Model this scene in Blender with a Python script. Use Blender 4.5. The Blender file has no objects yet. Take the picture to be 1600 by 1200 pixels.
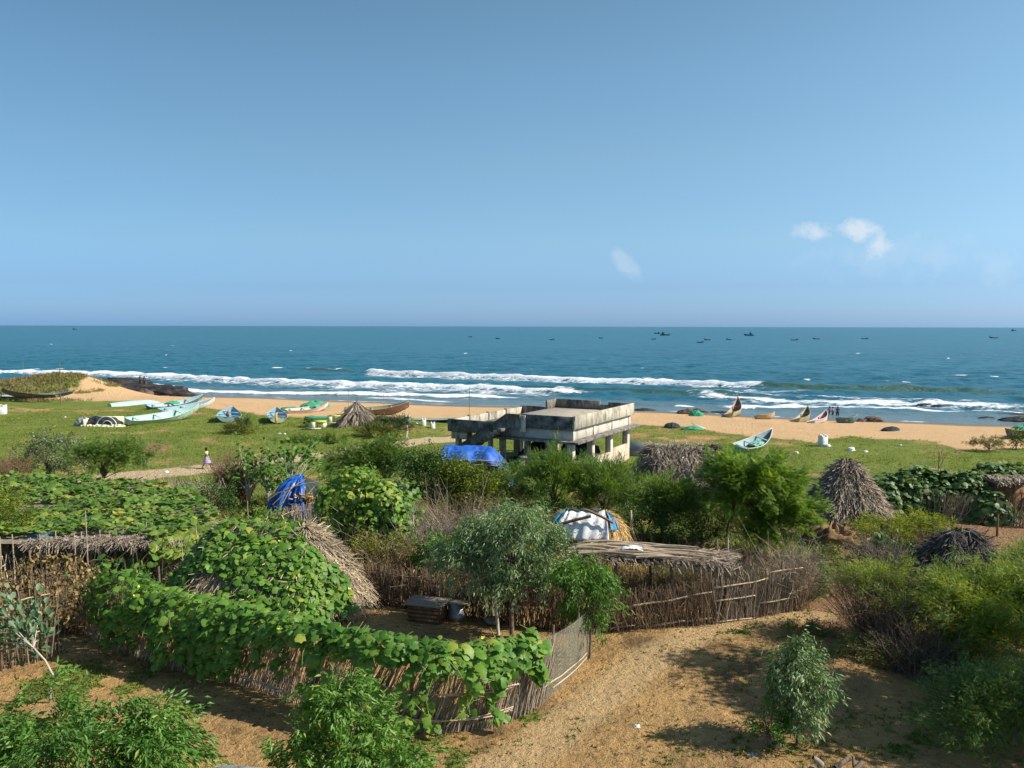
import bpy, math, random
import numpy as np
from mathutils import Vector, Matrix, Euler
R = math.radians
rng = np.random.default_rng(7); random.seed(7)
C = bpy.context.scene.collection
SC = bpy.context.scene

# ------------------------------------------------------------------ camera
F = 1280.0; H = 10.0; PITCH = math.atan(90.0/F); ROLL = R(0.12)
fw = np.array([0, math.cos(PITCH), -math.sin(PITCH)]); upv = np.array([0, math.sin(PITCH), math.cos(PITCH)])
rt = np.array([1.0, 0, 0])
rt2 = math.cos(ROLL)*rt + math.sin(ROLL)*upv; up2 = -math.sin(ROLL)*rt + math.cos(ROLL)*upv
cam = bpy.data.cameras.new('camera'); cam.sensor_width = 36; cam.lens = 36*F/1600; cam.clip_start = .1; cam.clip_end = 90000
co = bpy.data.objects.new('camera', cam); C.objects.link(co)
co.matrix_world = Matrix(((rt2[0], up2[0], -fw[0], 0), (rt2[1], up2[1], -fw[1], 0), (rt2[2], up2[2], -fw[2], H), (0, 0, 0, 1)))
SC.camera = co
# ------------------------------------------------------------------ light
SUN_EL = R(38); SUN_AZ = R(-6)            # azimuth measured from +X towards +Y
EXPOSURE = 0.38
SC.view_settings.view_transform = 'Standard'; SC.view_settings.look = 'None'; SC.view_settings.gamma = 1
SC.view_settings.exposure = EXPOSURE
sl = bpy.data.lights.new('sun', 'SUN'); sl.energy = 5.0; sl.angle = R(0.5); sl.color = (1, .93, .82)
so = bpy.data.objects.new('sun', sl); C.objects.link(so)
sd = Vector((math.cos(SUN_EL)*math.cos(SUN_AZ), math.cos(SUN_EL)*math.sin(SUN_AZ), math.sin(SUN_EL)))
so.rotation_euler = sd.to_track_quat('Z', 'Y').to_euler(); so.location = (60, 0, 60)
W = bpy.data.worlds.new('World'); SC.world = W; W.use_nodes = True
def N(nt, t, **k):
    n = nt.nodes.new(t)
    for a, b in k.items():
        if a.startswith('i_'): n.inputs[a[2:].replace('_', ' ')].default_value = b
        else: setattr(n, a, b)
    return n
def L(nt, a, b): nt.links.new(a, b)
def mth(nt, op, a, b=None, c=None, clamp=False):
    n = nt.nodes.new('ShaderNodeMath'); n.operation = op; n.use_clamp = clamp
    for i, v in enumerate((a, b, c)):
        if v is None: continue
        if isinstance(v, (int, float)): n.inputs[i].default_value = v
        else: nt.links.new(v, n.inputs[i])
    return n.outputs[0]
def mixc(nt, f, a, b, bt='MIX'):
    n = nt.nodes.new('ShaderNodeMix'); n.data_type = 'RGBA'; n.blend_type = bt
    for i, v in ((0, f), (6, a), (7, b)):
        if isinstance(v, (int, float)): n.inputs[i].default_value = v
        elif isinstance(v, tuple): n.inputs[i].default_value = (*v[:3], 1)
        else: nt.links.new(v, n.inputs[i])
    return n.outputs[2]
def ramp(nt, f, stops):
    n = nt.nodes.new('ShaderNodeValToRGB'); e = n.color_ramp.elements
    while len(e) < len(stops): e.new(.5)
    for i, (p, c) in enumerate(stops):
        e[i].position = p; e[i].color = (c, c, c, 1) if isinstance(c, (int, float)) else (*c, 1)
    nt.links.new(f, n.inputs[0]); return n.outputs[0]
nt = W.node_tree; nt.nodes.clear()
sky = N(nt, 'ShaderNodeTexSky'); sky.sky_type = 'NISHITA'; sky.sun_disc = False
sky.sun_elevation = SUN_EL; sky.sun_rotation = math.pi/2 - SUN_AZ
sky.air_density = 1.0; sky.dust_density = .6; sky.ozone_density = 2.2; sky.altitude = 10
tc = N(nt, 'ShaderNodeTexCoord'); sx = N(nt, 'ShaderNodeSeparateXYZ'); L(nt, tc.outputs['Generated'], sx.inputs[0])
az = mth(nt, 'ARCTAN2', sx.outputs[0], sx.outputs[1]); el = mth(nt, 'ARCSINE', sx.outputs[2])
# the hazy air near the horizon is duller and bluer than the clear-air model
grade = ramp(nt, mth(nt, 'DIVIDE', el, 1.2, clamp=True), [(0, (.45, .83, 1.68)), (.012, (.48, .78, 1.47)), (.039, (.49, .74, 1.22)), (.083, (.68, .89, 1.09)), (.164, (.83, 1.02, 1.05)), (.24, (.86, 1.07, 1.06)), (.31, (.84, 1.05, 1.0)), (1, (.85, 1.0, .95))])
skc = mixc(nt, 1.0, mixc(nt, 1.0, sky.outputs[0], grade, 'MULTIPLY'), ramp(nt, mth(nt, 'MULTIPLY_ADD', az, .8, .5, clamp=True), [(0, (.78, .83, .87)), (.5, (.99, .99, .99)), (1, (1.08, 1.04, 1.02))]), 'MULTIPLY')
nz = N(nt, 'ShaderNodeTexNoise', i_Scale=38.0, i_Detail=6.0, i_Roughness=.6); L(nt, tc.outputs['Generated'], nz.inputs['Vector'])
nzf = mth(nt, 'SUBTRACT', nz.outputs[0], .5)
cl = None
for (px, py, rx, ry, tilt, s) in [(1267, 363, 29, 18, 0, .85), (1338, 364, 34, 20, -.15, 1.0), (1364, 384, 25, 24, -.5, .9), (974, 412, 34, 14, -.85, .35), (1455, 405, 60, 20, -.1, .2), (1550, 418, 40, 26, -.4, .22), (1385, 400, 120, 38, 0, .16)]:
    a0 = math.atan((px-800)/F); e0 = math.atan((510-py)/F)*math.cos(a0)
    da = mth(nt, 'SUBTRACT', az, a0); de = mth(nt, 'SUBTRACT', el, e0)
    ct, st = math.cos(tilt), math.sin(tilt)
    u = mth(nt, 'DIVIDE', mth(nt, 'ADD', mth(nt, 'MULTIPLY', da, ct), mth(nt, 'MULTIPLY', de, st)), rx/F)
    v = mth(nt, 'DIVIDE', mth(nt, 'SUBTRACT', mth(nt, 'MULTIPLY', de, ct), mth(nt, 'MULTIPLY', da, st)), ry/F)
    r = mth(nt, 'SQRT', mth(nt, 'ADD', mth(nt, 'MULTIPLY', u, u), mth(nt, 'MULTIPLY', v, v)))
    m = mth(nt, 'ADD', mth(nt, 'SUBTRACT', 1.0, r), mth(nt, 'MULTIPLY', nzf, 2.6))
    m = mth(nt, 'MULTIPLY', ramp(nt, m, [(.05, 0.0), (.75, 1.0)]), s)
    cl = m if cl is None else mth(nt, 'MAXIMUM', cl, m)
skc = mixc(nt, mth(nt, 'MULTIPLY', cl, .8), skc, (5.6, 6.2, 6.9))
bg = N(nt, 'ShaderNodeBackground'); L(nt, skc, bg.inputs[0]); bg.inputs[1].default_value = .102
wo = N(nt, 'ShaderNodeOutputWorld'); L(nt, bg.outputs[0], wo.inputs[0])

# ------------------------------------------------------------------ noise / terrain maths
def _h(i, j, s):
    n = (i*374761393 + j*668265263 + s*1442695041) & 0xffffffff
    n = ((n ^ (n >> 13))*1274126177) & 0xffffffff
    return ((n ^ (n >> 16)) & 0xffff)/65535.0
def vn(x, y, s=0):
    x = np.asarray(x, float); y = np.asarray(y, float)
    i = np.floor(x).astype(np.int64); j = np.floor(y).astype(np.int64); a = x-i; b = y-j
    a = a*a*(3-2*a); b = b*b*(3-2*b)
    return (_h(i, j, s)*(1-a)+_h(i+1, j, s)*a)*(1-b)+(_h(i, j+1, s)*(1-a)+_h(i+1, j+1, s)*a)*b
def fbm(x, y, s=0, o=4):
    r = 0; w = .5; t = 0
    for k in range(o):
        r = r+w*vn(np.asarray(x)*2**k+17*k, np.asarray(y)*2**k, s+k); t += w; w *= .5
    return r/t
def ray(px, py):
    d = (px-800)/F*rt2 + (600-py)/F*up2 + fw
    return d
WL = -1.2
def atz(px, py, z=0.0):
    d = ray(px, py); k = (z-H)/d[2]; return np.array([d[0]*k, d[1]*k, z])
def projz(x, y, z=0.0):
    p = np.stack([x, y, np.zeros_like(x)+z-H], -1)
    w = p@fw; return 800+F*(p@rt2)/w, 600-F*(p@up2)/w
_cp = np.array([atz(a, b, WL)[:2] for a, b in [(-150, 601), (0, 607), (150, 612), (350, 620.5), (750, 634), (990, 643), (1300, 655), (1600, 666), (1750, 671)]])
_cx = np.concatenate([[-400], _cp[:, 0], [400]]); _cy = np.concatenate([[_cp[0, 1]+90], _cp[:, 1], [_cp[-1, 1]-90]])
def yc(x): return np.interp(x, _cx, _cy) + .7*np.sin(np.asarray(x)*.12)+.4*np.sin(np.asarray(x)*.31+1)
def sst(a, b, x):
    t = np.clip((x-a)/(b-a), 0, 1); return t*t*(3-2*t)
def gau(x, y, cx, cy, sx_, sy_): return np.exp(-((x-cx)/sx_)**2-((y-cy)/sy_)**2)
def zg(x, y):
    x = np.asarray(x, float); y = np.asarray(y, float)
    t = (y-yc(x))*.94
    land = -1.2+1.2*sst(0, 20, -t)
    z = np.where(t > 0, -1.2-.09*np.minimum(t, 40), land)
    far = sst(38, 55, y)*(1-sst(-16, -6, t))
    z = z+far*(.55*(fbm(x/9, y/9, 3)-.5)+.16*(fbm(x/2.2, y/2.2, 5)-.5))
    z = z+(1-sst(35, 50, y))*(.18*(fbm(x/5, y/5, 8)-.5)+.07*(fbm(x/1.1, y/1.1, 9)-.5))
    z = z+2.5*gau(x, y, -64, 119, 6.5, 5)+1.7*gau(x, y, -74, 119, 9, 5)+.5*gau(x, y, -57, 119, 6, 4)
    z = z+.9*gau(x, y, -13, 80, 5, 5)+.5*gau(x, y, -35, 63, 5, 4)+.35*gau(x, y, -28, 70, 4, 3)+.4*gau(x, y, -47, 62, 6, 4)
    z = z+.35*gau(x, y, 9.6, 23.2, 1.2, 1.0)
    return z
def at(px, py):
    d = ray(px, py); z = 0.0
    for _ in range(25):
        k = (z-H)/d[2]; z = .5*z+.5*float(zg(d[0]*k, d[1]*k))
    return Vector((d[0]*k, d[1]*k, z))
def G(x, y): return float(zg(x, y))

# ------------------------------------------------------------------ mesh building
ORG = {}
class MB:
    def __init__(s): s.V = []; s.Fc = {}; s.n = 0
    def add(s, v, f, c=.5):
        v = np.asarray(v, float).reshape(-1, 3); f = np.asarray(f, np.int64)
        c = np.broadcast_to(np.asarray(c, float), (len(f),))
        s.Fc.setdefault(f.shape[1], []).append((f+s.n, c)); s.V.append(v); s.n += len(v); return s
    def box(s, c, size, rz=0, v=.5, rx=0, ry=0):
        q = np.array([[a, b, d] for a in (-.5, .5) for b in (-.5, .5) for d in (-.5, .5)])*np.array(size)
        if rz or rx or ry: q = q@np.array(Euler((rx, ry, rz)).to_matrix()).T
        s.add(q+np.array(c), [[0, 1, 3, 2], [4, 6, 7, 5], [0, 4, 5, 1], [2, 3, 7, 6], [0, 2, 6, 4], [1, 5, 7, 3]], v); return s
    def tube(s, pts, rad, n=6, v=.5, cap=True):
        p = np.asarray([tuple(q) for q in pts], float); m = len(p)
        r = np.broadcast_to(np.asarray(rad, float), (m,))
        t = np.gradient(p, axis=0); t /= np.linalg.norm(t, axis=1)[:, None]+1e-9
        a = np.cross(t, np.array([.31, .17, .93])); a /= np.linalg.norm(a, axis=1)[:, None]+1e-9; b = np.cross(t, a)
        th = np.linspace(0, 2*np.pi, n, endpoint=False)
        V = p[:, None]+r[:, None, None]*(np.cos(th)[None, :, None]*a[:, None]+np.sin(th)[None, :, None]*b[:, None])
        f = [[i*n+k, i*n+(k+1) % n, (i+1)*n+(k+1) % n, (i+1)*n+k] for i in range(m-1) for k in range(n)]
        s.add(V, f, v)
        if cap and n == 4: s.add(np.zeros((0, 3)), [[-1-k-0 for k in range(4)]], v)
        elif cap:
            base = s.n-m*n; s.Fc.setdefault(n, []).append((np.array([[base+(m-1)*n+k for k in range(n)], [base+k for k in range(n)][::-1]]), np.array([v, v], float)))
        return s
    def sticks(s, P0, P1, r0, r1=None, v=.5):
        P0 = np.asarray(P0, float); P1 = np.asarray(P1, float); n = len(P0)
        if n == 0: return s
        r0 = np.broadcast_to(r0, (n,)); r1 = r0*.6 if r1 is None else np.broadcast_to(r1, (n,))
        t = P1-P0; t = t/(np.linalg.norm(t, axis=1)[:, None]+1e-9)
        a = np.cross(t, np.array([.37, .81, .22])); a /= np.linalg.norm(a, axis=1)[:, None]+1e-9; b = np.cross(t, a)
        V = []
        for P, r in ((P0, r0), (P1, r1)):
            for k in range(3):
                th = k*2*np.pi/3; V.append(P+r[:, None]*(math.cos(th)*a+math.sin(th)*b))
        V = np.stack(V, 1); i = np.arange(n)[:, None]*6
        c = np.broadcast_to(v, (n,))
        f = np.concatenate([i+np.array([[k, (k+1) % 3, 3+(k+1) % 3, 3+k]]) for k in range(3)]); s.add(V, f, np.tile(c, 3)); return s
    def quadgrid(s, P, v=.5, close=False):
        a, b = P.shape[:2]; i = np.arange(a*b).reshape(a, b)
        if close: i = np.concatenate([i, i[:, :1]], 1)
        f = np.stack([i[:-1, :-1], i[:-1, 1:], i[1:, 1:], i[1:, :-1]], -1).reshape(-1, 4)
        s.add(P.reshape(-1, 3), f, v); return s
    def leaves(s, P, D, Nn, Ln, Wd, tpl, v=.5):
        pts, fc = tpl; n = len(P)
        if n == 0: return s
        D = D/(np.linalg.norm(D, axis=1)[:, None]+1e-9); S = np.cross(D, Nn); S /= np.linalg.norm(S, axis=1)[:, None]+1e-9; U = np.cross(S, D)
        Ln = np.broadcast_to(Ln, (n,))[:, None, None]; Wd = np.broadcast_to(Wd, (n,))[:, None, None]
        q = P[:, None]+Ln*pts[None, :, 0:1]*D[:, None]+Wd*pts[None, :, 1:2]*S[:, None]+Ln*pts[None, :, 2:3]*U[:, None]
        f = (np.arange(n)[:, None, None]*len(pts)+fc[None]).reshape(-1, fc.shape[1])
        s.add(q, f, np.repeat(np.broadcast_to(v, (n,)), len(fc))); return s
    def build(s, name, mat, parent=None, org=None, smooth=False, local=False):
        V = np.concatenate(s.V) if s.V else np.zeros((0, 3))
        o_ = np.zeros(3)
        if parent is not None: o_ = ORG.get(parent, np.zeros(3))
        elif org is not None: o_ = np.array(tuple(org), float)
        me = bpy.data.meshes.new(name); me.vertices.add(len(V)); me.vertices.foreach_set('co', (V if local else V-o_).astype(np.float32).ravel())
        fl = []; ls = []; lt = []; cv = []; pos = 0
        for k, lst in s.Fc.items():
            f = np.concatenate([a for a, _ in lst]); c = np.concatenate([b for _, b in lst])
            fl.append(f.ravel()); ls.append(pos+np.arange(len(f))*k); lt.append(np.full(len(f), k)); cv.append(c); pos += f.size
        if fl:
            fl = np.concatenate(fl); me.loops.add(len(fl)); me.loops.foreach_set('vertex_index', fl.astype(np.int32))
            ls = np.concatenate(ls); me.polygons.add(len(ls)); me.polygons.foreach_set('loop_start', ls.astype(np.int32))
            me.polygons.foreach_set('loop_total', np.concatenate(lt).astype(np.int32))
            me.update(calc_edges=True)
            a = me.attributes.new('v', 'FLOAT', 'FACE'); a.data.foreach_set('value', np.concatenate(cv).astype(np.float32))
            if smooth: me.polygons.foreach_set('use_smooth', np.ones(len(ls), bool))
        if mat: me.materials.append(mat)
        o = bpy.data.objects.new(name, me); C.objects.link(o)
        if parent is not None: o.parent = parent; ORG[o] = o_
        else: o.location = o_; ORG[o] = o_
        return o
def tag(o, label=None, cat=None, group=None, kind=None):
    for k, x in (('label', label), ('category', cat), ('group', group), ('kind', kind)):
        if x: o[k] = x
    return o
def thing(name, loc, label, cat, group=None, rz=0, rot=None):
    o = bpy.data.objects.new(name, None); C.objects.link(o); o.location = tuple(loc); o.empty_display_size = .2
    o.rotation_euler = rot if rot else (0, 0, rz); ORG[o] = np.array(tuple(loc), float)
    return tag(o, label, cat, group)
def copy_tree(o, parent=None):
    c = o.copy(); C.objects.link(c)
    if parent: c.parent = parent
    for ch in list(o.children): copy_tree(ch, c)
    return c
def U(a, b, n=None): return rng.uniform(a, b, n)
def rdir(n):
    v = rng.normal(size=(n, 3)); return v/np.linalg.norm(v, axis=1)[:, None]
LANCE = (np.array([[0, 0, 0], [.4, .5, .07], [1, 0, -.12], [.4, -.5, .07]]), np.array([[0, 1, 2], [0, 2, 3]]))
OVAL = (np.array([[0, 0, 0], [.3, .45, .05], [.72, .38, .03], [1, 0, -.08], [.72, -.38, .03], [.3, -.45, .05]]), np.array([[0, 1, 2, 3], [0, 3, 4, 5]]))
_b = [(.35, 0, 0)]
for a, r in [(0, .72), (24, .55), (48, .66), (75, .52), (105, .6), (140, .5), (-140, .5), (-105, .6), (-75, .52), (-48, .66), (-24, .55)]:
    _b.append((.35+r*.95*math.cos(R(a)), r*math.sin(R(a)), -.10-.06*(r > .58)))
BROAD = (np.array(_b), np.array([[0, i, i % 11+1] for i in range(1, 12)]))
_p = []; _f = []
for i in range(8):
    x = .1+.9*i/8; w = .5*math.sin(math.pi*(.18+.74*i/8))
    for sg in (1, -1):
        k = len(_p); _p += [(x-.02, 0, -.1*x*x), (x+.035, 0, -.1*x*x), (x+.085, sg*w, -.1*x*x-.05), (x+.02, sg*w*.85, -.1*x*x-.04)]; _f.append([k, k+1, k+2, k+3])
FROND = (np.array(_p), np.array(_f))
BLADE = (np.array([[0, .5, 0], [0, -.5, 0], [.6, -.3, .04], [1, 0, -.05], [.6, .3, .04]]), np.array([[0, 1, 2, 3, 4]]))
STRIP = (np.array([[0, .5, 0], [0, -.5, 0], [1, -.35, .02], [1, .35, .02]]), np.array([[0, 1, 2, 3]]))

# ------------------------------------------------------------------ materials
def newmat(name):
    m = bpy.data.materials.new(name); m.use_nodes = True; nt = m.node_tree; nt.nodes.clear()
    out = N(nt, 'ShaderNodeOutputMaterial'); return m, nt, out
def attr(nt, name='v'):
    a = N(nt, 'ShaderNodeAttribute'); a.attribute_name = name; return a
def leafmat(name, dark, mid, light, trans=.3, rough=.5, spec=.35):
    m, nt, out = newmat(name); a = attr(nt)
    col = ramp(nt, a.outputs['Fac'], [(0, dark), (.5, mid), (.92, light), (.97, (light[0]*1.5, light[1]*1.1, light[2]))])
    oi = N(nt, 'ShaderNodeTexNoise', i_Scale=.9, i_Detail=2.0); g = N(nt, 'ShaderNodeNewGeometry'); L(nt, g.outputs['Position'], oi.inputs['Vector'])
    col = mixc(nt, 1.0, col, ramp(nt, oi.outputs[0], [(.3, (.72, .78, .7)), (.7, (1.25, 1.15, 1.1))]), 'MULTIPLY')
    p = N(nt, 'ShaderNodeBsdfPrincipled', i_Roughness=rough); p.inputs['Specular IOR Level'].default_value = spec; L(nt, col, p.inputs['Base Color'])
    t = N(nt, 'ShaderNodeBsdfTranslucent'); L(nt, mixc(nt, 1.0, col, (1.5, 1.5, .7), 'MULTIPLY'), t.inputs[0])
    mx = N(nt, 'ShaderNodeMixShader', i_Fac=trans); L(nt, p.outputs[0], mx.inputs[1]); L(nt, t.outputs[0], mx.inputs[2]); L(nt, mx.outputs[0], out.inputs[0])
    return m
def rough_mat(name, c1, c2, scale=4., rough=.85, bump=.3, bscale=None, v_amt=.5, stain=None, sscale=1.2, slo=.5, shi=.65, spec=.25, metallic=0, drip=1.6):
    m, nt, out = newmat(name); tc = N(nt, 'ShaderNodeTexCoord')
    n1 = N(nt, 'ShaderNodeTexNoise', i_Scale=scale, i_Detail=6.0, i_Roughness=.65); L(nt, tc.outputs['Object'], n1.inputs['Vector'])
    col = mixc(nt, ramp(nt, n1.outputs[0], [(.32, 0.0), (.68, 1.0)]), c1, c2)
    if stain:
        n2 = N(nt, 'ShaderNodeTexNoise', i_Scale=sscale, i_Detail=9.0, i_Roughness=.72); mpz = N(nt, 'ShaderNodeMapping'); mpz.inputs['Scale'].default_value = (1.6, 1.6, drip); L(nt, tc.outputs['Object'], mpz.inputs['Vector']); L(nt, mpz.outputs[0], n2.inputs['Vector'])
        col = mixc(nt, ramp(nt, n2.outputs[0], [(slo, 0.0), (shi, 1.0)]), col, stain)
    if v_amt:
        a = attr(nt); col = mixc(nt, v_amt, col, mixc(nt, 1.0, col, ramp(nt, a.outputs['Fac'], [(0, .35), (.5, 1.0), (1, 1.9)]), 'MULTIPLY'))
    p = N(nt, 'ShaderNodeBsdfPrincipled', i_Roughness=rough); p.inputs['Specular IOR Level'].default_value = spec; p.inputs['Metallic'].default_value = metallic
    L(nt, col, p.inputs['Base Color'])
    if bump:
        nb = N(nt, 'ShaderNodeTexNoise', i_Scale=bscale or scale*5, i_Detail=6.0, i_Roughness=.7); L(nt, tc.outputs['Object'], nb.inputs['Vector'])
        b = N(nt, 'ShaderNodeBump', i_Strength=bump, i_Distance=.03); L(nt, nb.outputs[0], b.inputs['Height']); L(nt, b.outputs[0], p.inputs['Normal'])
    L(nt, p.outputs[0], out.inputs[0]); return m
M = {}
M['gourd'] = leafmat('gourd_leaf', (.05, .135, .02), (.105, .25, .036), (.23, .36, .065), .33)
M['gourd2'] = leafmat('far_gourd_leaf', (.055, .125, .022), (.12, .235, .038), (.29, .35, .075), .28)
M['dkgourd'] = leafmat('dark_gourd_leaf', (.035, .085, .022), (.075, .155, .04), (.19, .27, .11), .2)
M['neem'] = leafmat('bush_leaf', (.05, .13, .022), (.105, .235, .038), (.21, .36, .08), .33, .4)
M['euc'] = leafmat('eucalyptus_leaf', (.07, .15, .045), (.155, .26, .10), (.34, .44, .26), .25, .42, .5)
M['mesq'] = leafmat('mesquite_leaf', (.06, .11, .014), (.135, .21, .022), (.27, .36, .045), .35)
M['moringa'] = leafmat('moringa_leaf', (.07, .15, .02), (.14, .25, .032), (.26, .38, .05), .38)
M['casu'] = leafmat('feathery_leaf', (.06, .125, .022), (.13, .22, .04), (.23, .33, .07), .33)
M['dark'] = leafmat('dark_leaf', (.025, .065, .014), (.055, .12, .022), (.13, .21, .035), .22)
M['ylw'] = leafmat('olive_leaf', (.055, .09, .012), (.13, .18, .02), (.30, .33, .04), .3)
M['silver'] = leafmat('silvery_leaf', (.07, .11, .05), (.13, .18, .09), (.30, .35, .24), .15)
M['weed'] = leafmat('weed_leaf', (.08, .11, .025), (.15, .18, .04), (.28, .27, .08), .25)
M['cal'] = leafmat('milkweed_leaf', (.07, .13, .06), (.11, .2, .1), (.24, .33, .22), .2)
M['dryleaf'] = leafmat('dry_leaf', (.12, .08, .035), (.26, .18, .08), (.5, .38, .19), .15, .8, .1)
M['grass'] = leafmat('grass_blade', (.13, .175, .025), (.205, .27, .04), (.32, .36, .07), .35, .6, .2)
M['drygrass'] = leafmat('dry_grass_blade', (.13, .10, .04), (.26, .21, .10), (.42, .36, .2), .15, .8, .1)
M['stick'] = rough_mat('dry_stick', (.16, .105, .065), (.27, .195, .13), 6, v_amt=.9, bump=.2)
M['stickgrey'] = rough_mat('weathered_stick', (.31, .245, .18), (.48, .39, .29), 6, v_amt=.9, bump=.2)
M['rail'] = rough_mat('stripped_pole', (.42, .32, .22), (.58, .46, .32), 8, v_amt=.4)
M['bark'] = rough_mat('bark', (.13, .095, .065), (.24, .18, .13), 9, v_amt=.4, bump=.5)
M['palebark'] = rough_mat('pale_bark', (.42, .38, .29), (.55, .5, .4), 9, v_amt=.4, bump=.4)
M['twig'] = rough_mat('grey_twig', (.22, .18, .14), (.34, .29, .23), 9, v_amt=.6, bump=0)
M['vine'] = rough_mat('vine_stem', (.18, .26, .07), (.3, .34, .12), 9, v_amt=.6, bump=0)
M['thatch'] = rough_mat('old_thatch', (.20, .155, .115), (.36, .29, .22), 5, v_amt=1, bump=.2)
M['thatchpale'] = rough_mat('pale_thatch', (.30, .23, .15), (.48, .385, .26), 5, v_amt=1, bump=.2)
M['thatchdark'] = rough_mat('black_thatch', (.07, .06, .055), (.14, .125, .115), 5, v_amt=1, bump=.2)
M['hay'] = rough_mat('hay', (.38, .24, .09), (.55, .38, .16), 6, v_amt=1, bump=.2)
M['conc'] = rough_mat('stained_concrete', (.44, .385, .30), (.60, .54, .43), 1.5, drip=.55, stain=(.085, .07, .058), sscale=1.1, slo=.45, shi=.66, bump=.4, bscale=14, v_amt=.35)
M['concdark'] = rough_mat('dark_stained_concrete', (.2, .18, .155), (.35, .315, .265), 2.2, drip=.6, stain=(.05, .048, .045), sscale=1.3, slo=.40, shi=.62, bump=.5, bscale=14, v_amt=.2)  # darker concrete with near-black blotches
M['plaster'] = rough_mat('cream_plaster', (.56, .485, .41), (.70, .63, .54), 2, drip=.5, stain=(.17, .13, .095), sscale=1.0, slo=.52, shi=.70, bump=.25, bscale=12, v_amt=.2)
M['reed'] = rough_mat('grey_reed', (.36, .34, .25), (.50, .47, .36), 6, v_amt=.8, bump=.1)
M['tanwall'] = rough_mat('stained_tan_wall', (.52, .42, .30), (.66, .55, .42), 1.6, drip=.6, stain=(.34, .19, .08), sscale=.8, slo=.5, shi=.7, bump=.3, bscale=12, v_amt=.2)
M['slab'] = rough_mat('pale_cement', (.40, .34, .26), (.53, .46, .36), 1.2, stain=(.28, .25, .18), sscale=1.5, bump=.2, v_amt=.2)
M['rock'] = rough_mat('wet_black_rock', (.02, .018, .017), (.055, .045, .04), 1.4, rough=.55, bump=.8, bscale=5, v_amt=.3)
M['redrock'] = rough_mat('brown_rock', (.10, .065, .05), (.17, .11, .085), 1.4, rough=.6, bump=.8, bscale=5, v_amt=.3)
M['mud'] = rough_mat('red_mud', (.20, .115, .06), (.30, .18, .095), 4, bump=.8, v_amt=.3)
M['tarp'] = rough_mat('blue_tarpaulin', (.015, .09, .36), (.03, .13, .48), 3, rough=.38, bump=.2, v_amt=.3, spec=.5)
M['tarplt'] = rough_mat('bright_blue_tarpaulin', (.012, .09, .42), (.02, .13, .5), 3, rough=.6, bump=.2, v_amt=.3, spec=.5)
M['blacktarp'] = rough_mat('black_sheet', (.025, .028, .032), (.05, .055, .06), 3, rough=.55, bump=.3, v_amt=.3)
M['greysheet'] = rough_mat('grey_sheet', (.2, .215, .21), (.3, .31, .3), 3, rough=.6, bump=.3, v_amt=.3)
M['whitecloth'] = rough_mat('white_cloth', (.68, .68, .68), (.8, .8, .8), 3, rough=.8, bump=.3, v_amt=.2)
M['tealcloth'] = rough_mat('teal_cloth', (.03, .17, .22), (.06, .25, .31), 3, rough=.8, bump=.3, v_amt=.2)
M['bluecloth'] = rough_mat('faded_blue_cloth', (.08, .25, .40), (.13, .32, .47), 3, rough=.8, bump=.3, v_amt=.2)
M['net'] = rough_mat('green_net', (.035, .26, .14), (.07, .38, .22), 14, rough=.9, bump=.6, bscale=40, v_amt=.4)
M['netdk'] = rough_mat('dark_net', (.03, .05, .05), (.07, .08, .075), 14, rough=.9, bump=.6, bscale=40, v_amt=.4)
M['white'] = rough_mat('white_paint', (.72, .72, .7), (.82, .82, .8), 3, rough=.6, bump=.1, v_amt=.2)
M['cream'] = rough_mat('cream_paint', (.68, .63, .42), (.78, .73, .52), 3, rough=.7, bump=.1, v_amt=.2)
M['lime'] = rough_mat('yellow_green_paint', (.5, .6, .05), (.6, .68, .1), 3, rough=.6, bump=.1, v_amt=.2)
M['wood'] = rough_mat('grey_wood', (.23, .185, .145), (.36, .3, .24), 9, v_amt=.4, bump=.3)
M['brownwood'] = rough_mat('brown_wood', (.15, .085, .05), (.25, .15, .095), 6, v_amt=.4, bump=.3, stain=(.4, .36, .3), sscale=2., slo=.6, shi=.7)
M['metal'] = rough_mat('dull_metal', (.25, .25, .25), (.35, .35, .34), 8, rough=.45, v_amt=.3, bump=.1, metallic=.7)
M['rust'] = rough_mat('rusty_metal', (.19, .065, .035), (.3, .11, .06), 9, v_amt=.3)
M['black'] = rough_mat('black_rubber', (.02, .02, .02), (.035, .035, .035), 8, rough=.6, v_amt=0, bump=0)
M['orange'] = rough_mat('orange_rope', (.5, .24, .04), (.65, .34, .07), 9, v_amt=.3)
def paint(name, c, worn=(.4, .37, .3), lo=.56, hi=.66):
    return rough_mat(name, tuple(.85*q for q in c), c, 3, rough=.55, bump=.15, v_amt=.2, stain=worn, sscale=2.2, slo=lo, shi=hi)
M['aqua'] = paint('aqua_paint', (.42, .64, .58), (.36, .34, .26), .5, .64); M['turq'] = paint('turquoise_paint', (.07, .38, .29), (.34, .42, .33), .46, .62); M['bluep'] = paint('blue_paint', (.17, .35, .46), (.36, .36, .32), .5, .64); M['bluedk'] = paint('dark_blue_paint', (.05, .17, .22))
M['pale'] = paint('pale_green_paint', (.50, .62, .50), (.30, .16, .08), .5, .64); M['whitep'] = paint('worn_white_paint', (.68, .66, .62), (.35, .2, .14))
M['yel'] = paint('yellow_paint', (.6, .45, .08), (.2, .15, .06)); M['pink'] = paint('pink_paint', (.66, .36, .36)); M['khaki'] = paint('khaki_paint', (.36, .35, .20), (.5, .5, .42))
M['tan'] = paint('tan_paint', (.46, .36, .24), (.2, .16, .1)); M['brownp'] = paint('brown_paint', (.2, .11, .075), (.35, .3, .22)); M['ltblue'] = paint('light_blue_paint', (.33, .48, .52), (.42, .4, .33), .48, .62)
M['skin'] = rough_mat('skin', (.14, .07, .045), (.18, .09, .055), 5, rough=.6, v_amt=0, bump=0)
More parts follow.
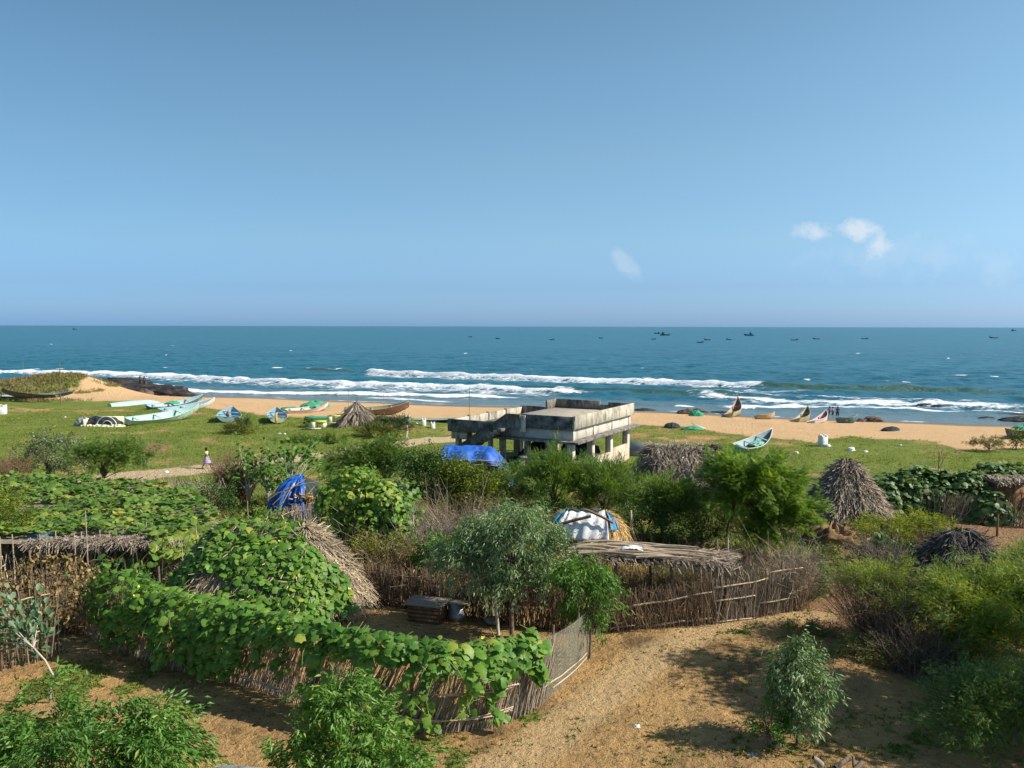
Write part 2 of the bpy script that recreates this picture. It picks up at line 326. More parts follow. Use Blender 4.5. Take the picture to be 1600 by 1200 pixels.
M['hair'] = rough_mat('black_hair', (.012, .01, .01), (.02, .018, .016), 5, rough=.5, v_amt=0, bump=0)
M['lilac'] = rough_mat('lilac_cloth', (.42, .32, .55), (.55, .45, .66), 8, v_amt=0, bump=.1)
M['khakicloth'] = rough_mat('buff_cloth', (.42, .36, .30), (.5, .44, .37), 8, v_amt=0, bump=.1)
M['yellowcloth'] = rough_mat('yellow_cloth', (.66, .58, .25), (.72, .66, .35), 8, v_amt=0, bump=.1)
M['redcloth'] = rough_mat('red_cloth', (.4, .08, .06), (.5, .12, .08), 8, v_amt=0, bump=.1)

# ------------------------------------------------------------------ ground
def inpoly(px, py, poly):
    r = np.zeros(px.shape, bool); n = len(poly)
    for i in range(n):
        x1, y1 = poly[i]; x2, y2 = poly[(i+1) % n]
        c = ((y1 > py) != (y2 > py)) & (px < (x2-x1)*(py-y1)/(y2-y1+1e-9)+x1); r ^= c
    return r
def polydist(x, y, pts):
    d = np.full(x.shape, 1e9)
    for (a, b) in zip(pts[:-1], pts[1:]):
        ax, ay = a; bx, by = b; l2 = (bx-ax)**2+(by-ay)**2
        t = np.clip(((x-ax)*(bx-ax)+(y-ay)*(by-ay))/l2, 0, 1)
        d = np.minimum(d, np.hypot(x-ax-t*(bx-ax), y-ay-t*(by-ay)))
    return d
_g = np.array([(-900, 612), (0, 619), (100, 627), (175, 627), (240, 627), (290, 636), (330, 640), (400, 647), (450, 652), (560, 653), (600, 655), (640, 654), (700, 661), (985, 664), (1060, 668), (1130, 675), (1200, 684), (1278, 694), (1292, 687), (1330, 684), (1400, 687), (1468, 690), (1488, 703), (1560, 702), (1600, 699), (2500, 720)], float)
def w2(px, py): p = atz(px, py); return (p[0], p[1])
PATH = [w2(*p) for p in [(150, 752), (240, 744), (320, 736), (400, 722), (470, 713), (560, 703), (650, 690), (722, 684)]]
TRAIL = [w2(*p) for p in [(560, 1400), (800, 1190), (930, 1100), (1010, 1030), (1090, 990), (1190, 972), (1270, 962)]]
def masks(x, y):
    wx = x+1.3*(fbm(x/2.5, y/2.5, 21)-.5)+.35*(fbm(x*2, y*2, 22)-.5); wy = y+2.2*(fbm(x/2.5, y/2.5, 31)-.5)+.5*(fbm(x*2, y*2, 32)-.5)
    ok = wy > 3; px, py = projz(wx, np.where(ok, wy, 3)); 
    pg = np.interp(px, _g[:, 0], _g[:, 1])
    yb = np.interp(px, [-500, 0, 130, 560, 900, 1250, 1320, 1600, 2500], [1010, 1015, 975, 930, 935, 945, 860, 880, 880])
    beach = 1-sst(-1.6, 2.2, (py-pg)+3.5*(fbm(x*.8, y*.8, 23)-.5))
    grass = (1-beach)*(1-sst(-12, 12, py-yb))
    dirt2 = inpoly(px, py, [(1400, 793), (1600, 812), (2400, 850), (2400, 880), (1600, 868), (1500, 850), (1420, 818)]) | inpoly(px, py, [(590, 925), (700, 915), (870, 930), (890, 1000), (600, 990)]) | inpoly(px, py, [(1262, 815), (1335, 818), (1330, 850), (1275, 850)]) | inpoly(px, py, [(1292, 890), (1345, 880), (1350, 975), (1280, 975)])
    grass = np.where(dirt2, 0, grass)
    bare = 0
    for cx, cy, rx, ry, s in [(45, 641, 60, 3, .8), (140, 643, 40, 4, .8), (190, 641, 30, 3, .7), (300, 646, 30, 4, .8), (325, 651, 20, 3, .6), (245, 702, 26, 9, 1), (330, 692, 20, 4, .6), (1000, 681, 35, 4, .7), (1075, 684, 70, 6, .9), (1165, 690, 45, 5, .6), (1230, 694, 30, 4, .7), (265, 674, 14, 3, .9), (560, 668, 40, 5, .5), (600, 675, 60, 5, .5), (365, 684, 20, 6, .3), (150, 655, 60, 4, .4), (660, 656, 30, 5, .7), (410, 705, 26, 5, .5), (50, 600, 90, 8, 0)]:
        bare = np.maximum(bare, s*np.exp(-((px-cx)/rx)**2-((py-cy)/ry)**2)*1.3)
    bare = np.clip(np.maximum(bare, .5*sst(.54, .74, fbm(x/6, y/4, 46, 5))*(py < 735)), 0, 1)*sst(.28, .62, fbm(x*.9, y*.9, 41, 6)+.08)
    bare = np.maximum(bare, .75*sst(.50, .74, fbm(x/2.2, y/2.2, 44, 6))*(py > 735))
    pd = polydist(wx, wy, PATH); path = (1-sst(1.1, 1.9, pd))*(y > 40)
    dune = np.clip(2.2*gau(x, y, -66, 119, 7.5, 6)+1.6*gau(x, y, -75, 119, 9, 6), 0, 1); 
    dg = sst(.45, .6, dune)*sst(.38, .55, fbm(x/1.6, y/1.6, 51)+.22*(x < -62)-.10*(y < 113))*(x < -57.5)
    grass = np.clip(grass*(1-bare)*(1-path), 0, 1); grass = np.maximum(grass, dg*.9)
    beach = np.clip(beach, 0, 1)
    # sparse weeds over the dirt yard
    wd = sst(.58, .7, fbm(x/1.7, y/1.7, 61))*sst(.4, .6, fbm(x*3, y*3, 62))
    zn = 0
    for cx, cy, rx, ry in [(110, 1070, 120, 40), (330, 1110, 60, 14), (640, 1180, 110, 24), (800, 1130, 60, 16), (1330, 1010, 90, 30), (1200, 985, 70, 12), (1180, 1185, 80, 16), (1420, 1165, 90, 30), (60, 1120, 90, 40)]:
        zn = np.maximum(zn, np.exp(-((px-cx)/rx)**2-((py-cy)/ry)**2))
    grass = np.where(py > yb, np.maximum(grass, np.clip(wd*.35+zn*1.4*sst(.42, .6, fbm(x*1.6, y*1.6, 63)), 0, 1)*(1-beach)), grass)
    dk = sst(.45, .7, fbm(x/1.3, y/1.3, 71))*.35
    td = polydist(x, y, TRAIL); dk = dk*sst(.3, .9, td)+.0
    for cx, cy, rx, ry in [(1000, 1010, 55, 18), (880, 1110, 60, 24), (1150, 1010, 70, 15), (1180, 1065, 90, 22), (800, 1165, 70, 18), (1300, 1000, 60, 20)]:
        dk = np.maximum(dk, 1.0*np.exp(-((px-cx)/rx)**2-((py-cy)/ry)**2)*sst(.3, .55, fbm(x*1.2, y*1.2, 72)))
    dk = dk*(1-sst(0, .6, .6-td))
    red = np.where((px > 1380) & (py < 880) & (py > 780), .7, 0)+.8*np.exp(-((px-245)/30)**2-((py-702)/12)**2)+.8*((px > 1255) & (px < 1345) & (py > 810) & (py < 985))+.3*np.exp(-((px-1330)/90)**2-((py-1010)/60)**2)
    t = (y-yc(x))*.94; wet = sst(-3.0, -.8, t+.8*(fbm(x/4, y/4, 81)-.5))
    return grass, beach, dk, np.clip(red, 0, 1), wet, path
def ground_mat():
    m, nt, out = newmat('ground_cover'); g = N(nt, 'ShaderNodeNewGeometry'); P = g.outputs['Position']
    a1 = attr(nt, 'm1'); a2 = attr(nt, 'm2'); s1 = N(nt, 'ShaderNodeSeparateColor'); s2 = N(nt, 'ShaderNodeSeparateColor'); L(nt, a1.outputs['Color'], s1.inputs[0]); L(nt, a2.outputs['Color'], s2.inputs[0])
    def nz(sc, d=5., r=.6):
        n = N(nt, 'ShaderNodeTexNoise', i_Scale=sc, i_Detail=d, i_Roughness=r); L(nt, P, n.inputs['Vector']); return n.outputs[0]
    n1 = nz(.6); n2 = nz(3.5, 8., .7); n3 = nz(14., 6., .7); n4 = nz(.16)
    dirt = mixc(nt, ramp(nt, n2, [(.3, 0.0), (.7, 1.0)]), (.50, .29, .11), (.69, .435, .18))
    dirt = mixc(nt, ramp(nt, n1, [(.4, 0.0), (.7, .5)]), dirt, (.42, .275, .125))
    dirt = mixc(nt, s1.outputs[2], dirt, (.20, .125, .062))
    dirt = mixc(nt, s2.outputs[0], dirt, (.30, .16, .095))
    clod = N(nt, 'ShaderNodeTexNoise', i_Scale=4.2, i_Detail=4.0, i_Roughness=.68); clod.inputs['Distortion'].default_value = .6; L(nt, P, clod.inputs['Vector'])
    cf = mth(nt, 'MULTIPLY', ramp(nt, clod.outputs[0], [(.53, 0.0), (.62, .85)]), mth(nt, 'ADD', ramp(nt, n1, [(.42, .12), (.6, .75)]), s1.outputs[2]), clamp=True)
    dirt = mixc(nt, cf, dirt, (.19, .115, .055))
    dirt = mixc(nt, mth(nt, 'MULTIPLY', a2.outputs['Alpha'], .75), dirt, mixc(nt, n2, (.56, .385, .19), (.70, .50, .26)))
    sand = mixc(nt, ramp(nt, n2, [(.3, 0.0), (.7, 1.0)]), (.70, .44, .22), (.80, .53, .29))
    sand = mixc(nt, ramp(nt, n1, [(.45, 0.0), (.75, .35)]), sand, (.62, .385, .19))
    sand = mixc(nt, mth(nt, 'MULTIPLY', s2.outputs[1], .85), sand, (.22, .17, .125))
    gr = mixc(nt, ramp(nt, n4, [(.35, 0.0), (.65, 1.0)]), (.17, .24, .036), (.25, .30, .05))
    gr = mixc(nt, ramp(nt, n1, [(.42, 0.0), (.62, .65)]), gr, (.13, .18, .03))
    gr = mixc(nt, ramp(nt, n3, [(.4, 0.0), (.75, .6)]), gr, (.23, .22, .07))
    gr = mixc(nt, ramp(nt, n2, [(.55, 0.0), (.75, .6)]), gr, (.08, .12, .024))
    col = mixc(nt, s1.outputs[1], dirt, sand)
    pth = mixc(nt, n2, (.58, .43, .25), (.70, .54, .33))
    col = mixc(nt, s2.outputs[2], col, pth)
    e = mth(nt, 'ADD', s1.outputs[0], mth(nt, 'MULTIPLY', mth(nt, 'SUBTRACT', mth(nt, 'MULTIPLY', mth(nt, 'ADD', n3, n2), .5), .5), 2.2))
    col = mixc(nt, ramp(nt, e, [(.28, 0.0), (.72, 1.0)]), col, gr)
    p = N(nt, 'ShaderNodeBsdfPrincipled', i_Roughness=.92); p.inputs['Specular IOR Level'].default_value = .15; L(nt, col, p.inputs['Base Color'])
    hgt = mth(nt, 'ADD', mth(nt, 'MULTIPLY', n3, .15), mth(nt, 'ADD', mth(nt, 'MULTIPLY', n2, 1.6), mth(nt, 'MULTIPLY', clod.outputs[0], 1.6)))
    b = N(nt, 'ShaderNodeBump', i_Strength=1.0, i_Distance=.16); L(nt, hgt, b.inputs['Height']); L(nt, b.outputs[0], p.inputs['Normal']); L(nt, p.outputs[0], out.inputs[0])
    return m
def make_ground():
    ys = [-60., -30, -12, -4, 0, 2.5, 4.5, 6.5, 8.5]; y = 10.
    while y < 175: ys.append(y); y += .075+.0032*y
    ys = np.array(ys); u = np.concatenate([[-9, -5, -3, -2], np.linspace(-1.4, 1.4, 561), [2, 3, 5, 9]])
    Y, Um = np.meshgrid(ys, u, indexing='ij'); X = Um*(12+.72*np.maximum(Y, 0)); X = np.where(Y < 2, Um*14, X)
    Z = zg(X, Y); g, b, dk, red, wet, pth = masks(X, Y)
    a, c = X.shape; idx = np.arange(a*c).reshape(a, c)
    f = np.stack([idx[:-1, :-1], idx[:-1, 1:], idx[1:, 1:], idx[1:, :-1]], -1).reshape(-1, 4)
    def fm(q): return ((q[:-1, :-1]+q[1:, 1:])*.5).ravel()
    cls = np.where(fm(pth) > .5, 3, np.where(fm(b) > .5, 2, np.where(fm(g) > .5, 1, 0)))
    # keep only real areas as their own sheet: speckles stay with the ground
    yy = fm(Y); cls = np.where((cls == 1) & (yy < 28), 0, cls)
    V = np.stack([X, Y, Z], -1).reshape(-1, 3); mat = ground_mat()
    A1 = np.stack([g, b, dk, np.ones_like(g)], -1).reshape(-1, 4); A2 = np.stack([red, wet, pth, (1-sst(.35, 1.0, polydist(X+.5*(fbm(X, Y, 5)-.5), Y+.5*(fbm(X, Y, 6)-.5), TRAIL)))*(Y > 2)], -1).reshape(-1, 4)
    # shared normals so the sheets meet without a seam
    dzx = (zg(X+.05, Y)-zg(X-.05, Y))/.1; dzy = (zg(X, Y+.05)-zg(X, Y-.05))/.1
    for k, (nm) in enumerate(['ground', 'grass_field', 'beach', 'footpath']):
        fk = f[cls == k]; use, inv = np.unique(fk.ravel(), return_inverse=True)
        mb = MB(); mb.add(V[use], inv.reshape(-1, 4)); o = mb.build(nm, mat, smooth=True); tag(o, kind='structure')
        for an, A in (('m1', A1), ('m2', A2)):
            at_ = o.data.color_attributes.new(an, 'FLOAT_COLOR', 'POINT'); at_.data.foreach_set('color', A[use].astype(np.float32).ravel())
make_ground()

# ------------------------------------------------------------------ sea
def sea_mat():
    m, nt, out = newmat('sea_water'); g = N(nt, 'ShaderNodeNewGeometry'); P = g.outputs['Position']
    a = attr(nt, 'sea'); s = N(nt, 'ShaderNodeSeparateColor'); L(nt, a.outputs['Color'], s.inputs[0])
    mp = N(nt, 'ShaderNodeMapping'); mp.inputs['Scale'].default_value = (.42, 1.0, 1.0); mp.inputs['Rotation'].default_value = (0, 0, R(20)); L(nt, P, mp.inputs['Vector'])
    def nz(sc, d=4., r=.6, v=mp.outputs[0]):
        n = N(nt, 'ShaderNodeTexNoise', i_Scale=sc, i_Detail=d, i_Roughness=r); L(nt, v, n.inputs['Vector']); return n.outputs[0]
    n1 = nz(.9, 6., .7); n2 = nz(.12, 5.); n3 = nz(.015, 4.); n4 = nz(2.6, 6., .75); n5 = nz(.03, 8., .75)
    col = mixc(nt, ramp(nt, n3, [(.35, 0.0), (.65, 1.0)]), (.018, .125, .185), (.03, .158, .21))
    col = mixc(nt, ramp(nt, n5, [(.42, 0.0), (.6, .8)]), col, (.013, .098, .155))
    col = mixc(nt, ramp(nt, n2, [(.5, 0.0), (.7, .6)]), col, (.035, .15, .19))
    col = mixc(nt, s.outputs[1], col, (.16, .21, .215))
    col = mixc(nt, s.outputs[2], col, (.07, .14, .10))
    fo = mth(nt, 'ADD', s.outputs[0], mth(nt, 'MULTIPLY', mth(nt, 'SUBTRACT', mth(nt, 'MULTIPLY', mth(nt, 'ADD', n4, n1), .5), .5), 1.5))
    fo = ramp(nt, fo, [(.34, 0.0), (.52, 1.0)])
    fo = mth(nt, 'MULTIPLY', fo, ramp(nt, s.outputs[0], [(0.02, 0.0), (.18, 1.0)]))
    p = N(nt, 'ShaderNodeBsdfPrincipled', i_Roughness=.28); p.inputs['IOR'].default_value = 1.33; p.inputs['Specular IOR Level'].default_value = .30
    L(nt, mixc(nt, fo, col, (.86, .88, .9)), p.inputs['Base Color']); L(nt, mth(nt, 'MULTIPLY_ADD', fo, .5, .3), p.inputs['Roughness'])
    hgt = mth(nt, 'ADD', mth(nt, 'MULTIPLY', n1, .35), mth(nt, 'ADD', mth(nt, 'MULTIPLY', n2, 1.6), mth(nt, 'MULTIPLY', n4, .12)))
    b = N(nt, 'ShaderNodeBump', i_Strength=1.0, i_Distance=1.1); L(nt, hgt, b.inputs['Height']); L(nt, b.outputs[0], p.inputs['Normal']); L(nt, p.outputs[0], out.inputs[0])
    return m
def make_sea():
    T = list(np.arange(-4, 95, .30)); dt = .32
    while T[-1] < 60000: T.append(T[-1]+dt); dt *= 1.032
    T = np.array(T); u = np.linspace(-1.5, 1.5, 761)
    TT, UU = np.meshgrid(T, u, indexing='ij'); X = UU*(95+.75*np.maximum(TT, 0)); Y = yc(np.clip(X, -300, 300))+TT
    foam = np.zeros_like(X); gr = np.zeros_like(X); z = np.zeros_like(X)
    nzr = fbm(X/3, Y/3, 91)-.5; nzb = fbm(X/14, Y/14, 92)-.5
    def wave(pts, wid, A, f=1., fade=(6, 6), green=0, lace=0):
        nonlocal foam, gr, z
        p = np.array([atz(a, b, WL)[:2] for a, b in pts]); o = np.argsort(p[:, 0]); p = p[o]
        yw = np.interp(X, p[:, 0], p[:, 1])+1.1*nzr+1.2*nzb; q = Y-yw
        inx = sst(p[0, 0]-fade[0], p[0, 0]+fade[0], X)*(1-sst(p[-1, 0]-fade[1], p[-1, 0]+fade[1], X))
        w = wid*(.75+.9*(fbm(X/5, Y*0, 93)-.35)); ff = sst(-1.6, .2, q)*(1-sst(w*.6, w*1.35, q))
        foam = np.maximum(foam, f*inx*ff); z = z+A*inx*np.where(q < 0, np.exp(-(q/.8)**2), np.exp(-(q/(3.2))**2))
        if green: gr = np.maximum(gr, green*inx*np.exp(-((q+1.0)/2.2)**2))
        if lace: foam = np.maximum(foam, inx*lace*sst(-14, -1, q)*(q < 0.5))
    wave([(-300, 573), (0, 583), (150, 586), (300, 593), (420, 599), (550, 604), (700, 608), (900, 615)], 12, .75, 1.0, (6, 8), .3, .42)
    wave([(570, 584), (700, 589), (850, 594), (1000, 598), (1190, 605)], 15, .9, 1., (2, 4), .3, .42)
    wave([(1170, 604), (1300, 608), (1420, 610), (1560, 613)], 2, .9, .25, (4, 8), 1.)
    wave([(470, 577), (560, 581)], 2, .5, .3, (4, 3), .8); wave([(820, 604), (1000, 613), (1180, 619)], 1, .5, .2, (4, 6), .8)
    wave([(240, 611), (400, 616), (560, 618), (700, 622), (800, 623)], 6, .3, .9, (5, 6), 0, .3)
    wave([(140, 597), (280, 606)], 3, .3, .6, (5, 6), 0, .25); wave([(-200, 590), (60, 600)], 3, .3, .6)
    wave([(1080, 620), (1150, 625), (1300, 631), (1450, 634), (1650, 639)], 10, .35, .52, (6, 9), 0, .36)
    wave([(1050, 614), (1300, 623), (1500, 628)], 7, .2, .45, (5, 9), 0, .2)
    wave([(1130, 637), (1290, 638)], 2.5, .2, .7, (3, 4)); wave([(1250, 634), (1400, 640), (1500, 643)], 1.6, .2, .8, (3, 4)); wave([(1055, 635), (1085, 636)], 1.3, .1, .8, (1, 1))
    wave([(1160, 637), (1180, 638)], 1.3, .1, .7, (1, 1)); wave([(1510, 643), (1640, 650)], 3, .2, .55, (3, 3)); wave([(560, 622), (720, 630)], 2.2, .1, .5, (4, 4), 0, .15); wave([(850, 627), (900, 629)], 1.5, .1, .7, (2, 2))
    for (a, b, w_) in [(435, 575, 12), (487, 577, 10), (530, 578, 7), (55, 577, 8), (93, 575, 6), (725, 571, 5), (831, 577, 4), (759, 573, 3), (775, 556, 4), (728, 552, 3), (858, 558, 10), (920, 562, 12), (1384, 595, 6), (1416, 598, 6), (1565, 604, 4), (1553, 588, 6), (1500, 587, 8), (260, 576, 4), (259, 555, 3), (80, 538, 3), (270, 540, 3), (1322, 585, 3), (1010, 640, 5), (1003, 576, 4), (1220, 572, 4), (640, 548, 3), (1085, 560, 3), (1260, 594, 5), (870, 541, 3), (455, 548, 3), (1480, 560, 3), (1340, 552, 3)]:
        p = atz(a, b, WL); d = p[1]; rx = w_*d/F; ry = .9+.6*rx
        foam = np.maximum(foam, .85*np.exp(-((X-p[0])/rx)**2-(((Y+.36*(X-p[0]))-p[1]+nzr)/ry)**2))
    # water's edge
    t0 = (Y-yc(X))
    foam = np.maximum(foam, .45*np.exp(-((t0-1.2+1.2*nzb*2)/.9)**2)*sst(.4, .6, fbm(X/6, Y*0, 95)))
    foam = foam*sst(-2, .2, t0)
    px, py = projz(X, np.maximum(Y, 50), WL); lac = np.zeros_like(X)
    for (cx, cy, rx, ry, s_) in [(600, 610, 190, 6, .44), (350, 605, 200, 5, .4), (1150, 612, 160, 6, .42), (1350, 627, 260, 7, .42), (150, 592, 200, 4, .25), (700, 628, 160, 4, .28), (1550, 640, 110, 6, .3), (1000, 620, 120, 6, .12)]:
        lac = np.maximum(lac, s_*np.exp(-((px-cx)/rx)**4-((py-cy)/ry)**2))
    foam = np.maximum(foam, lac*(.75+.9*nzr))
    near = 1-sst(150, 600, TT)
    sw = .16*np.sin(X*.13+Y*.36+3*nzb)+.1*np.sin(-X*.21+Y*.62+2*nzr*2)+.25*nzr*2+.3*nzb
    z = z+near*sw*sst(0, 25, TT)+.12*nzr*(1-sst(100, 200, TT))*sst(-1, 4, TT)
    Z = WL+z-.06*(TT < 0)
    shal = (1-sst(4, 26, TT))*.75
    mb = MB(); mb.quadgrid(np.stack([X, Y, Z], -1)); o = mb.build('sea', sea_mat(), smooth=True); tag(o, kind='structure')
    c = o.data.color_attributes.new('sea', 'FLOAT_COLOR', 'POINT'); c.data.foreach_set('color', np.stack([foam, shal, gr*.8, np.ones_like(X)], -1).astype(np.float32).ravel())
make_sea()
#@@THINGS
# ------------------------------------------------------------------ builders for growing things
def clumps(c, rad, n, zmin=None, flat=.0):
    d = rdir(n); d[:, 2] = np.where(d[:, 2] < -.3, -d[:, 2], d[:, 2])
    k = 2.2+U(0, 2); sd_ = int(U(0, 999)); lump = .55+.75*vn(d[:, 0]*k+9, d[:, 1]*k+d[:, 2]*2.3, sd_)+.25*(vn(d[:, 0]*6+9, d[:, 1]*6+d[:, 2]*6, sd_+1)-.5)
    lump = lump+.22*(U(0, 1, n) > .93)
    r = (U(.3, 1, n)**.6)*lump
    P = np.array(c)+d*r[:, None]*np.array(rad)
    if zmin is not None: P[:, 2] = np.maximum(P[:, 2], zmin+U(0, .35, n))
    return P, d
def foliage(mb, P, d, per, sz, tpl, Lf, Wf, droop=.2, up=.7, upn=.8, shell=.5, sq=1., vb=.5):
    n = len(P); pp = np.repeat(P, per, 0); dd = np.repeat(d, per, 0); m = len(pp)
    ax = d*.7+rdir(n)*.75+np.array([0, 0, .15-droop*.2]); ax /= np.linalg.norm(ax, axis=1)[:, None]; al = U(-.6, 2.0, m)*sz*1.15; ax = np.repeat(ax, per, 0)
    off = ax*al[:, None]+rng.normal(size=(m, 3))*sz*.42; off[:, 2] -= droop*.2*np.maximum(al, 0)**2/sz*.6; off[:, 2] *= sq; q = pp+off
    D = ax*.75+dd*shell*.5+rdir(m)*.65; D[:, 2] = D[:, 2]*up-droop
    Nn = rdir(m)*.55; Nn[:, 2] += upn
    v = np.clip(vb+np.repeat(rng.normal(size=n)*.14, per)+rng.normal(size=m)*.17, 0, 1)
    mb.leaves(q, D, Nn, Lf*U(.65, 1.2, m), Wf*U(.75, 1.2, m), tpl, v)
def limb(mb, a, b, r0, r1, sag=.12, n=5, v=.5, sides=5):
    a = np.array(a, float); b = np.array(b, float); t = np.linspace(0, 1, n)[:, None]
    p = a+(b-a)*t; ln = np.linalg.norm(b-a); p += np.sin(t*np.pi)*rng.normal(size=3)*sag*ln*.5; p[:, 2] += (np.sin(t[:, 0]*np.pi))*sag*ln
    mb.tube(p, np.linspace(r0, r1, n), sides, v, cap=False)
def plant(name, base, ctr, rad, mat, label, cat, n=60, per=40, sz=.25, tpl=LANCE, Lf=.12, Wf=.04, group=None, trunk=None, bark='bark', ntr=1, tr=.06, nl=14, droop=.2, up=.7, upn=.8, shell=.5, sq=1., low=True, spread=.2, extra=None, vb=.5):
    base = Vector(base); t = thing(name, base, label, cat, group)
    c = np.array(tuple(base))+np.array(ctr); zmin = base.z if low else None
    P, d = clumps(c, rad, n, zmin)
    if extra is not None:
        for (ec, er, en) in extra:
            P2, d2 = clumps(np.array(tuple(base))+np.array(ec), er, en, zmin); P = np.concatenate([P, P2]); d = np.concatenate([d, d2])
    mb = MB(); foliage(mb, P, d, per, sz, tpl, Lf, Wf, droop, up, upn, shell, sq, vb); mb.build('crown', M[mat], t)
    tb = MB(); starts = []
    for k in range(ntr):
        b0 = np.array(tuple(base))+np.array([U(-spread, spread)*(ntr > 1), U(-spread, spread)*(ntr > 1), -.1])
        top = c+np.array([U(-.3, .3)*rad[0], U(-.3, .3)*rad[1], -.25*rad[2]]) if trunk is None else np.array(tuple(base))+np.array(trunk)+rng.normal(size=3)*.1
        limb(tb, b0, top, tr, tr*.5, .04, 7, sides=7); starts.append((b0, top))
    ix = rng.permutation(len(P))[:nl]
    for i in ix:
        b0, top = starts[int(U(0, len(starts)))]; f = U(.45, 1); limb(tb, b0+(top-b0)*f, P[i], tr*.42, .006, .08, 5, sides=4)
    tb.build('trunk', M[bark], t, smooth=True)
    return t, P
def at3(px, py, z=None):
    if z is None: return at(px, py)
    p = atz(px, py, z); return Vector(p)
def xat(px, y): return (px-800)/F*(y+.0)*1.0
def base_at(px, d): # ground point in the column px, at distance d
    x = (px-800)/F*d*1.002; return Vector((x, d, G(x, d)))
def brush(name, base, r, h, n, mat, label, cat='dry brush', group=None, lean=.35, thick=.012, tw=3, leaf=None):
    base = Vector(base); t = thing(name, base, label, cat, group) if leaf else None
    mb = MB(); b = np.array(tuple(base)); rx, ry = (r if isinstance(r, tuple) else (r, r))
    a = U(0, 6.283, n); q = np.sqrt(U(0, 1, n)); P0 = np.stack([b[0]+rx*q*np.cos(a), b[1]+ry*q*np.sin(a), np.zeros(n)], 1)
    P0[:, 2] = zg(P0[:, 0], P0[:, 1])-.03
    D = rng.normal(size=(n, 3))*lean; D[:, 2] = 1; D[:, :2] += ((P0-b)[:, :2])/max(rx, ry)*.25; hh = h*U(.35, 1.0, n)
    P1 = P0+D*hh[:, None]*.5; D2 = D+rng.normal(size=(n, 3))*lean*.7; P2 = P1+D2*hh[:, None]*.5
    v = np.clip(.5+rng.normal(size=n)*.25, 0, 1); mb.sticks(P0, P1, thick, thick*.75, v); mb.sticks(P1, P2, thick*.75, thick*.35, v)
    for k in range(tw):
        f = U(0, 1, n)[:, None]; S = P1+(P2-P1)*f; E = S+(D2*.5+rng.normal(size=(n, 3))*.7)*(hh*.28)[:, None]; mb.sticks(S, E, thick*.45, thick*.25, v)
    if not leaf:
        o = mb.build(name, M[mat], org=base); return tag(o, label, cat, group)
    mb.build('stems', M[mat], t); mat2, tpl, per, Lf, Wf = leaf
    lm = MB(); k = rng.integers(0, n, per); f = U(.2, 1, per)[:, None]; Q = P1[k]+(P2[k]-P1[k])*f+rng.normal(size=(per, 3))*.06
    Dd = rdir(per); Nn = rdir(per)*.6; Nn[:, 2] += .6; lm.leaves(Q, Dd, Nn, Lf*U(.6, 1.2, per), Wf*U(.7, 1.2, per), tpl, np.clip(.5+rng.normal(size=per)*.25, 0, 1)); lm.build('leaves', M[mat2], t)
    return t
def poly(pts, step=.25):
    p = np.array(pts, float); seg = np.linalg.norm(np.diff(p, axis=0), axis=1); s = np.concatenate([[0], np.cumsum(seg)]); n = max(2, int(s[-1]/step))
    q = np.linspace(0, s[-1], n); r = np.stack([np.interp(q, s, p[:, i]) for i in range(2)], 1)
    k = np.ones(5)/5
    if n > 9:
        for i in range(2): r[2:-2, i] = np.convolve(r[:, i], k, 'valid')
    return r, q/s[-1], s[-1]
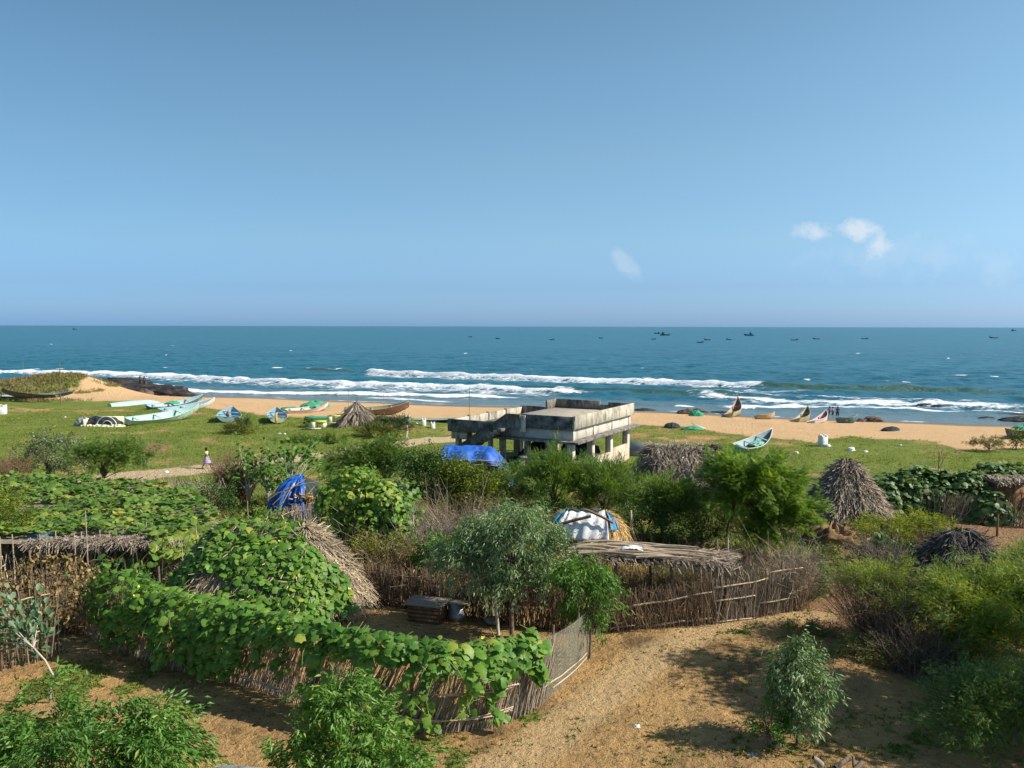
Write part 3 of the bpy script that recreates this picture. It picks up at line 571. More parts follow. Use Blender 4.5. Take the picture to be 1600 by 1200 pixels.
def fence(name, pts, hs, label, cat='fence', mat='stick', dens=45, thick=.016, lean=(0, .06), jit=.05, rails=(), railmat='rail', railr=.025, posts=0, postmat='stick', top=.12, cross=0, group=None, bundle=1, postr=.045, posth=1.12):
    W_ = [at(*p) for p in pts]; r, q, Ln = poly([(p.x, p.y) for p in W_]); hq = np.linspace(0, 1, len(hs))
    n = int(Ln*dens); u = U(0, 1, n); x = np.interp(u, q, r[:, 0])+rng.normal(size=n)*jit; y = np.interp(u, q, r[:, 1])+rng.normal(size=n)*jit
    org = W_[len(W_)//2]; t = thing(name, org, label, cat, group)
    tx = np.gradient(r[:, 0]); ty = np.gradient(r[:, 1]); l_ = np.hypot(tx, ty); tx = np.interp(u, q, tx/l_); ty = np.interp(u, q, ty/l_)
    h = np.interp(u, hq, hs)*(1-top*np.abs(rng.normal(size=n))); z = zg(x, y)
    P0 = np.stack([x, y, z-.05], 1); ln = rng.normal(size=n)*lean[1]+lean[0]*(.6+.8*vn(u*Ln*.5, u*0, 4))
    P2 = np.stack([x+tx*ln*h+rng.normal(size=n)*jit*.6, y+ty*ln*h+rng.normal(size=n)*jit*.6, z+h], 1)
    P1 = (P0+P2)/2+rng.normal(size=(n, 3))*jit*.5; v = np.clip(.5+rng.normal(size=n)*.28, 0, 1); th = thick*U(.6, 1.4, n)
    mb = MB(); mb.sticks(P0, P1, th, th*.85, v); mb.sticks(P1, P2, th*.85, th*.5, v)
    if cross:
        m = int(n*cross); i = rng.integers(0, n, m); S = P0[i]+(P2-P0)[i]*U(.1, .9, m)[:, None]; E = S+rng.normal(size=(m, 3))*np.array([.25, .25, .3]); mb.sticks(S, E, thick*.5, thick*.3, v[i])
    mb.build('stick_wall', M[mat], t)
    nx, ny = -np.gradient(r[:, 1]), np.gradient(r[:, 0]); l_ = np.hypot(nx, ny); nx, ny = nx/l_, ny/l_
    sg = np.where(nx*(0-r[:, 0])+ny*(0-r[:, 1]) > 0, 1, -1)
    for (u0, u1, f0, f1) in rails:
        m = (q >= u0) & (q <= u1); qq = q[m]; f = f0+(f1-f0)*(qq-u0)/(u1-u0+1e-9); hh = np.interp(qq, hq, hs)*f
        for b in range(bundle):
            o = .08+.02*b; P = np.stack([r[m, 0]+nx[m]*sg[m]*o, r[m, 1]+ny[m]*sg[m]*o, zg(r[m, 0], r[m, 1])+hh+b*.03+.025*np.sin(qq*40+b*2+u0*9)+rng.normal(size=m.sum())*.008], 1)[::2]
            if len(P) > 2: MB().tube(P, np.linspace(railr, railr*.6, len(P)), 5, .5).build('rail', M[railmat], t, smooth=True)
    for k in range(posts):
        f = (k+.5+U(-.2, .2))/posts; X = np.interp(f, q, r[:, 0]); Y = np.interp(f, q, r[:, 1]); hh = np.interp(f, hq, hs)*posth*U(.9, 1.1); z0 = G(X, Y)
        limbp = MB(); limb(limbp, (X, Y, z0-.1), (X+U(-.08, .08), Y+U(-.05, .05), z0+hh), postr, postr*.7, .01, 5, sides=6); limbp.build('post', M[postmat], t, smooth=True)
    return t, r, q
def vleaves(mb, P, Nn, size=.24, lift=.1, vb=.5, tang=None, per=1, tpl=BROAD):
    m = len(P); q = P+Nn*(U(.3, 1.6, m)*lift)[:, None]+rng.normal(size=(m, 3))*.03
    n2 = Nn*.75+rng.normal(size=(m, 3))*.33; n2[:, 2] += .35
    D = rdir(m)*.8; D[:, 2] -= .25; D -= n2*(np.sum(D*n2, 1)/np.sum(n2*n2, 1))[:, None]
    k = .85*vn(P[:, 0]*.9, P[:, 1]*.9+P[:, 2]*1.1, 13)+.15; s = size*np.where(U(0, 1, m) < .3, U(.35, .7, m), U(.7, 1.3, m))
    mb.leaves(q-D/np.linalg.norm(D, axis=1)[:, None]*s[:, None]*.4, D, n2, s, s*.95, tpl, np.clip(vb-.18+k*.42+rng.normal(size=m)*.16+.35*(U(0, 1, m) > .97), 0, 1))
def strands(mb, pts, r=.009, v=.5):
    for p in pts: mb.tube(p, r, 4, v, cap=False)

# ------------------------------------------------------------------ thatch
def roof_fn(c, rx, ry, ridge, zr, ze, rot=0., p=1.25, ripple=.06):
    cr, sr = math.cos(rot), math.sin(rot)
    def f(th, v):
        w = 1+ripple*np.sin(th*5+1)+ripple*.6*np.sin(th*11)
        ex = rx*np.cos(th)*w; ey = ry*np.sin(th)*w; gx = np.clip(ex, -ridge, ridge)*.9; gy = 0*ey
        X = gx+(ex-gx)*v; Y = gy+(ey-gy)*v; Z = zr+(ze-zr)*(v**p)
        return np.stack([c[0]+X*cr-Y*sr, c[1]+X*sr+Y*cr, c[2]+Z], -1)
    return f
def thatch(mb, f, n, ln=(.4, .9), w=.035, lift=.05, rag=.12, ths=(0, 2*math.pi), vr=(0, 1), vv=.5):
    th, v = np.meshgrid(np.linspace(ths[0], ths[1], 49), np.linspace(0, 1, 12), indexing='ij'); mb.quadgrid(f(th, v)-np.array([0, 0, .03]), vv*.5)
    th = U(ths[0], ths[1], n); v = vr[0]+(vr[1]-vr[0])*U(0, 1, n)**.85; P = f(th, v); Q = f(th, v+.05); Pt = f(th+.03, v)
    D = Q-P; T = Pt-P; Nn = np.cross(T, D); Nn *= np.sign(Nn[:, 2:3]+1e-9); Nn /= np.linalg.norm(Nn, axis=1)[:, None]+1e-9
    D /= np.linalg.norm(D, axis=1)[:, None]+1e-9; D = D+rng.normal(size=(n, 3))*rag; P = P+Nn*(U(0, 1, n)*lift)[:, None]
    patch = vn(P[:, 0]*1.6, P[:, 1]*1.6+P[:, 2]*2, 77)
    mb.leaves(P, D+Nn*U(-.02, .10, n)[:, None], Nn+rdir(n)*.5, U(ln[0], ln[1], n), w*U(.6, 1.7, n), STRIP, np.clip(vv-.25+patch*.5+rng.normal(size=n)*.2, 0, 1))
# ------------------------------------------------------------------ concrete building
M['concshade'] = rough_mat('shade_dark_stained_concrete', (.13, .125, .115), (.26, .25, .23), 2.2, stain=(.035, .033, .03), sscale=1.3, slo=.40, shi=.62, bump=.5, bscale=14, v_amt=.2)  # shade of front faces and underfloor painted in as dark concrete, plus stains
def building():
    o = at(897, 755); o = Vector((3.96, 52.3, 0)); u = np.array([.483, .876, 0]); s = np.array([-.876, .483, 0])
    t = thing('ruined_building', (o.x, o.y, 0), 'unfinished grey concrete building on stilts with a flat parapeted roof and broken outside stair', 'building')
    def W_(a, b, z): return np.array([o.x, o.y, 0])+u*a+s*b+np.array([0, 0, z])
    rz = math.atan2(u[1], u[0])
    def blk(name, mat, boxes, par=t):
        mb = MB()
        for (a0, a1, b0, b1, z0, z1) in boxes:
            q = [W_(a, b, z) for a in (a0, a1) for b in (b0, b1) for z in (z0, z1)]
            mb.add(q, [[0, 1, 3, 2], [4, 6, 7, 5], [0, 4, 5, 1], [2, 3, 7, 6], [0, 2, 6, 4], [1, 5, 7, 3]], .5)
        ob = mb.build(name, M[mat], par); bv = ob.modifiers.new('b', 'BEVEL'); bv.width = .015; bv.segments = 1; return ob
    A = 10.5; B = 6.45
    blk('roof_slab', 'slab', [(-.15, A+.1, -.1, B, 3.48, 3.62)])
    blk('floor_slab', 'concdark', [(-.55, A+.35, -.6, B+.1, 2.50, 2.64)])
    blk('roof_beam', 'plaster', [(.12, A-.1, .12, .32, 2.64, 3.48), (.12, .32, .32, B-.2, 2.64, 3.48), (A-.3, A-.1, .32, B-.2, 2.64, 3.48), (.32, A-.3, B-.4, B-.2, 2.64, 3.48)])
    for i in range(4):
        a = .1+i*(A-.45)/3; blk('wall_pier', 'plaster', [(a, a+.3, .06, .119, 2.641, 3.479)])
    # parapets: sunlit right one coloured pale, shaded front one coloured dark
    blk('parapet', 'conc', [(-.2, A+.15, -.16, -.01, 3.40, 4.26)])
    blk('parapet', 'concshade', [(-.2, -.05, -.01, 3.95, 3.30, 4.22)])
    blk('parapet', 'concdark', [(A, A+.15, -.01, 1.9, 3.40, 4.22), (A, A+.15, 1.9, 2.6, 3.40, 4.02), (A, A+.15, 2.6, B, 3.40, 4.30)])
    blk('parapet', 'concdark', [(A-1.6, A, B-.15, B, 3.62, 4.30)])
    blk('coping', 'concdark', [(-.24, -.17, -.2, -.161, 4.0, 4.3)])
    # small front projection; the sun on it is put in as pale plaster
    blk('front_projection', 'plaster', [(-.32, -.201, 3.35, 3.75, 3.05, 4.15)])
    # lower terrace
    blk('terrace_slab', 'concdark', [(-.1, A, B+.01, 9.35, 2.70, 2.86)])
    blk('terrace_parapet', 'concshade', [(-.25, -.10, 5.6, 9.5, 2.72, 3.58)])  # terrace front, its shade also put into the dark colour
    for k in range(4):
        a0 = -.1+k*2.7; a1 = min(a0+2.45, A)
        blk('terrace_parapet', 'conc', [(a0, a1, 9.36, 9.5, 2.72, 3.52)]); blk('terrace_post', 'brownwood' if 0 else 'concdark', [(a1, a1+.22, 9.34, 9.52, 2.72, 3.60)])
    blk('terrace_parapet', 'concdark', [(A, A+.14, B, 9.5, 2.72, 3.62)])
    # outside stair: sloped flank with a broken lower end, its steps and soffit
    prof = [(3.7, 4.22), (4.75, 4.22), (5.5, 3.72), (6.3, 3.20), (7.4, 2.55), (8.3, 1.95), (9.05, 1.40), (8.85, 1.2), (8.3, 1.3), (7.9, 1.15), (7.2, 1.75), (6.6, 2.0), (6.35, 2.45), (5.4, 2.75), (4.7, 3.25), (3.7, 3.25)]
    n = len(prof); q = [W_(-.42, b, z) for b, z in prof]+[W_(-.26, b, z) for b, z in prof]
    mb = MB(); mb.add(q, np.zeros((0, 4), int)); mb.Fc = {n: [(np.array([list(range(n)), list(range(2*n-1, n-1, -1))]), np.array([.5, .5]))], 4: [(np.array([[i, (i+1) % n, n+(i+1) % n, n+i] for i in range(n)]), np.full(n, .5))]}
    mb.build('stair_flank', M['concdark'], t)
    blk('stair_slab', 'concdark', [(-1.3, -.43, 4.6+k*.3, 4.92+k*.3, 3.1-k*.17, 3.3-k*.17) for k in range(10)])
    # pillars
    for (a, b, w) in [(.3, .3, .42), (3.5, .3, .42), (6.8, .3, .42), (A-.35, .3, .42), (.3, 3.5, .36), (.3, 5.4, .36), (3.6, 3.6, .36), (3.6, 6.1, .36), (7, 3.6, .36), (7, 6.1, .36), (A-.4, 3.5, .36), (A-.4, 6.1, .36), (.25, 8.9, .34), (5, 9.1, .3), (A-.4, 9.1, .3)]:
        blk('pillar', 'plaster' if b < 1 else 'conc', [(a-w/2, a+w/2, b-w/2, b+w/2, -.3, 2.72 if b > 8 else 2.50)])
    blk('bracket', 'conc', [(-.1, .6, 8.0, 9.3, 2.2, 2.69)])
    # stepped plinth wall, stained orange at its foot
    blk('plinth_wall', 'tanwall', [(1.2, 3.2, .05, .085, -.3, .5), (3.2, 6.59, .05, .30, -.3, 1.05), (7.01, A-.57, .05, .30, -.3, 1.25)])
    blk('ground_floor', 'concshade', [(0, A, .4, B, -.2, .12)])  # floor coloured dark so the space above it reads as deep shade
    return W_
BW = building()
def wheelring(mb, c, r, w, nrm, n=18, v=.5):
    nrm = np.array(nrm)/np.linalg.norm(nrm); a = np.cross(nrm, [0, 0, 1]); a /= np.linalg.norm(a); b = np.array([0, 0, 1.])
    th = np.linspace(0, 2*np.pi, n+1); mb.tube(np.array(c)+r*(np.cos(th)[:, None]*a+np.sin(th)[:, None]*b), w, 6, v, cap=False)
def bike(p, head, label, mat='bluedk'):
    p = Vector(p); d = np.array([math.cos(head), math.sin(head), 0]); nrm = np.array([-d[1], d[0], 0]); P = np.array(tuple(p)); t = thing('motorcycle', p, label, 'motorcycle', 'motorcycles parked under the building')
    for s_ in (-.62, .62):
        mb = MB(); wheelring(mb, P+d*s_+np.array([0, 0, .3]), .27, .06, nrm); w = mb.build('wheel', M['black'], t, smooth=True)
        mb = MB(); wheelring(mb, P+d*s_+np.array([0, 0, .3]), .19, .015, nrm); 
        for k in range(6):
            th = k*math.pi/3; mb.sticks([P+d*s_+np.array([0, 0, .3])], [P+d*s_+np.array([0, 0, .3])+.19*(math.cos(th)*d+math.sin(th)*np.array([0, 0, 1]))], .01, .01)
        mb.build('rim', M['metal'], w)
    c = P+np.array([0, 0, .45]); mb = MB(); mb.tube([c-d*.3+[0, 0, .2], c+[0, 0, .32], c+d*.3+[0, 0, .3], c+d*.42+[0, 0, .15]], [.1, .14, .17, .06], 8); mb.build('tank', M[mat], t, smooth=True)
    mb = MB(); mb.tube([c-d*.7+[0, 0, .28], c-d*.3+[0, 0, .3], c+d*.05+[0, 0, .33]], [.08, .11, .08], 8); mb.build('seat', M['black'], t, smooth=True)
    mb = MB(); mb.box(c-[0, 0, .1], (.38, .28, .3), head); mb.tube([c+d*.62-[0, 0, .15], c+d*.42+[0, 0, .45]], .03, 6); mb.tube([c-d*.62-[0, 0, .15], c-d*.1-[0, 0, .05]], .03, 6); mb.build('engine_frame', M['metal'], t)
    mb = MB(); mb.tube([c+d*.36+[0, 0, .5]-nrm*.34, c+d*.42+[0, 0, .46], c+d*.36+[0, 0, .5]+nrm*.34], .018, 6); mb.build('handlebar', M['metal'], t)
bike(BW(2.2, 5.2, .12), R(25), 'motorcycle in the shade under the stair end of the building')
bike(BW(2.4, 3.0, .12), R(10), 'motorcycle parked in the shade behind the middle front pillar of the building')
def heap(name, base, r, mat, label, cat, rz=0, n=26, h=None, rough_=.25, seed=0, group=None, smooth=True):
    rx, ry, hh = r; th, ph = np.meshgrid(np.linspace(0, 2*np.pi, n*2, endpoint=False), np.linspace(0, np.pi/2, n), indexing='xy')
    k = 1+rough_*(fbm(th*2+seed*3.1+np.cos(th)*2, ph*3+np.sin(th)*2, seed, 4)-.5)*2
    X = rx*np.cos(th)*np.cos(ph)*k; Y = ry*np.sin(th)*np.cos(ph)*k; Z = hh*np.sin(ph)*k-.04
    c, s_ = math.cos(rz), math.sin(rz); mb = MB(); mb.quadgrid(np.stack([base[0]+X*c-Y*s_, base[1]+X*s_+Y*c, base[2]+Z], -1), .5, close=True)
    o = mb.build(name, M[mat], org=base, smooth=smooth); return tag(o, label, cat, group)
heap('dark_heap', BW(5.2, 1.6, .12), (1.2, .9, 1.2), 'netdk', 'dark rounded net heap stored behind the right-hand pillars of the concrete building', 'net pile', seed=3)
heap('dark_heap', BW(1.9, 1.8, .12), (1.1, .9, 1.3), 'blacktarp', 'black heap added to darken the space behind the near corner pillar of the building', 'net pile', seed=4)  # added clutter, stands in for the shade under the building
heap('dark_heap', BW(4.2, 4.6, .12), (1.6, 1.1, 1.6), 'netdk', 'large dark heap added for the gloom deep under the middle of the building', 'net pile', seed=5)  # invented filler that makes the underfloor nearly black
heap('dark_heap', BW(7.8, 3.0, .12), (1.6, 1.2, 1.5), 'blacktarp', 'black heap added to darken the far right bay under the building', 'net pile', seed=6)  # another added dark filler for the underfloor shade
# cement drying floor
def plat():
    t = thing('cement_platform', at(1045, 704), 'pale cement drying platform on the grass right of the concrete building', 'platform')
    a = atz(984, 704, .5); b = atz(1082, 711, .5); c = atz(1111, 700, .5); d = atz(985, 689, .5)
    mb = MB(); top = [a, b, c, d]; q = [(*p[:2], .5) for p in top]+[(*p[:2], -.4) for p in top]; mb.add(q, [[0, 1, 2, 3], [0, 4, 5, 1], [1, 5, 6, 2], [2, 6, 7, 3], [3, 7, 4, 0]]); mb.build('slab', M['slab'], t)
    return t
plat()
# ------------------------------------------------------------------ boats
def hull_pts(L_, B, D, rise, m=22, k=9, inset=0., fl=.0, stern=.72):
    s = np.linspace(0, 1, m); t = np.linspace(-1, 1, k)
    b = B/2*np.minimum(stern+(1-stern)*np.sin(np.clip(s/.45, 0, 1)*np.pi/2), 1)*(1-np.clip((s-.42)/.58, 0, 1)**2.1)+.03-inset
    g = D*(1+.12*(1-2*s)**2)+rise*np.clip(s, 0, 1)**3; kz = .8*(D*.5+rise)*np.clip((s-.68)/.32, 0, 1)**1.8+.10*np.clip((.2-s)/.2, 0, 1)+fl
    S, T = np.meshgrid(s, t, indexing='ij'); X = -L_/2+L_*S+.0*T; bb = np.maximum(b, .01)[:, None]
    Y = bb*np.sign(T)*np.abs(T)**.72; Z = kz[:, None]+(g[:, None]-kz[:, None]-(.0 if inset == 0 else .01))*np.abs(T)**1.9
    X = X+.0
    return np.stack([X, Y, Z], -1), s, b, g, kz
def boat(name, loc, psi, L_, B, D, rise, outer, inner, label, cat='boat', rim=None, heel=0., seats=3, flip=False, engine=False, group='wooden fishing boats pulled up ashore', cargo=None, pitch=0., stripe=None, stern=.72):
    rot = (heel+(math.pi if flip else 0), pitch, psi); loc = Vector(loc)
    t = thing(name, loc+Vector((0, 0, D*1.0 if flip else -.03)), label, cat, group, rot=rot)
    P, s, b, g, kz = hull_pts(L_, B, D, rise, stern=stern); mb = MB(); mb.quadgrid(P, .5)
    mb.add(P[0], np.zeros((0, 4), int)); base = mb.n-9; mb.Fc.setdefault(9, []).append((np.array([[base+i for i in range(9)]]), np.array([.4])))
    mb.build('hull', M[outer], t, local=True)
    if not flip:
        Q, *_ = hull_pts(L_-.12, B, D, rise, inset=.045, fl=.05, stern=stern); mb = MB(); mb.quadgrid(Q, .5); mb.build('hull_lining', M[inner], t, local=True)
        for f in np.linspace(.12, .72, seats):
            i = f*(len(s)-1); bb = np.interp(f, s, b); gg = np.interp(f, s, g)-.08; mb = MB(); mb.box((-L_/2+L_*f, 0, gg), (.2, 2*bb-.06, .04)); mb.build('thwart', M[inner], t, local=True)
    for sg in (0, -1):
        mb = MB(); p = P[:, sg].copy(); mb.tube(p+[0, 0, .01], .035, 5); mb.build('gunwale', M[rim or inner], t, local=True, smooth=True)
    if stripe:
        for sg in (1, 7): 
            p1 = P[1:-2, sg].copy(); p0 = P[1:-2, 0 if sg == 1 else 8].copy(); a = p0*.75+p1*.25; c_ = p0*.35+p1*.65; o_ = np.array([0, -.012 if sg == 1 else .012, 0])
            mb = MB(); mb.quadgrid(np.stack([a+o_, c_+o_], 1), .5); mb.build('stripe', M[stripe], t, local=True)
    if engine:
        c = np.array([-L_/2-.1, 0, g[0]+.1]); mb = MB(); mb.box(c+[.25, 0, .15], (.45, .3, .35)); mb.tube([c+[.2, 0, .1], c+[.05, 0, .45]], .09, 8); e = mb.build('engine', M['rust'], t, local=True)
        mb = MB(); mb.tube([c+[.5, 0, .35], c+[1.3, .1, .45]], .03, 6); mb.build('shaft', M['rust'], e, local=True)
    return t
def pile_in(t, x, y, z, r, mat, nm):  # heap lying in a boat
    pass
def B_(px, py, *a, **k): return boat('fishing_boat', at(px, py), *a, **k)
B_(256, 659, R(56), 7.9, 1.9, .62, .95, 'pale', 'aqua', 'longest pale green boat on the left grass with a rust-streaked hull and yellow stern', rim='aqua', heel=R(11), stripe=None)
B_(274, 636, R(58), 7.6, 1.4, .45, .9, 'bluedk', 'ltblue', 'blue-green boat with a green net on board, on the left grass', rim='ltblue', heel=R(14))
B_(293, 641, R(59), 7.4, 1.2, .4, .85, 'whitep', 'bluep', 'slim white-sided boat, blue inside, between the pale green boat and the netted boat', rim='whitep', heel=R(12))
B_(212, 632, R(56), 6.9, 1.4, .5, .35, 'aqua', 'aqua', 'light aqua boat lying upside down on the left grass', flip=True, rim='aqua')
B_(58, 617, R(6), 9.2, 1.0, .34, .6, 'bluedk', 'aqua', 'long dark canoe with an aqua inside at the foot of the grassy dune', rim='tan', heel=R(12), cat='canoe')
B_(45, 612, R(172), 8.0, 1.0, .34, .65, 'brownp', 'brownp', 'dark brown canoe with its bow raised to the left, against the grassy dune', rim='black', heel=R(6), cat='canoe')
B_(358, 656, R(103), 4.6, 2.3, .6, .5, 'ltblue', 'bluep', 'blue boat seen stern-on with an engine on its stern, left of the green-sided one', rim='ltblue', heel=R(7), engine=True, pitch=R(-2), stern=.92)
tG = B_(432, 657, R(108), 4.4, 2.0, .6, .5, 'pale', 'bluep', 'blue boat seen stern-on with an orange rope hanging over its stern', rim='ltblue', heel=R(4), pitch=R(-2), stern=.92)
B_(480, 645, R(40), 5.2, 1.4, .5, .6, 'whitep', 'pale', 'small white boat with red marks on the sand, a green net piled on its bow', rim='tan', stripe='pink', heel=R(8))
B_(589, 648, R(10), 7.2, 1.6, .7, .75, 'brownp', 'khaki', 'large brown weathered boat standing on the sand behind the dry palm frond pile', rim='khaki', heel=R(6))
B_(690, 660, R(-4), 6.5, 1.1, .3, .35, 'black', 'ltblue', 'low black canoe on the sand just left of the concrete building', rim='ltblue', cat='canoe')
B_(1150, 650, R(62), 6.6, 1.6, .6, 1.6, 'khaki', 'tan', 'steep-bowed khaki boat with pink bow, alone on the beach right of the green net', rim='pink', heel=R(-14), stripe='yel')
B_(1197, 655, R(15), 2.6, 1.2, .45, .4, 'tan', 'yel', 'short tan and yellow raft-like boat on the sand, second of the right beach boats', rim='yel', heel=R(-18), seats=2)
B_(1256, 659, R(54), 5.6, 1.5, .55, 1.1, 'khaki', 'tan', 'tan and grey boat on the beach just left of the white and pink one', rim='tan', heel=R(-14))
B_(1282, 661, R(50), 5.4, 1.4, .45, .85, 'whitep', 'pink', 'white and pink boat on the beach next to three people at the water', rim='whitep', heel=R(-14), stripe='pink')
B_(1325, 661, R(8), 2.5, 1.3, .6, .3, 'bluedk', 'tan', 'small dark boat with light sticks on top, rightmost of the boats by the people', rim='tan', heel=R(-12), seats=2)
B_(1615, 684, R(6), 4.8, 1.6, .75, .5, 'brownp', 'net', 'dark boat under a green net cut by the right edge of the picture', rim='tan')
tQ = boat('fishing_boat', at(1176, 703), R(48), 5.6, 1.5, .6, .95, 'turq', 'ltblue', 'turquoise and yellow boat with a grey bow on the grass behind the thatched huts', cat='boat', rim='whitep', heel=R(14), stripe='yel', group='wooden fishing boats pulled up ashore')
def onboat(px, py, up): p = at(px, py); return Vector((p.x, p.y, p.z+up))
heap('fishing_net', onboat(492, 642, .45), (1.7, 1.0, .75), 'net', 'green net heaped over the bow of the small white boat', 'net', rz=R(30), seed=5)
heap('fishing_net', at(456, 641), (1.5, .8, .45), 'net', 'low green net pile on the sand left of the small white boat', 'net', seed=6)
heap('fishing_net', at(500, 652), (1.9, .9, .14), 'net', 'flat green net spread on the sand behind the cream benches', 'net', rz=R(-12), seed=7)
heap('fishing_net', onboat(270, 637, .5), (.9, .6, .35), 'net', 'pale green net lying in the blue-green boat on the left grass', 'net', rz=R(40), seed=8)
heap('fishing_net', at(1087, 650), (.9, .7, .75), 'net', 'green net bundle standing on the sand by the red rocks', 'net', seed=9)
heap('fishing_net', at(1050, 668), (.8, .6, .5), 'netdk', 'dark green net basket on the grass edge right of the building', 'net', seed=10)
heap('fishing_net', at(1081, 671), (1.0, .5, .35), 'net', 'small green net pile beside a pale plank on the grass edge', 'net', seed=11)
heap('fishing_net', at(1392, 673), (.95, .6, .45), 'netdk', 'dark net mound alone on the open beach at right', 'net', seed=12)
heap('fishing_net', onboat(1598, 682, .45), (1.4, .8, .6), 'net', 'bright green net on the dark boat at the right edge', 'net', seed=13)
heap('fishing_net', onboat(1183, 702, .45), (1.1, .5, .3), 'turq', 'turquoise net folded inside the turquoise boat', 'net', rz=R(48), seed=14)
mb = MB(); p = at(432, 664); mb.tube([(p.x+.1, p.y-.35, p.z+.15), (p.x+.05, p.y-.25, p.z+.6), (p.x-.05, p.y+.05, p.z+1.05), (p.x-.1, p.y+.8, p.z+1.2)], [.10, .14, .13, .06], 7); tag(mb.build('rope_bundle', M['orange'], org=p, smooth=True), 'orange rope bundle hanging over the stern of the blue boat', 'rope')
mb = MB(); p = at(1092, 670); mb.box((p.x, p.y, p.z+.25), (1.6, .18, .06), R(-20), ry=R(20)); tag(mb.build('plank', M['white'], org=p), 'pale plank leaning on the small green net at the grass edge', 'plank')
# boats at sea
def trawler(px, py, L_, label, flipx=False):
    p = Vector(atz(px, py, WL)); sc = L_/12; t = thing('trawler', p, label, 'trawler', 'boats far out at sea', rot=(0, 0, R(8)+(math.pi if flipx else 0))); t.scale = (sc, sc, sc)
    P, s, b, g, kz = hull_pts(12, 3.4, 1.7, 1.1); mb = MB(); P[..., 2] -= .5; mb.quadgrid(P, .5); mb.build('hull', M['bluedk'], t, local=True)
    mb = MB(); mb.box((-2.6, 0, 2.3), (3, 2.2, 2.2)); c = mb.build('cabin', M['bluedk'], t, local=True); mb = MB(); mb.box((-2.6, 0, 3.5), (3.5, 2.6, .15)); mb.build('roof', M['bluedk'], c, local=True)
    mb = MB(); mb.box((0, 0, 1.0), (9.5, 2.6, .12)); mb.build('deck', M['brownwood'], t, local=True)
    for x, h_ in ((-1.2, 5.6), (3.4, 4.0)): mb = MB(); mb.tube([(x, 0, 1), (x, 0, h_)], .12, 6); mb.build('mast', M['bluedk'], t, local=True)
    mb = MB(); mb.tube([(-1.2, 0, 5), (-5.4, 0, 3.6)], .1, 5); mb.build('boom', M['bluedk'], t, local=True)
trawler(1040, 524.2, 14, 'larger dark trawler, front one of the pair right of the middle of the sea'); trawler(1027, 521.6, 10, 'smaller trawler just behind and left of the larger one', True); trawler(1170, 524.6, 13, 'lone dark trawler with a tall stern cabin, farther right than the pair', True)
trawler(117, 514.8, 13, 'tiny trawler on the horizon at far left'); trawler(1584, 517.2, 17, 'tiny trawler under the horizon at the far right edge')
sea0 = None
for i, (px, py, w, lab) in enumerate([(1094.6, 535.6, 11, 'nearest sea canoe, below and left of the lone trawler'), (1105, 531.4, 10, 'sea canoe just above the nearest one'), (1021.6, 530.4, 8, 'sea canoe directly below the pair of trawlers'), (1138.6, 531, 8, 'sea canoe left of and below the lone trawler'), (1241.6, 531.8, 11, 'sea canoe right of the lone trawler'), (1275, 530, 11, 'sea canoe halfway between the lone trawler and the far right canoes'), (1351.5, 529.8, 10, 'sea canoe above the right group of clouds\' reflection, second from the right edge'), (1552, 528.4, 14, 'sea canoe with both ends raised near the right edge'), (863, 531.4, 8, 'sea canoe in the middle of the picture above the concrete building'), (778, 529.6, 7, 'sea canoe left of the middle one'), (735, 526.8, 6, 'small sea canoe farthest left of the middle group'), (939, 528.8, 6, 'faint sea canoe right of the middle one')]):
    if i == 6: lab = 'sea canoe straight below the large white cloud'
    if i == 0:
        sea0 = boat('sea_canoe', (0, 0, 0), 0, 7, 1.4, .75, .9, 'bluedk', 'brownwood', lab, 'canoe', rim='black', seats=2, group='boats far out at sea', engine=True); t = sea0
    else: t = copy_tree(sea0); t['label'] = lab
    p = atz(px, py, WL); t.location = (p[0], p[1], WL-.25); k = w*p[1]/F/7*1.02; t.scale = (k, max(k, 1), max(k*.9, 1)); t.rotation_euler = (0, 0, R(U(-12, 12)+(180 if i % 2 else 0)))
# ------------------------------------------------------------------ beach furniture
def bollard(px, py, w, h, label, mat='white', cap='white'):
    p = at(px, py); t = thing('concrete_block', p, label, 'block', 'white painted concrete blocks by the shore')
    mb = MB(); mb.box((p.x, p.y, p.z+h/2-.1), (w, w, h+.2), R(20)); o = mb.build('block', M[mat], t); bv = o.modifiers.new('b', 'BEVEL'); bv.width = .03
    mb = MB()
    for a, b in ((-1, -1), (1, -1), (-1, 1), (1, 1)): mb.box((p.x+a*w*.33, p.y+b*w*.33, p.z+h+.05), (w*.26, w*.26, .1), R(20))
    mb.build('cap', M[cap], t); return t
bollard(1285.5, 697, .58, .85, 'tall white concrete block on the grass edge beyond the conical hut'); bollard(637, 660, .45, .55, 'white block nearest the sand left of the building, topmost of three'); bollard(662, 665, .4, .6, 'white block in the middle of the three left of the building'); bollard(676, 669, .4, .5, 'white block closest to the building of three in the grass')
bollard(3, 647, .9, .95, 'white block cut by the left edge of the picture on the grass', 'white', 'cream')
def bench(px, py, label):
    p = at(px, py); t = thing('cement_bench', p, label, 'bench', 'cream cement benches on the grass')
    q = lambda a, b, c, sz, nm, m: MB().box((p.x+a, p.y+b, p.z+c), sz, R(-12)).build(nm, M[m], t)
    q(-.45, 0, .3, (.5, .8, .62), 'pedestal', 'cream'); q(.5, .1, .25, (.3, .7, .5), 'pedestal', 'cream'); q(0, .05, .66, (1.4, .75, .1), 'seat', 'lime'); q(-.3, -.2, .02, (1.2, 1.1, .08), 'base', 'cream')
bench(498, 669, 'cream and yellow-green cement bench in front of the dry palm frond pile, nearest of two'); bench(524, 660, 'cream cement bench half hidden by the dry palm frond pile')
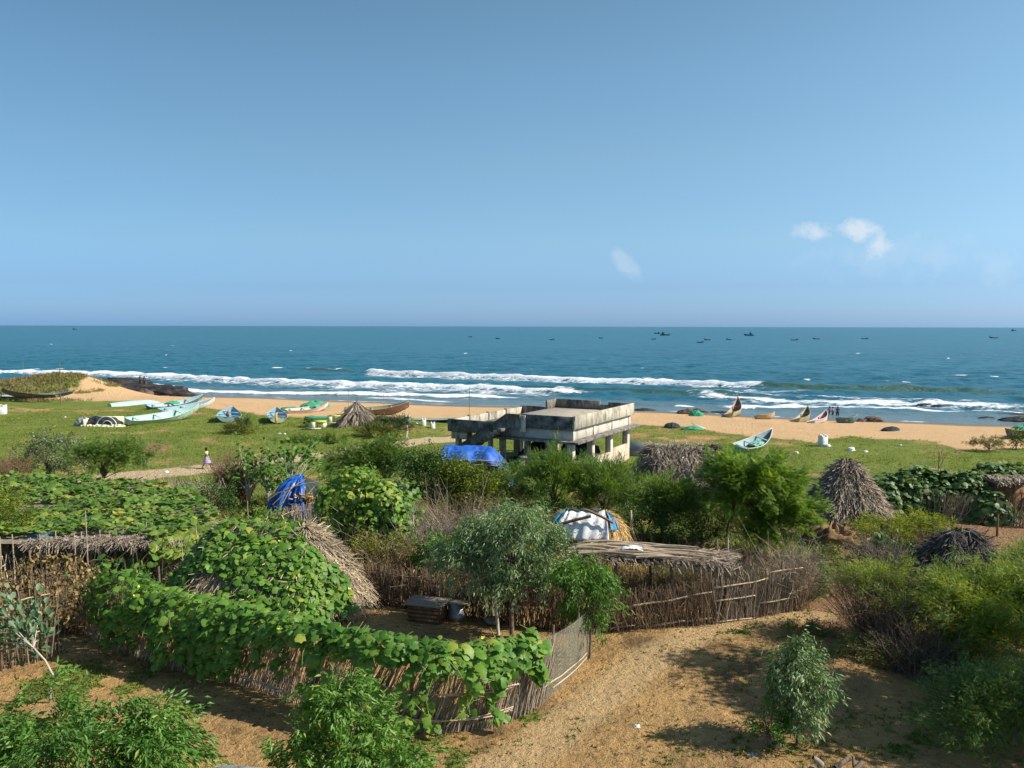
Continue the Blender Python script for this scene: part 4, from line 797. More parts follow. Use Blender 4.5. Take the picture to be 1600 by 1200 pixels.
# ruined tank with a black sheet
def tank():
    p = at(155, 667); t = thing('ruined_tank', p, 'low ruined white tank walls round a torn cover on the left grass', 'ruin'); x0, x1 = at(123, 667).x, at(192, 667).x; y = p.y
    mb = MB()
    for i in range(34): x = x0+(x1-x0)*i/33; mb.box((x, y+U(-.15, .15), p.z+.05), (.16+U(0, .1), .25, U(.15, .45)), U(-.3, .3))
    mb.box(((x0+x1)/2, y, p.z+.02), (x1-x0, .5, .16)); mb.build('front_wall', M['cream'], t)
    mb = MB(); mb.box(((x0+x1)/2-.6, y+2.2, p.z+.38), (3.2, .25, .85)); mb.box((x0+.1, y+1.0, p.z+.35), (.2, 2.2, .8), R(5)); mb.build('rear_wall', M['cream'], t)
    o = heap('black_net_cover', (at(157, 664).x, y+1.1, p.z), (2.0, .95, .85), 'blacktarp', 'black sheet bulging over nets inside the ruined white tank', 'tarpaulin', seed=20)
    o = heap('black_net_cover', (at(177, 664).x, y+1.0, p.z), (1.2, .9, .85), 'blacktarp', 'black sheet laced with white rope at the right end of the ruined tank', 'tarpaulin', seed=21)
    o2 = heap('grey_sheet', (at(132, 664).x, y+1.1, p.z), (.95, .7, .8), 'greysheet', 'grey torn sheet at the left end of the ruined tank', 'tarpaulin', seed=22)
    mb = MB(); c = np.array([at(177, 664).x, y+.55, p.z]); th = np.linspace(.1, 3.0, 12); mb.tube(c+np.stack([-1.0*np.cos(th), -.3+0*th, 1.0*np.sin(th)], 1), .045, 5); mb.tube(c+np.stack([-.5*np.cos(th)+.1, -.38+0*th, .6*np.sin(th)], 1), .04, 5); tag(mb.build('white_rope', M['white'], org=c), 'white rope arched over the black sheet of the ruined tank', 'rope')
tank()
# poles
def pole(px, py, h, r, label, cross=None, mat='bark', group='thin poles by the shore'):
    p = at(px, py); t = thing('wooden_pole', p, label, 'pole', group); mb = MB(); limb(mb, (p.x, p.y, p.z-.1), (p.x+U(-.08, .08), p.y, p.z+h), r, r*.7, .004, 6, sides=6); mb.build('shaft', M[mat], t, smooth=True)
    if cross: mb = MB(); mb.box((p.x-.05, p.y, p.z+h*cross), (.55, .06, .06), 0, ry=R(14)); mb.build('crosspiece', M[mat], t)
pole(95, 631, 5.4, .06, 'tall dark pole with a crosspiece in front of the grassy dune', .8); pole(51, 628, 3.4, .03, 'thin pale pole left of the tall dark pole', mat='twig'); pole(38, 612, 4.6, .025, 'thin leaning pole standing behind the dune boats', mat='twig'); pole(733, 658, 3.6, .03, 'thin pole on the sand behind the left corner of the building')
pole(545, 655, 3.0, .025, 'thin pole rising over the brown boat, left one', mat='twig'); pole(600, 648, 2.6, .02, 'thin pole rising over the brown boat, right one', mat='twig')
# dry palm frond pile
def frondpile(px, py, r, h, n, label, mat='thatch', name='palm_frond_pile'):
    p = at(px, py); p.y += r*.8; p.z = G(p.x, p.y); t = thing(name, p, label, 'frond pile'); f = roof_fn((p.x, p.y, p.z), r, r, .02, h, 0, p=1.0, ripple=.12); mb = MB(); thatch(mb, f, n, (.5, 1.3), .07, .12, .14); mb.build('fronds', M[mat], t)
    mb = MB(); mb.tube([(p.x, p.y, p.z+h-.5), (p.x+.12, p.y, p.z+h+.55)], .05, 6); mb.build('pole', M['bark'], t)
frondpile(553, 664, 1.75, 1.95, 1500, 'pile of dry brown palm fronds on the grass in front of the brown boat')
# rocks
def rock(p, r, mat, label, seed, group=None, name='rock'):
    n = 26; th, ph = np.meshgrid(np.linspace(0, 2*np.pi, n*2, endpoint=False), np.linspace(-.5, np.pi/2, n)); d = np.stack([np.cos(th)*np.cos(ph), np.sin(th)*np.cos(ph), np.sin(ph)], -1)
    k = .75+.75*(fbm(d[..., 0]*2.2+seed*5, d[..., 1]*2.2+d[..., 2]*1.7+seed, seed, 4)-.15); k = k+.22*(fbm(d[..., 0]*7+seed, d[..., 1]*7+d[..., 2]*5, seed+9, 4)-.5); k = np.where(ph > 1.5, k[-1].mean(), k)
    mb = MB(); mb.quadgrid(np.array(tuple(p))+d*k[..., None]*np.array(r)*1.15, .5, close=True); return tag(mb.build(name, M[mat], org=p), label, 'rock', group)
def rk(px, py, z, r, mat, label, seed, name='rock'): p = Vector(atz(px, py, z)); return rock((p.x, p.y, z-.1), r, mat, label, seed, 'dark rocks at the water edge', name)
rk(172, 610, -1.2, (4.8, 5, 1.6), 'rock', 'dark rock shelf nearest the dune, highest of the left outcrop', 31); rk(205, 613, -1.1, (5, 4.5, 1.3), 'rock', 'broad dark rock in the middle of the left outcrop', 32); rk(238, 614, -1.1, (4.2, 3.5, 1.2), 'rock', 'dark rock right of the middle of the left outcrop', 33); rk(268, 616, -1.2, (3.2, 2.6, 1.2), 'rock', 'low dark rock at the right tip of the left outcrop', 34); rk(187, 601, -1.2, (5, 3, 1.1), 'rock', 'dark ledge behind the left outcrop facing the surf', 35); rk(225, 617, -.8, (1.3, 1, .8), 'redrock', 'small brown boulder on the sand in front of the left outcrop', 36)
rk(290, 619, -1.2, (2.2, 1.2, .35), 'rock', 'flat wet rock where the left outcrop meets the water', 37); rk(148, 602, -1.2, (1.6, 1.2, .7), 'rock', 'small dark rock just beyond the tip of the dune', 38)
rk(1075, 644, -1.0, (1.2, .6, .4), 'redrock', 'reddish rock at the water line behind the green net bundle', 39); rk(1092, 643, -1.1, (1.0, .6, .4), 'redrock', 'small reddish rock right of the green net bundle', 40); rk(1005, 641, -1.2, (1.4, .8, .3), 'rock', 'low dark rock in the water just right of the building', 41); rk(1128, 644, -1.2, (1.5, .6, .2), 'rock', 'flat dark rock left of the steep-bowed boat', 42)
rk(1365, 656, -1.0, (1.1, .6, .4), 'redrock', 'reddish rock at the water line right of the small dark boat', 43); rk(1332, 655, -1.2, (.8, .5, .4), 'rock', 'small dark rock behind the small dark boat', 44); rk(1345, 657, -1.1, (.9, .6, .3), 'redrock', 'low brown rock left of the reddish rock', 45); rk(1595, 657, -1.2, (2.2, 1.2, .45), 'rock', 'flat dark rock in the shallows at the right edge', 46); rk(1583, 649, -1.2, (3.2, 1.2, .3), 'rock', 'long dark reef at the right edge of the surf', 47); rk(1542, 653, -1.2, (.9, .5, .2), 'rock', 'tiny rock in the shallows left of the right-edge reef', 48); rk(1445, 634, -1.2, (1.3, .6, .35), 'rock', 'small dark rock in the surf, left of a pair', 49); rk(1468, 635, -1.2, (1.2, .6, .3), 'rock', 'small dark rock in the surf, right of a pair', 50)
# ------------------------------------------------------------------ people
def skinbody(name, J, E, mat, par, sub=1):
    me = bpy.data.meshes.new(name); me.from_pydata([j[:3] for j in J], E, []); me.materials.append(M[mat]); o = bpy.data.objects.new(name, me); C.objects.link(o); o.parent = par
    md = o.modifiers.new('skin', 'SKIN'); sv = me.skin_vertices[0].data
    for i, j in enumerate(J): r = j[3]; sv[i].radius = r if isinstance(r, tuple) else (r, r); sv[i].use_root = (i == 0)
    sb = o.modifiers.new('sub', 'SUBSURF'); sb.levels = sub; sb.render_levels = sub; me.polygons.foreach_set('use_smooth', [True]*len(me.polygons)); return o
def person(p, h, rz, label, top, bottom, skirt=False, stride=.28, arm='hold', group=None, shoe=None, lean=0.):
    t = thing('person', p, label, 'person', group, rz=rz); k = h/1.7; t.scale = (k, k, k)
    s = stride; J = [(0, 0, .93, (.10, .13)), (.01, 0, 1.12, (.085, .115)), (.02, 0, 1.33, (.09, .15)), (.02, 0, 1.43, .06), (.03, 0, 1.49, .05), (.035, 0, 1.56, .085), (.04, 0, 1.63, .08), (.035, 0, 1.68, .05)]
    E = [(0, 1), (1, 2), (2, 3), (3, 4), (4, 5), (5, 6), (6, 7)]
    def add(j, par): J.append(j); E.append((par, len(J)-1)); return len(J)-1
    n_ = add((.13, 0, 1.585, .018), 5)
    for sg, f in ((1, 1), (-1, -1)):
        a = add((f*.04, sg*.09, .86, .085), 0); a = add((f*s*.55+.05, sg*.1, .48, .055), a); a = add((f*s-.04*(f < 0), sg*.1, .1, .038), a); a = add((f*s+.14, sg*.11, .03 if f > 0 else .05, .032), a)
        a = add((.02, sg*.18, 1.38, .05), 2)
        if arm == 'hold': el_ = (.02, sg*.23, 1.1, .037); ha = (.2, sg*.1, 1.16, .026); fd = (.03, -sg*.02, .005)
        else: el_ = (-.02-f*.08, sg*.25, 1.1, .037); ha = (.06-f*.16, sg*.26, .86, .026); fd = (.01, 0, -.035)
        a = add(el_, a); a = add(ha, a); pm = add((ha[0]+fd[0]*1.4, ha[1]+fd[1]*1.4, ha[2]+fd[2]*1.4, (.03, .016)), a); b = J[pm]
        for q in range(4): z = add((b[0]+fd[0]*1.1+.0, b[1]+fd[1]+(q-1.5)*.016, b[2]+fd[2]*1.1+(.006*(q % 2)), .008), pm); add((J[z][0]+fd[0]*.8, J[z][1]+fd[1]*.6, J[z][2]+fd[2]*.8-.006, .007), z)
        add((b[0]+.02, b[1]-sg*.03, b[2]+.0, .009), a)
    skinbody('body', J, E, 'skin', t)
    skinbody('shirt', [(.015, 0, .98, (.115, .145)), (.015, 0, 1.15, (.10, .135)), (.02, 0, 1.34, (.105, .165)), (.02, 0, 1.41, .075)]+[(.02, sg*.19, 1.37, .065) for sg in (1, -1)]+[(.02, sg*.235, 1.22, .055) for sg in (1, -1)], [(0, 1), (1, 2), (2, 3), (2, 4), (2, 5), (4, 6), (5, 7)], top, t)
    if skirt:
        mb = MB(); th = np.linspace(0, 2*np.pi, 24, endpoint=False); pr = []
        for z, rx, ry in ((1.02, .12, .14), (.9, .17, .18), (.7, .26, .22), (.5, .36, .25)): w = 1+.07*np.sin(th*7)*(1.05-z); pr.append(np.stack([rx*np.cos(th)*w+.02, ry*np.sin(th)*w, np.full(24, z)], -1))
        mb.quadgrid(np.array(pr), .5, close=True); mb.build('skirt', M[bottom], t, smooth=True, local=True)
    else:
        JJ = [(0, 0, .97, (.115, .14))]; EE = []
        for sg, f in ((1, 1), (-1, -1)): i = len(JJ); JJ += [(f*.04, sg*.09, .84, .10), (f*s*.55+.05, sg*.1, .48, .075), (f*s-.04*(f < 0), sg*.1, .14, .058)]; EE += [(0, i), (i, i+1), (i+1, i+2)]
        skinbody('trousers', JJ, EE, bottom, t)
    skinbody('hair', [(.01, 0, 1.60, .092), (.015, 0, 1.665, .088), (-.02, 0, 1.53, .07)], [(0, 1), (0, 2)], 'hair', t)
p = at(323, 733); person((p.x, p.y, p.z), 1.5, 0, 'girl in a pale yellow top and lilac skirt walking along the sandy path', 'yellowcloth', 'lilac', True, .30)
p = at(636, 689); person((p.x, p.y, p.z), 1.66, R(200), 'person in a buff shirt and light trousers standing in the grass left of the building', 'khakicloth', 'khakicloth', False, .10)
for (px, py, rz, a, b, lab, h_) in [(1296, 655, 60, 'whitecloth', 'khakicloth', 'person in a white top at the bow of the white and pink boat', 1.6), (1301, 654, 150, 'lilac', 'black', 'middle person of three by the water, in a pale lilac top', 1.55), (1308.5, 654.5, 90, 'black', 'black', 'person all in black standing rightmost by the water', 1.6)]:
    p = at(px, py); person((p.x, p.y, p.z), h_, R(rz), lab, a, b, False, .08, 'down', 'people by the water')
for (px, py, lab) in [(219, 601.5, 'taller distant figure standing on the dark rocks, left of two'), (225.5, 602, 'shorter distant figure on the dark rocks, right of two')]:
    p = atz(px, py, .1); person((p[0], p[1], .1 if px < 220 else 0.), 1.6, R(90), lab, 'bluedk', 'black', False, .06, 'down', 'people on the dark rocks')
# ------------------------------------------------------------------ main thatched hut wrapped in gourd vines
HC = np.array([-8.6, 28.6, 0.0]); HC[2] = G(HC[0], HC[1])
f_main = roof_fn(HC, 3.65, 2.9, 1.45, 2.95, .35, R(-6), 1.55, .03)
t = thing('thatched_hut', HC, 'largest near hut, pale straw showing on its right flank, the rest under gourd vines', 'hut')
mb = MB(); thatch(mb, f_main, 9500, (.2, .55), .024, .07, .4, vv=.5); mb.build('thatched_roof', M['thatchpale'], t)
mb = MB(); th = np.linspace(0, 2*np.pi, 40); q = np.stack([HC[0]+3.3*np.cos(th), HC[1]+2.4*np.sin(th)], -1); mb.quadgrid(np.stack([np.concatenate([q, np.full((40, 1), HC[2]-.1)], 1), np.concatenate([q, np.full((40, 1), HC[2]+.9)], 1)])); mb.build('wall', M['mud'], t)
def vine_thing(nm, org, label, P, Nn, size, lift=.12, mat='gourd', strandlist=(), flowers=0, vb=.5, cat='climbing vine', group=None):
    t = thing(nm, org, label, cat, group); mb = MB(); vleaves(mb, P, Nn, size, lift, vb); mb.build('leaves', M[mat], t)
    mb = MB(); k = rng.permutation(len(P))[:len(P)//9]
    for i in k[:260]:
        a = P[i]+Nn[i]*.05; d = np.cross(Nn[i], rdir(1)[0])*U(.3, .7); mb.tube([a, a+d*.5+Nn[i]*.06, a+d], .008, 4, .5, cap=False)
    for s_ in strandlist: mb.tube(s_, .012, 4, .5, cap=False)
    sm_ = mb.build('stems', M['vine'], t); sm_['kind'] = 'stuff'
    if flowers:
        i = rng.integers(0, len(P), flowers); mb = MB(); D = rdir(flowers*5); D[:, 2] = np.abs(D[:, 2])*.5; mb.leaves(np.repeat(P[i]+Nn[i]*.28, 5, 0), D+np.repeat(Nn[i], 5, 0)*.5, np.repeat(Nn[i], 5, 0)+rdir(flowers*5)*.2, .09, .05, OVAL, .7); mb.build('flowers', M['lime'], t)
    return t
def normals_of(f, th, v):
    P = f(th, v); a = f(th+.02, v)-P; b = f(th, v+.02)-P; n = np.cross(a, b); n *= np.sign(n[:, 2:3]+1e-9); return P, n/(np.linalg.norm(n, axis=1)[:, None]+1e-9)
n = 7500; th = U(0, 2*math.pi, n); v = U(0, 1, n)**.65
P, Nn = normals_of(f_main, th, v)
s_ = P[:, 0]-HC[0]; hole = (np.hypot((P[:, 0]-(HC[0]-1.55))/.75, (P[:, 2]-1.35)/.36) < 1)
keep = ~((s_ > 1.25+.68*(2.9-P[:, 2])+.5*(fbm(P[:, 0]*1.3, P[:, 1]*1.3, 7)-.5)+.35*(P[:, 1] < HC[1]-1)) | (hole & (P[:, 1] < HC[1]))); P, Nn = P[keep], Nn[keep]
vine_thing('gourd_vine', HC, 'broad-leaved gourd vine blanketing the roof of the largest near hut', P, Nn, .23, .16, flowers=6, vb=.55)
# ------------------------------------------------------------------ foreground fence and its vine
FB = [(128, 988), (175, 1012), (250, 1040), (330, 1058), (400, 1076), (480, 1108), (560, 1130), (650, 1146), (740, 1143), (800, 1126), (845, 1098)]
FH = [2.35, 2.15, 1.9, 1.75, 1.75, 1.9, 2.05, 2.1, 2.0, 1.85, 1.7]
tf, fr, fq = fence('stick_fence', FB, FH, 'long curving dry-stick fence in the foreground, its upper half hidden under gourd leaves', dens=70, thick=.014, lean=(.42, .14), jit=.05, rails=((.28, .62, .16, .12), (.42, .74, .60, .55), (.60, .95, .12, .18), (.70, .97, .50, .50)), railmat='rail', railr=.026, bundle=3, posts=6, top=.10, mat='stickgrey')
def fence_vine(r, q, hq_, label, u0, u1, dens, drop, lump=.45, size=.24, mat='gourd', nm='gourd_vine', inside=.5, hang=8, group=None, vb=.5, hs=None, flowers=0, sg=-1):
    m = int((u1-u0)*dens*np.sum(np.hypot(*np.diff(r, axis=0).T))); u = U(u0, u1, m); u = np.where((u < .2) & (U(0, 1, m) < .55), U(u0, u1, m), u); x = np.interp(u, q, r[:, 0]); y = np.interp(u, q, r[:, 1]); h = np.interp(u, np.linspace(0, 1, len(hq_)), hq_)
    tx = np.gradient(r[:, 0]); ty = np.gradient(r[:, 1]); l_ = np.hypot(tx, ty); nx = np.interp(u, q, ty/l_); ny = np.interp(u, q, -tx/l_)
    s1 = np.where(ny > 0, -1, 1); nx *= s1; ny *= s1     # pointing to the camera side
    Lm = .6+.8*vn(u*31, u*0, 3); dr = drop*Lm*(.45+1.1*vn(u*17, u*0, 5)); a = U(0, 1, m)
    # profile: 0..0.45 = inner back slope over the top, rest = hanging down the front
    k = np.where(a < .42, (a/.42)-1, (a-.42)/.58); rr = lump*Lm
    off = np.where(k < 0, -inside*(-k), rr*np.minimum(1, k*2.5)*.75); z = h+rr*.55-np.where(k < 0, .7*inside*(-k)**2*1.2, dr*k**1.1)+rng.normal(size=m)*.06
    P = np.stack([x+nx*off+rng.normal(size=m)*.05, y+ny*off+rng.normal(size=m)*.05, zg(x, y)+np.maximum(z, .1)], 1)
    Nn = np.stack([nx*np.where(k < 0, .15, .8), ny*np.where(k < 0, .15, .8), np.where(k < 0, 1, .9-.5*k)], 1); Nn /= np.linalg.norm(Nn, axis=1)[:, None]
    st = []; PP = [P]; NN = [Nn]
    for j in range(hang):
        uu = u0+(u1-u0)*(j+U(.1, .9))/hang; X = np.interp(uu, q, r[:, 0]); Y = np.interp(uu, q, r[:, 1]); nX = np.interp(uu, q, ty/l_); nY = np.interp(uu, q, -tx/l_); s2 = -1 if nY > 0 else 1; hh = np.interp(uu, np.linspace(0, 1, len(hq_)), hq_)
        top = hh*.8; bot = max(.15, hh*U(.08, .45)); zz = np.linspace(top, bot, 9); c = np.stack([X+nX*s2*(.3+.03*np.sin(zz*5))+.06*np.sin(zz*4+j), Y+nY*s2*.3+0*zz, G(X, Y)+zz], 1); st.append(c)
        k_ = 26; i = rng.integers(0, 9, k_); PP.append(c[i]+rng.normal(size=(k_, 3))*np.array([.09, .05, .06])); NN.append(np.tile([nX*s2, nY*s2, .5], (k_, 1)))
    P = np.concatenate(PP); Nn = np.concatenate(NN); Nn = Nn/np.linalg.norm(Nn, axis=1)[:, None]
    i = len(r)//2; return vine_thing(nm, (r[i, 0], r[i, 1], G(r[i, 0], r[i, 1])), label, P, Nn, size, .1, mat, st, flowers, vb, group=group)
fence_vine(fr, fq, FH, 'gourd vine draped along the top of the curving foreground fence', .42, .985, 190, .62, .27, .215, hang=11, flowers=5, vb=.5)
fence_vine(fr, fq, FH, 'dense gourd vine filling the fence below the left side of the largest hut', .08, .46, 250, 1.5, .6, .22, hang=9, flowers=2, inside=1.4, vb=.5)
# gate brush and left fence
fence('stick_fence', [(-60, 1066), (0, 1046), (50, 1036), (97, 1022)], [2.7, 2.85, 2.9, 2.7], 'left-edge stick fence matted with dead dried vine leaves', dens=42, thick=.018, jit=.06, rails=((.35, 1, .26, .36), (.2, 1, .62, .74)), railr=.03, posts=2, top=.1, mat='stick')
tD = at(50, 1036)
m = 2600; P = np.stack([U(-16.6, -12.6, m), np.zeros(m), U(.9, 3.1, m)], 1); ln0, ln1 = at(0, 1046), at(97, 1022); fx = (P[:, 0]-ln0.x)/(ln1.x-ln0.x); P[:, 1] = ln0.y+fx*(ln1.y-ln0.y)+rng.normal(size=m)*.16; P[:, 2] *= (.82+.3*vn(P[:, 0]*1.7, P[:, 0]*0, 6)); mb = MB(); Dd = rdir(m); Dd[:, 2] -= .6; mb.leaves(P, Dd, rdir(m)+np.array([.4, -.5, .4]), U(.08, .2, m), U(.05, .13, m), OVAL, np.clip(.45+rng.normal(size=m)*.25, 0, 1)); o = mb.build('dead_vine', M['dryleaf'], org=tD); tag(o, 'crisp dead brown vine hanging over the left-edge fence', 'dry vine')
brush('dry_brush', at(118, 985), (.7, .5), 2.0, 260, 'stick', 'dark tangle of dry brush in the gap between the left-edge fence and the curving fence', lean=.4)
# chicken-wire / mesh end of the foreground fence
tn, nr, nq = fence('net_fence', [(845, 1098), (880, 1066), (905, 1040), (918, 1022)], [1.75, 1.6, 1.5, 1.5], 'sunlit reed-and-net fence panel ending at a thin post beside the eucalyptus', dens=16, thick=.009, lean=(-.02, .03), jit=.02, rails=((0, 1, .25, .12), (.1, 1, .1, .02)), posts=2, mat='reed', top=.04)
def netmesh(r, q, h, par, mat):
    mb = MB(); L_ = np.sum(np.hypot(*np.diff(r, axis=0).T)); n = int(L_/.07); u = np.linspace(0, 1, n); x = np.interp(u, q, r[:, 0]); y = np.interp(u, q, r[:, 1]); z = zg(x, y); hh = np.interp(u, np.linspace(0, 1, len(h)), h)
    for k in range(-12, n, 1):
        i = np.array([max(k, 0), min(k+12, n-1)]); 
        if i[0] >= i[1]: continue
        a = (i-k)/12.; mb.sticks([[x[i[0]]+.06, y[i[0]]-.03, z[i[0]]+hh[i[0]]*a[0]]], [[x[i[1]]+.06, y[i[1]]-.03, z[i[1]]+hh[i[1]]*a[1]]], .006, .006); mb.sticks([[x[i[0]]+.06, y[i[0]]-.03, z[i[0]]+hh[i[0]]*(1-a[0])]], [[x[i[1]]+.06, y[i[1]]-.03, z[i[1]]+hh[i[1]]*(1-a[1])]], .006, .006)
    mb.build('netting', M[mat], par)
netmesh(nr, nq, [1.75, 1.6, 1.5, 1.5], tn, 'reed')
# compound back fence and right-hand fence
fence('brush_fence', [(548, 936), (590, 944), (640, 950), (700, 960), (760, 968), (830, 982), (900, 986)], [1.5, 1.55, 1.6, 1.5, 1.5, 1.5, 1.5], 'dark brushwood fence closing the back of the yard behind the wooden coop', dens=95, thick=.014, lean=(0, .14), jit=.09, cross=.8, rails=((.02, .45, .78, .72), (.02, .3, .18, .12)), railmat='stick', railr=.035, top=.2)
fence('brush_fence', [(915, 988), (985, 984), (1060, 978), (1120, 972)], [1.45, 1.45, 1.5, 1.55], 'dense brown brushwood fence with a long pale rail, right of the small eucalyptus', dens=140, thick=.010, lean=(0, .2), jit=.12, cross=1.2, rails=((0, .98, .46, .72), (0, .45, .1, .1), (.45, 1, .06, .16)), railr=.045, top=.2, mat='stick')
fence('brush_fence', [(1112, 974), (1180, 966), (1250, 952)], [1.55, 1.6, 1.8], 'open lattice of leaning sticks and crooked rails at the right end of the yard fences', dens=70, thick=.015, lean=(.16, .12), jit=.06, cross=.4, rails=((0, .6, .8, .86), (0, .55, .5, .56), (.55, 1, .95, .84), (.5, 1, .34, .3), (0, .5, .04, .05)), railmat='rail', railr=.034, posts=2, top=.12, mat='stickgrey')
brush('dry_brush', at(1243, 950), (.35, .35), 2.3, 240, 'stickgrey', 'tall bundle of straw-coloured sticks at the corner where the right yard fence ends', lean=.22)
brush('dry_grass_clump', at(640, 905), (2.6, .8), 1.5, 900, 'stick', 'dead undergrowth standing behind the dark back fence of the yard', 'dry grass', lean=.35, thick=.010, leaf=('drygrass', BLADE, 2600, .3, .03))
brush('dry_grass_clump', at(760, 930), (2.2, .6), 1.5, 600, 'stick', 'orange-brown dead plants behind the eucalyptus trunks', 'dry grass', lean=.35, thick=.010, leaf=('dryleaf', OVAL, 2600, .16, .08))
brush('dry_grass_clump', at(1010, 935), (3.0, .7), 1.5, 1100, 'stick', 'fine dead twigs massed behind the right brushwood fence', 'dry grass', lean=.3, thick=.009)
brush('dry_grass_clump', at(1180, 935), (2.0, .8), 1.7, 700, 'stick', 'dead twigs behind the open lattice fence', 'dry grass', lean=.3, thick=.009)
# ------------------------------------------------------------------ yard things
def coop():
    p = at(668, 968); t = thing('wooden_coop', p, 'low weathered wooden coop with an overhanging board lid in the yard', 'coop'); rz = R(-16)
    c, s = math.cos(rz), math.sin(rz); w = lambda a, b, z: (p.x+a*c-b*s, p.y+a*s+b*c, p.z+z)
    mb = MB()
    for k in range(4): mb.box(w(0, -.36, .09+k*.14), (1.12, .03, .12), rz); mb.box(w(0, .36, .09+k*.14), (1.12, .03, .12), rz); 
    for k in range(5): mb.box(w(.57, -.28+k*.14, .3), (.03, .11, .58), rz); mb.box(w(-.57, -.28+k*.14, .3), (.03, .11, .58), rz)
    mb.build('box', M['brownwood'], t)
    for k in range(4): MB().box(w(U(-.02, .02), -.38+k*.255, .63), (1.4+U(-.05, .05), .24, .035), rz+U(-.02, .02)).build('lid_board', M['wood'], t)
    p2 = at(714, 968); t2 = thing('tin_drum', p2, 'grey metal drum with a board on top, right of the wooden coop', 'drum'); mb = MB(); mb.tube([(p2.x, p2.y, p2.z), (p2.x, p2.y, p2.z+.2), (p2.x, p2.y, p2.z+.21), (p2.x, p2.y, p2.z+.6)], [.3, .31, .3, .3], 20); mb.build('drum', M['metal'], t2, smooth=False); MB().box((p2.x, p2.y, p2.z+.63), (.85, .55, .04), R(-12)).build('board', M['wood'], t2)
    p3 = at(692, 964); t3 = thing('clay_pot', p3, 'small round pot between the wooden coop and the grey drum', 'pot'); mb = MB(); mb.tube([(p3.x, p3.y, p3.z+z) for z in (0, .08, .2, .32, .38, .42)], [.08, .16, .2, .15, .1, .13], 16); mb.build('pot_body', M['mud'], t3, smooth=True)
    p4 = at(770, 976); mb = MB(); mb.tube([(p4.x, p4.y, p4.z+z) for z in (0, .1, .2, .24)], [.1, .26, .3, .05], 18, cap=True); tag(mb.build('round_basket', M['thatch'], org=p4, smooth=True), 'round shallow basket lying by the eucalyptus trunks', 'basket')
coop()
# ------------------------------------------------------------------ trees in and near the yard
EU = dict(tpl=LANCE, Lf=.17, Wf=.036, bark='bark', droop=.75, up=.6, upn=.35, shell=.4)
plant('eucalyptus_tree', at(800, 996), (-.1, .4, 3.0), (1.8, 1.4, 1.15), 'euc', 'larger eucalyptus with a dark straight trunk in the middle of the yard', 'tree', n=130, per=60, sz=.24, low=False, tr=.085, nl=40, trunk=(0, .1, 2.6), vb=.6, **EU, extra=[((-.9, .3, 2.1), (1.3, 1, .9), 60), ((.9, .2, 1.9), (.9, .8, .8), 44), ((.1, .1, 3.75), (.7, .7, .45), 16), ((-.2, -.2, 1.6), (.7, .6, .5), 20)])
plant('eucalyptus_tree', at(779, 992), (-1.4, .3, 2.3), (1.2, .9, .8), 'euc', 'thin pale-trunked eucalyptus just left of the larger one', 'tree', n=45, per=46, sz=.22, low=False, tr=.06, nl=18, trunk=(-.1, 0, 2.2), **{**EU, 'bark': 'palebark'}, extra=[((-.1, 0, 1.55), (.5, .5, .5), 14)])
plant('eucalyptus_tree', at(921, 1028), (-.1, .1, 2.0), (.95, .8, 1.0), 'neem', 'bushy bright green eucalyptus at the net fence corner', 'tree', n=85, per=48, sz=.2, low=False, tr=.045, nl=24, trunk=(-.1, 0, 1.7), **EU, extra=[((-.05, 0, 1.1), (.55, .5, .6), 26), ((-.7, 0, 2.3), (.6, .6, .6), 20)])
plant('eucalyptus_sapling', at(1245, 1164), (.0, .1, 1.45), (.6, .6, .95), 'euc', 'eucalyptus sapling with hanging silvery leaves alone on the bare ground', 'tree', n=70, per=32, sz=.16, low=False, tr=.04, nl=30, tpl=LANCE, Lf=.155, Wf=.04, droop=.7, up=.5, upn=.3, shell=.35, extra=[((.55, 0, 1.25), (.45, .4, .5), 24), ((0, 0, 2.25), (.28, .25, .3), 12), ((.1, 0, .6), (.4, .4, .35), 18), ((-.4, 0, 1.1), (.35, .3, .4), 14)])
plant('dark_shrub', at(1205, 1166), (0, 0, .42), (.55, .5, .5), 'neem', 'low dark shrub at the left foot of the eucalyptus sapling', 'shrub', n=36, per=40, sz=.13, tpl=OVAL, Lf=.07, Wf=.04, vb=.35)
NE = dict(tpl=LANCE, Wf=.05, upn=.5, shell=.5)
plant('neem_tree', Vector((-8.1, 14.4, G(-8, 14.4))), (0, 0, 1.7), (2.3, 1.6, 1.5), 'neem', 'leafy green tree top filling the bottom left corner', 'tree', n=170, per=50, sz=.2, low=False, tr=.08, nl=50, Lf=.17, droop=.55, **NE, extra=[((1.5, .2, 2.2), (.8, .7, .8), 45), ((-1.6, 0, 1.9), (1.2, .9, .7), 40)])
plant('neem_tree', Vector((-3.2, 16.0, G(-3.2, 16))), (0, 0, 1.0), (1.15, 1.0, 1.2), 'neem', 'light green willowy tree top at the bottom centre', 'tree', n=120, per=46, sz=.18, low=False, tr=.06, nl=40, Lf=.17, droop=.6, vb=.6, **NE, extra=[((-.35, .1, 2.2), (.6, .45, .65), 34), ((1.1, -.6, 1.1), (.8, .7, .6), 36), ((-1.0, -.4, 1.2), (.6, .6, .7), 26)])
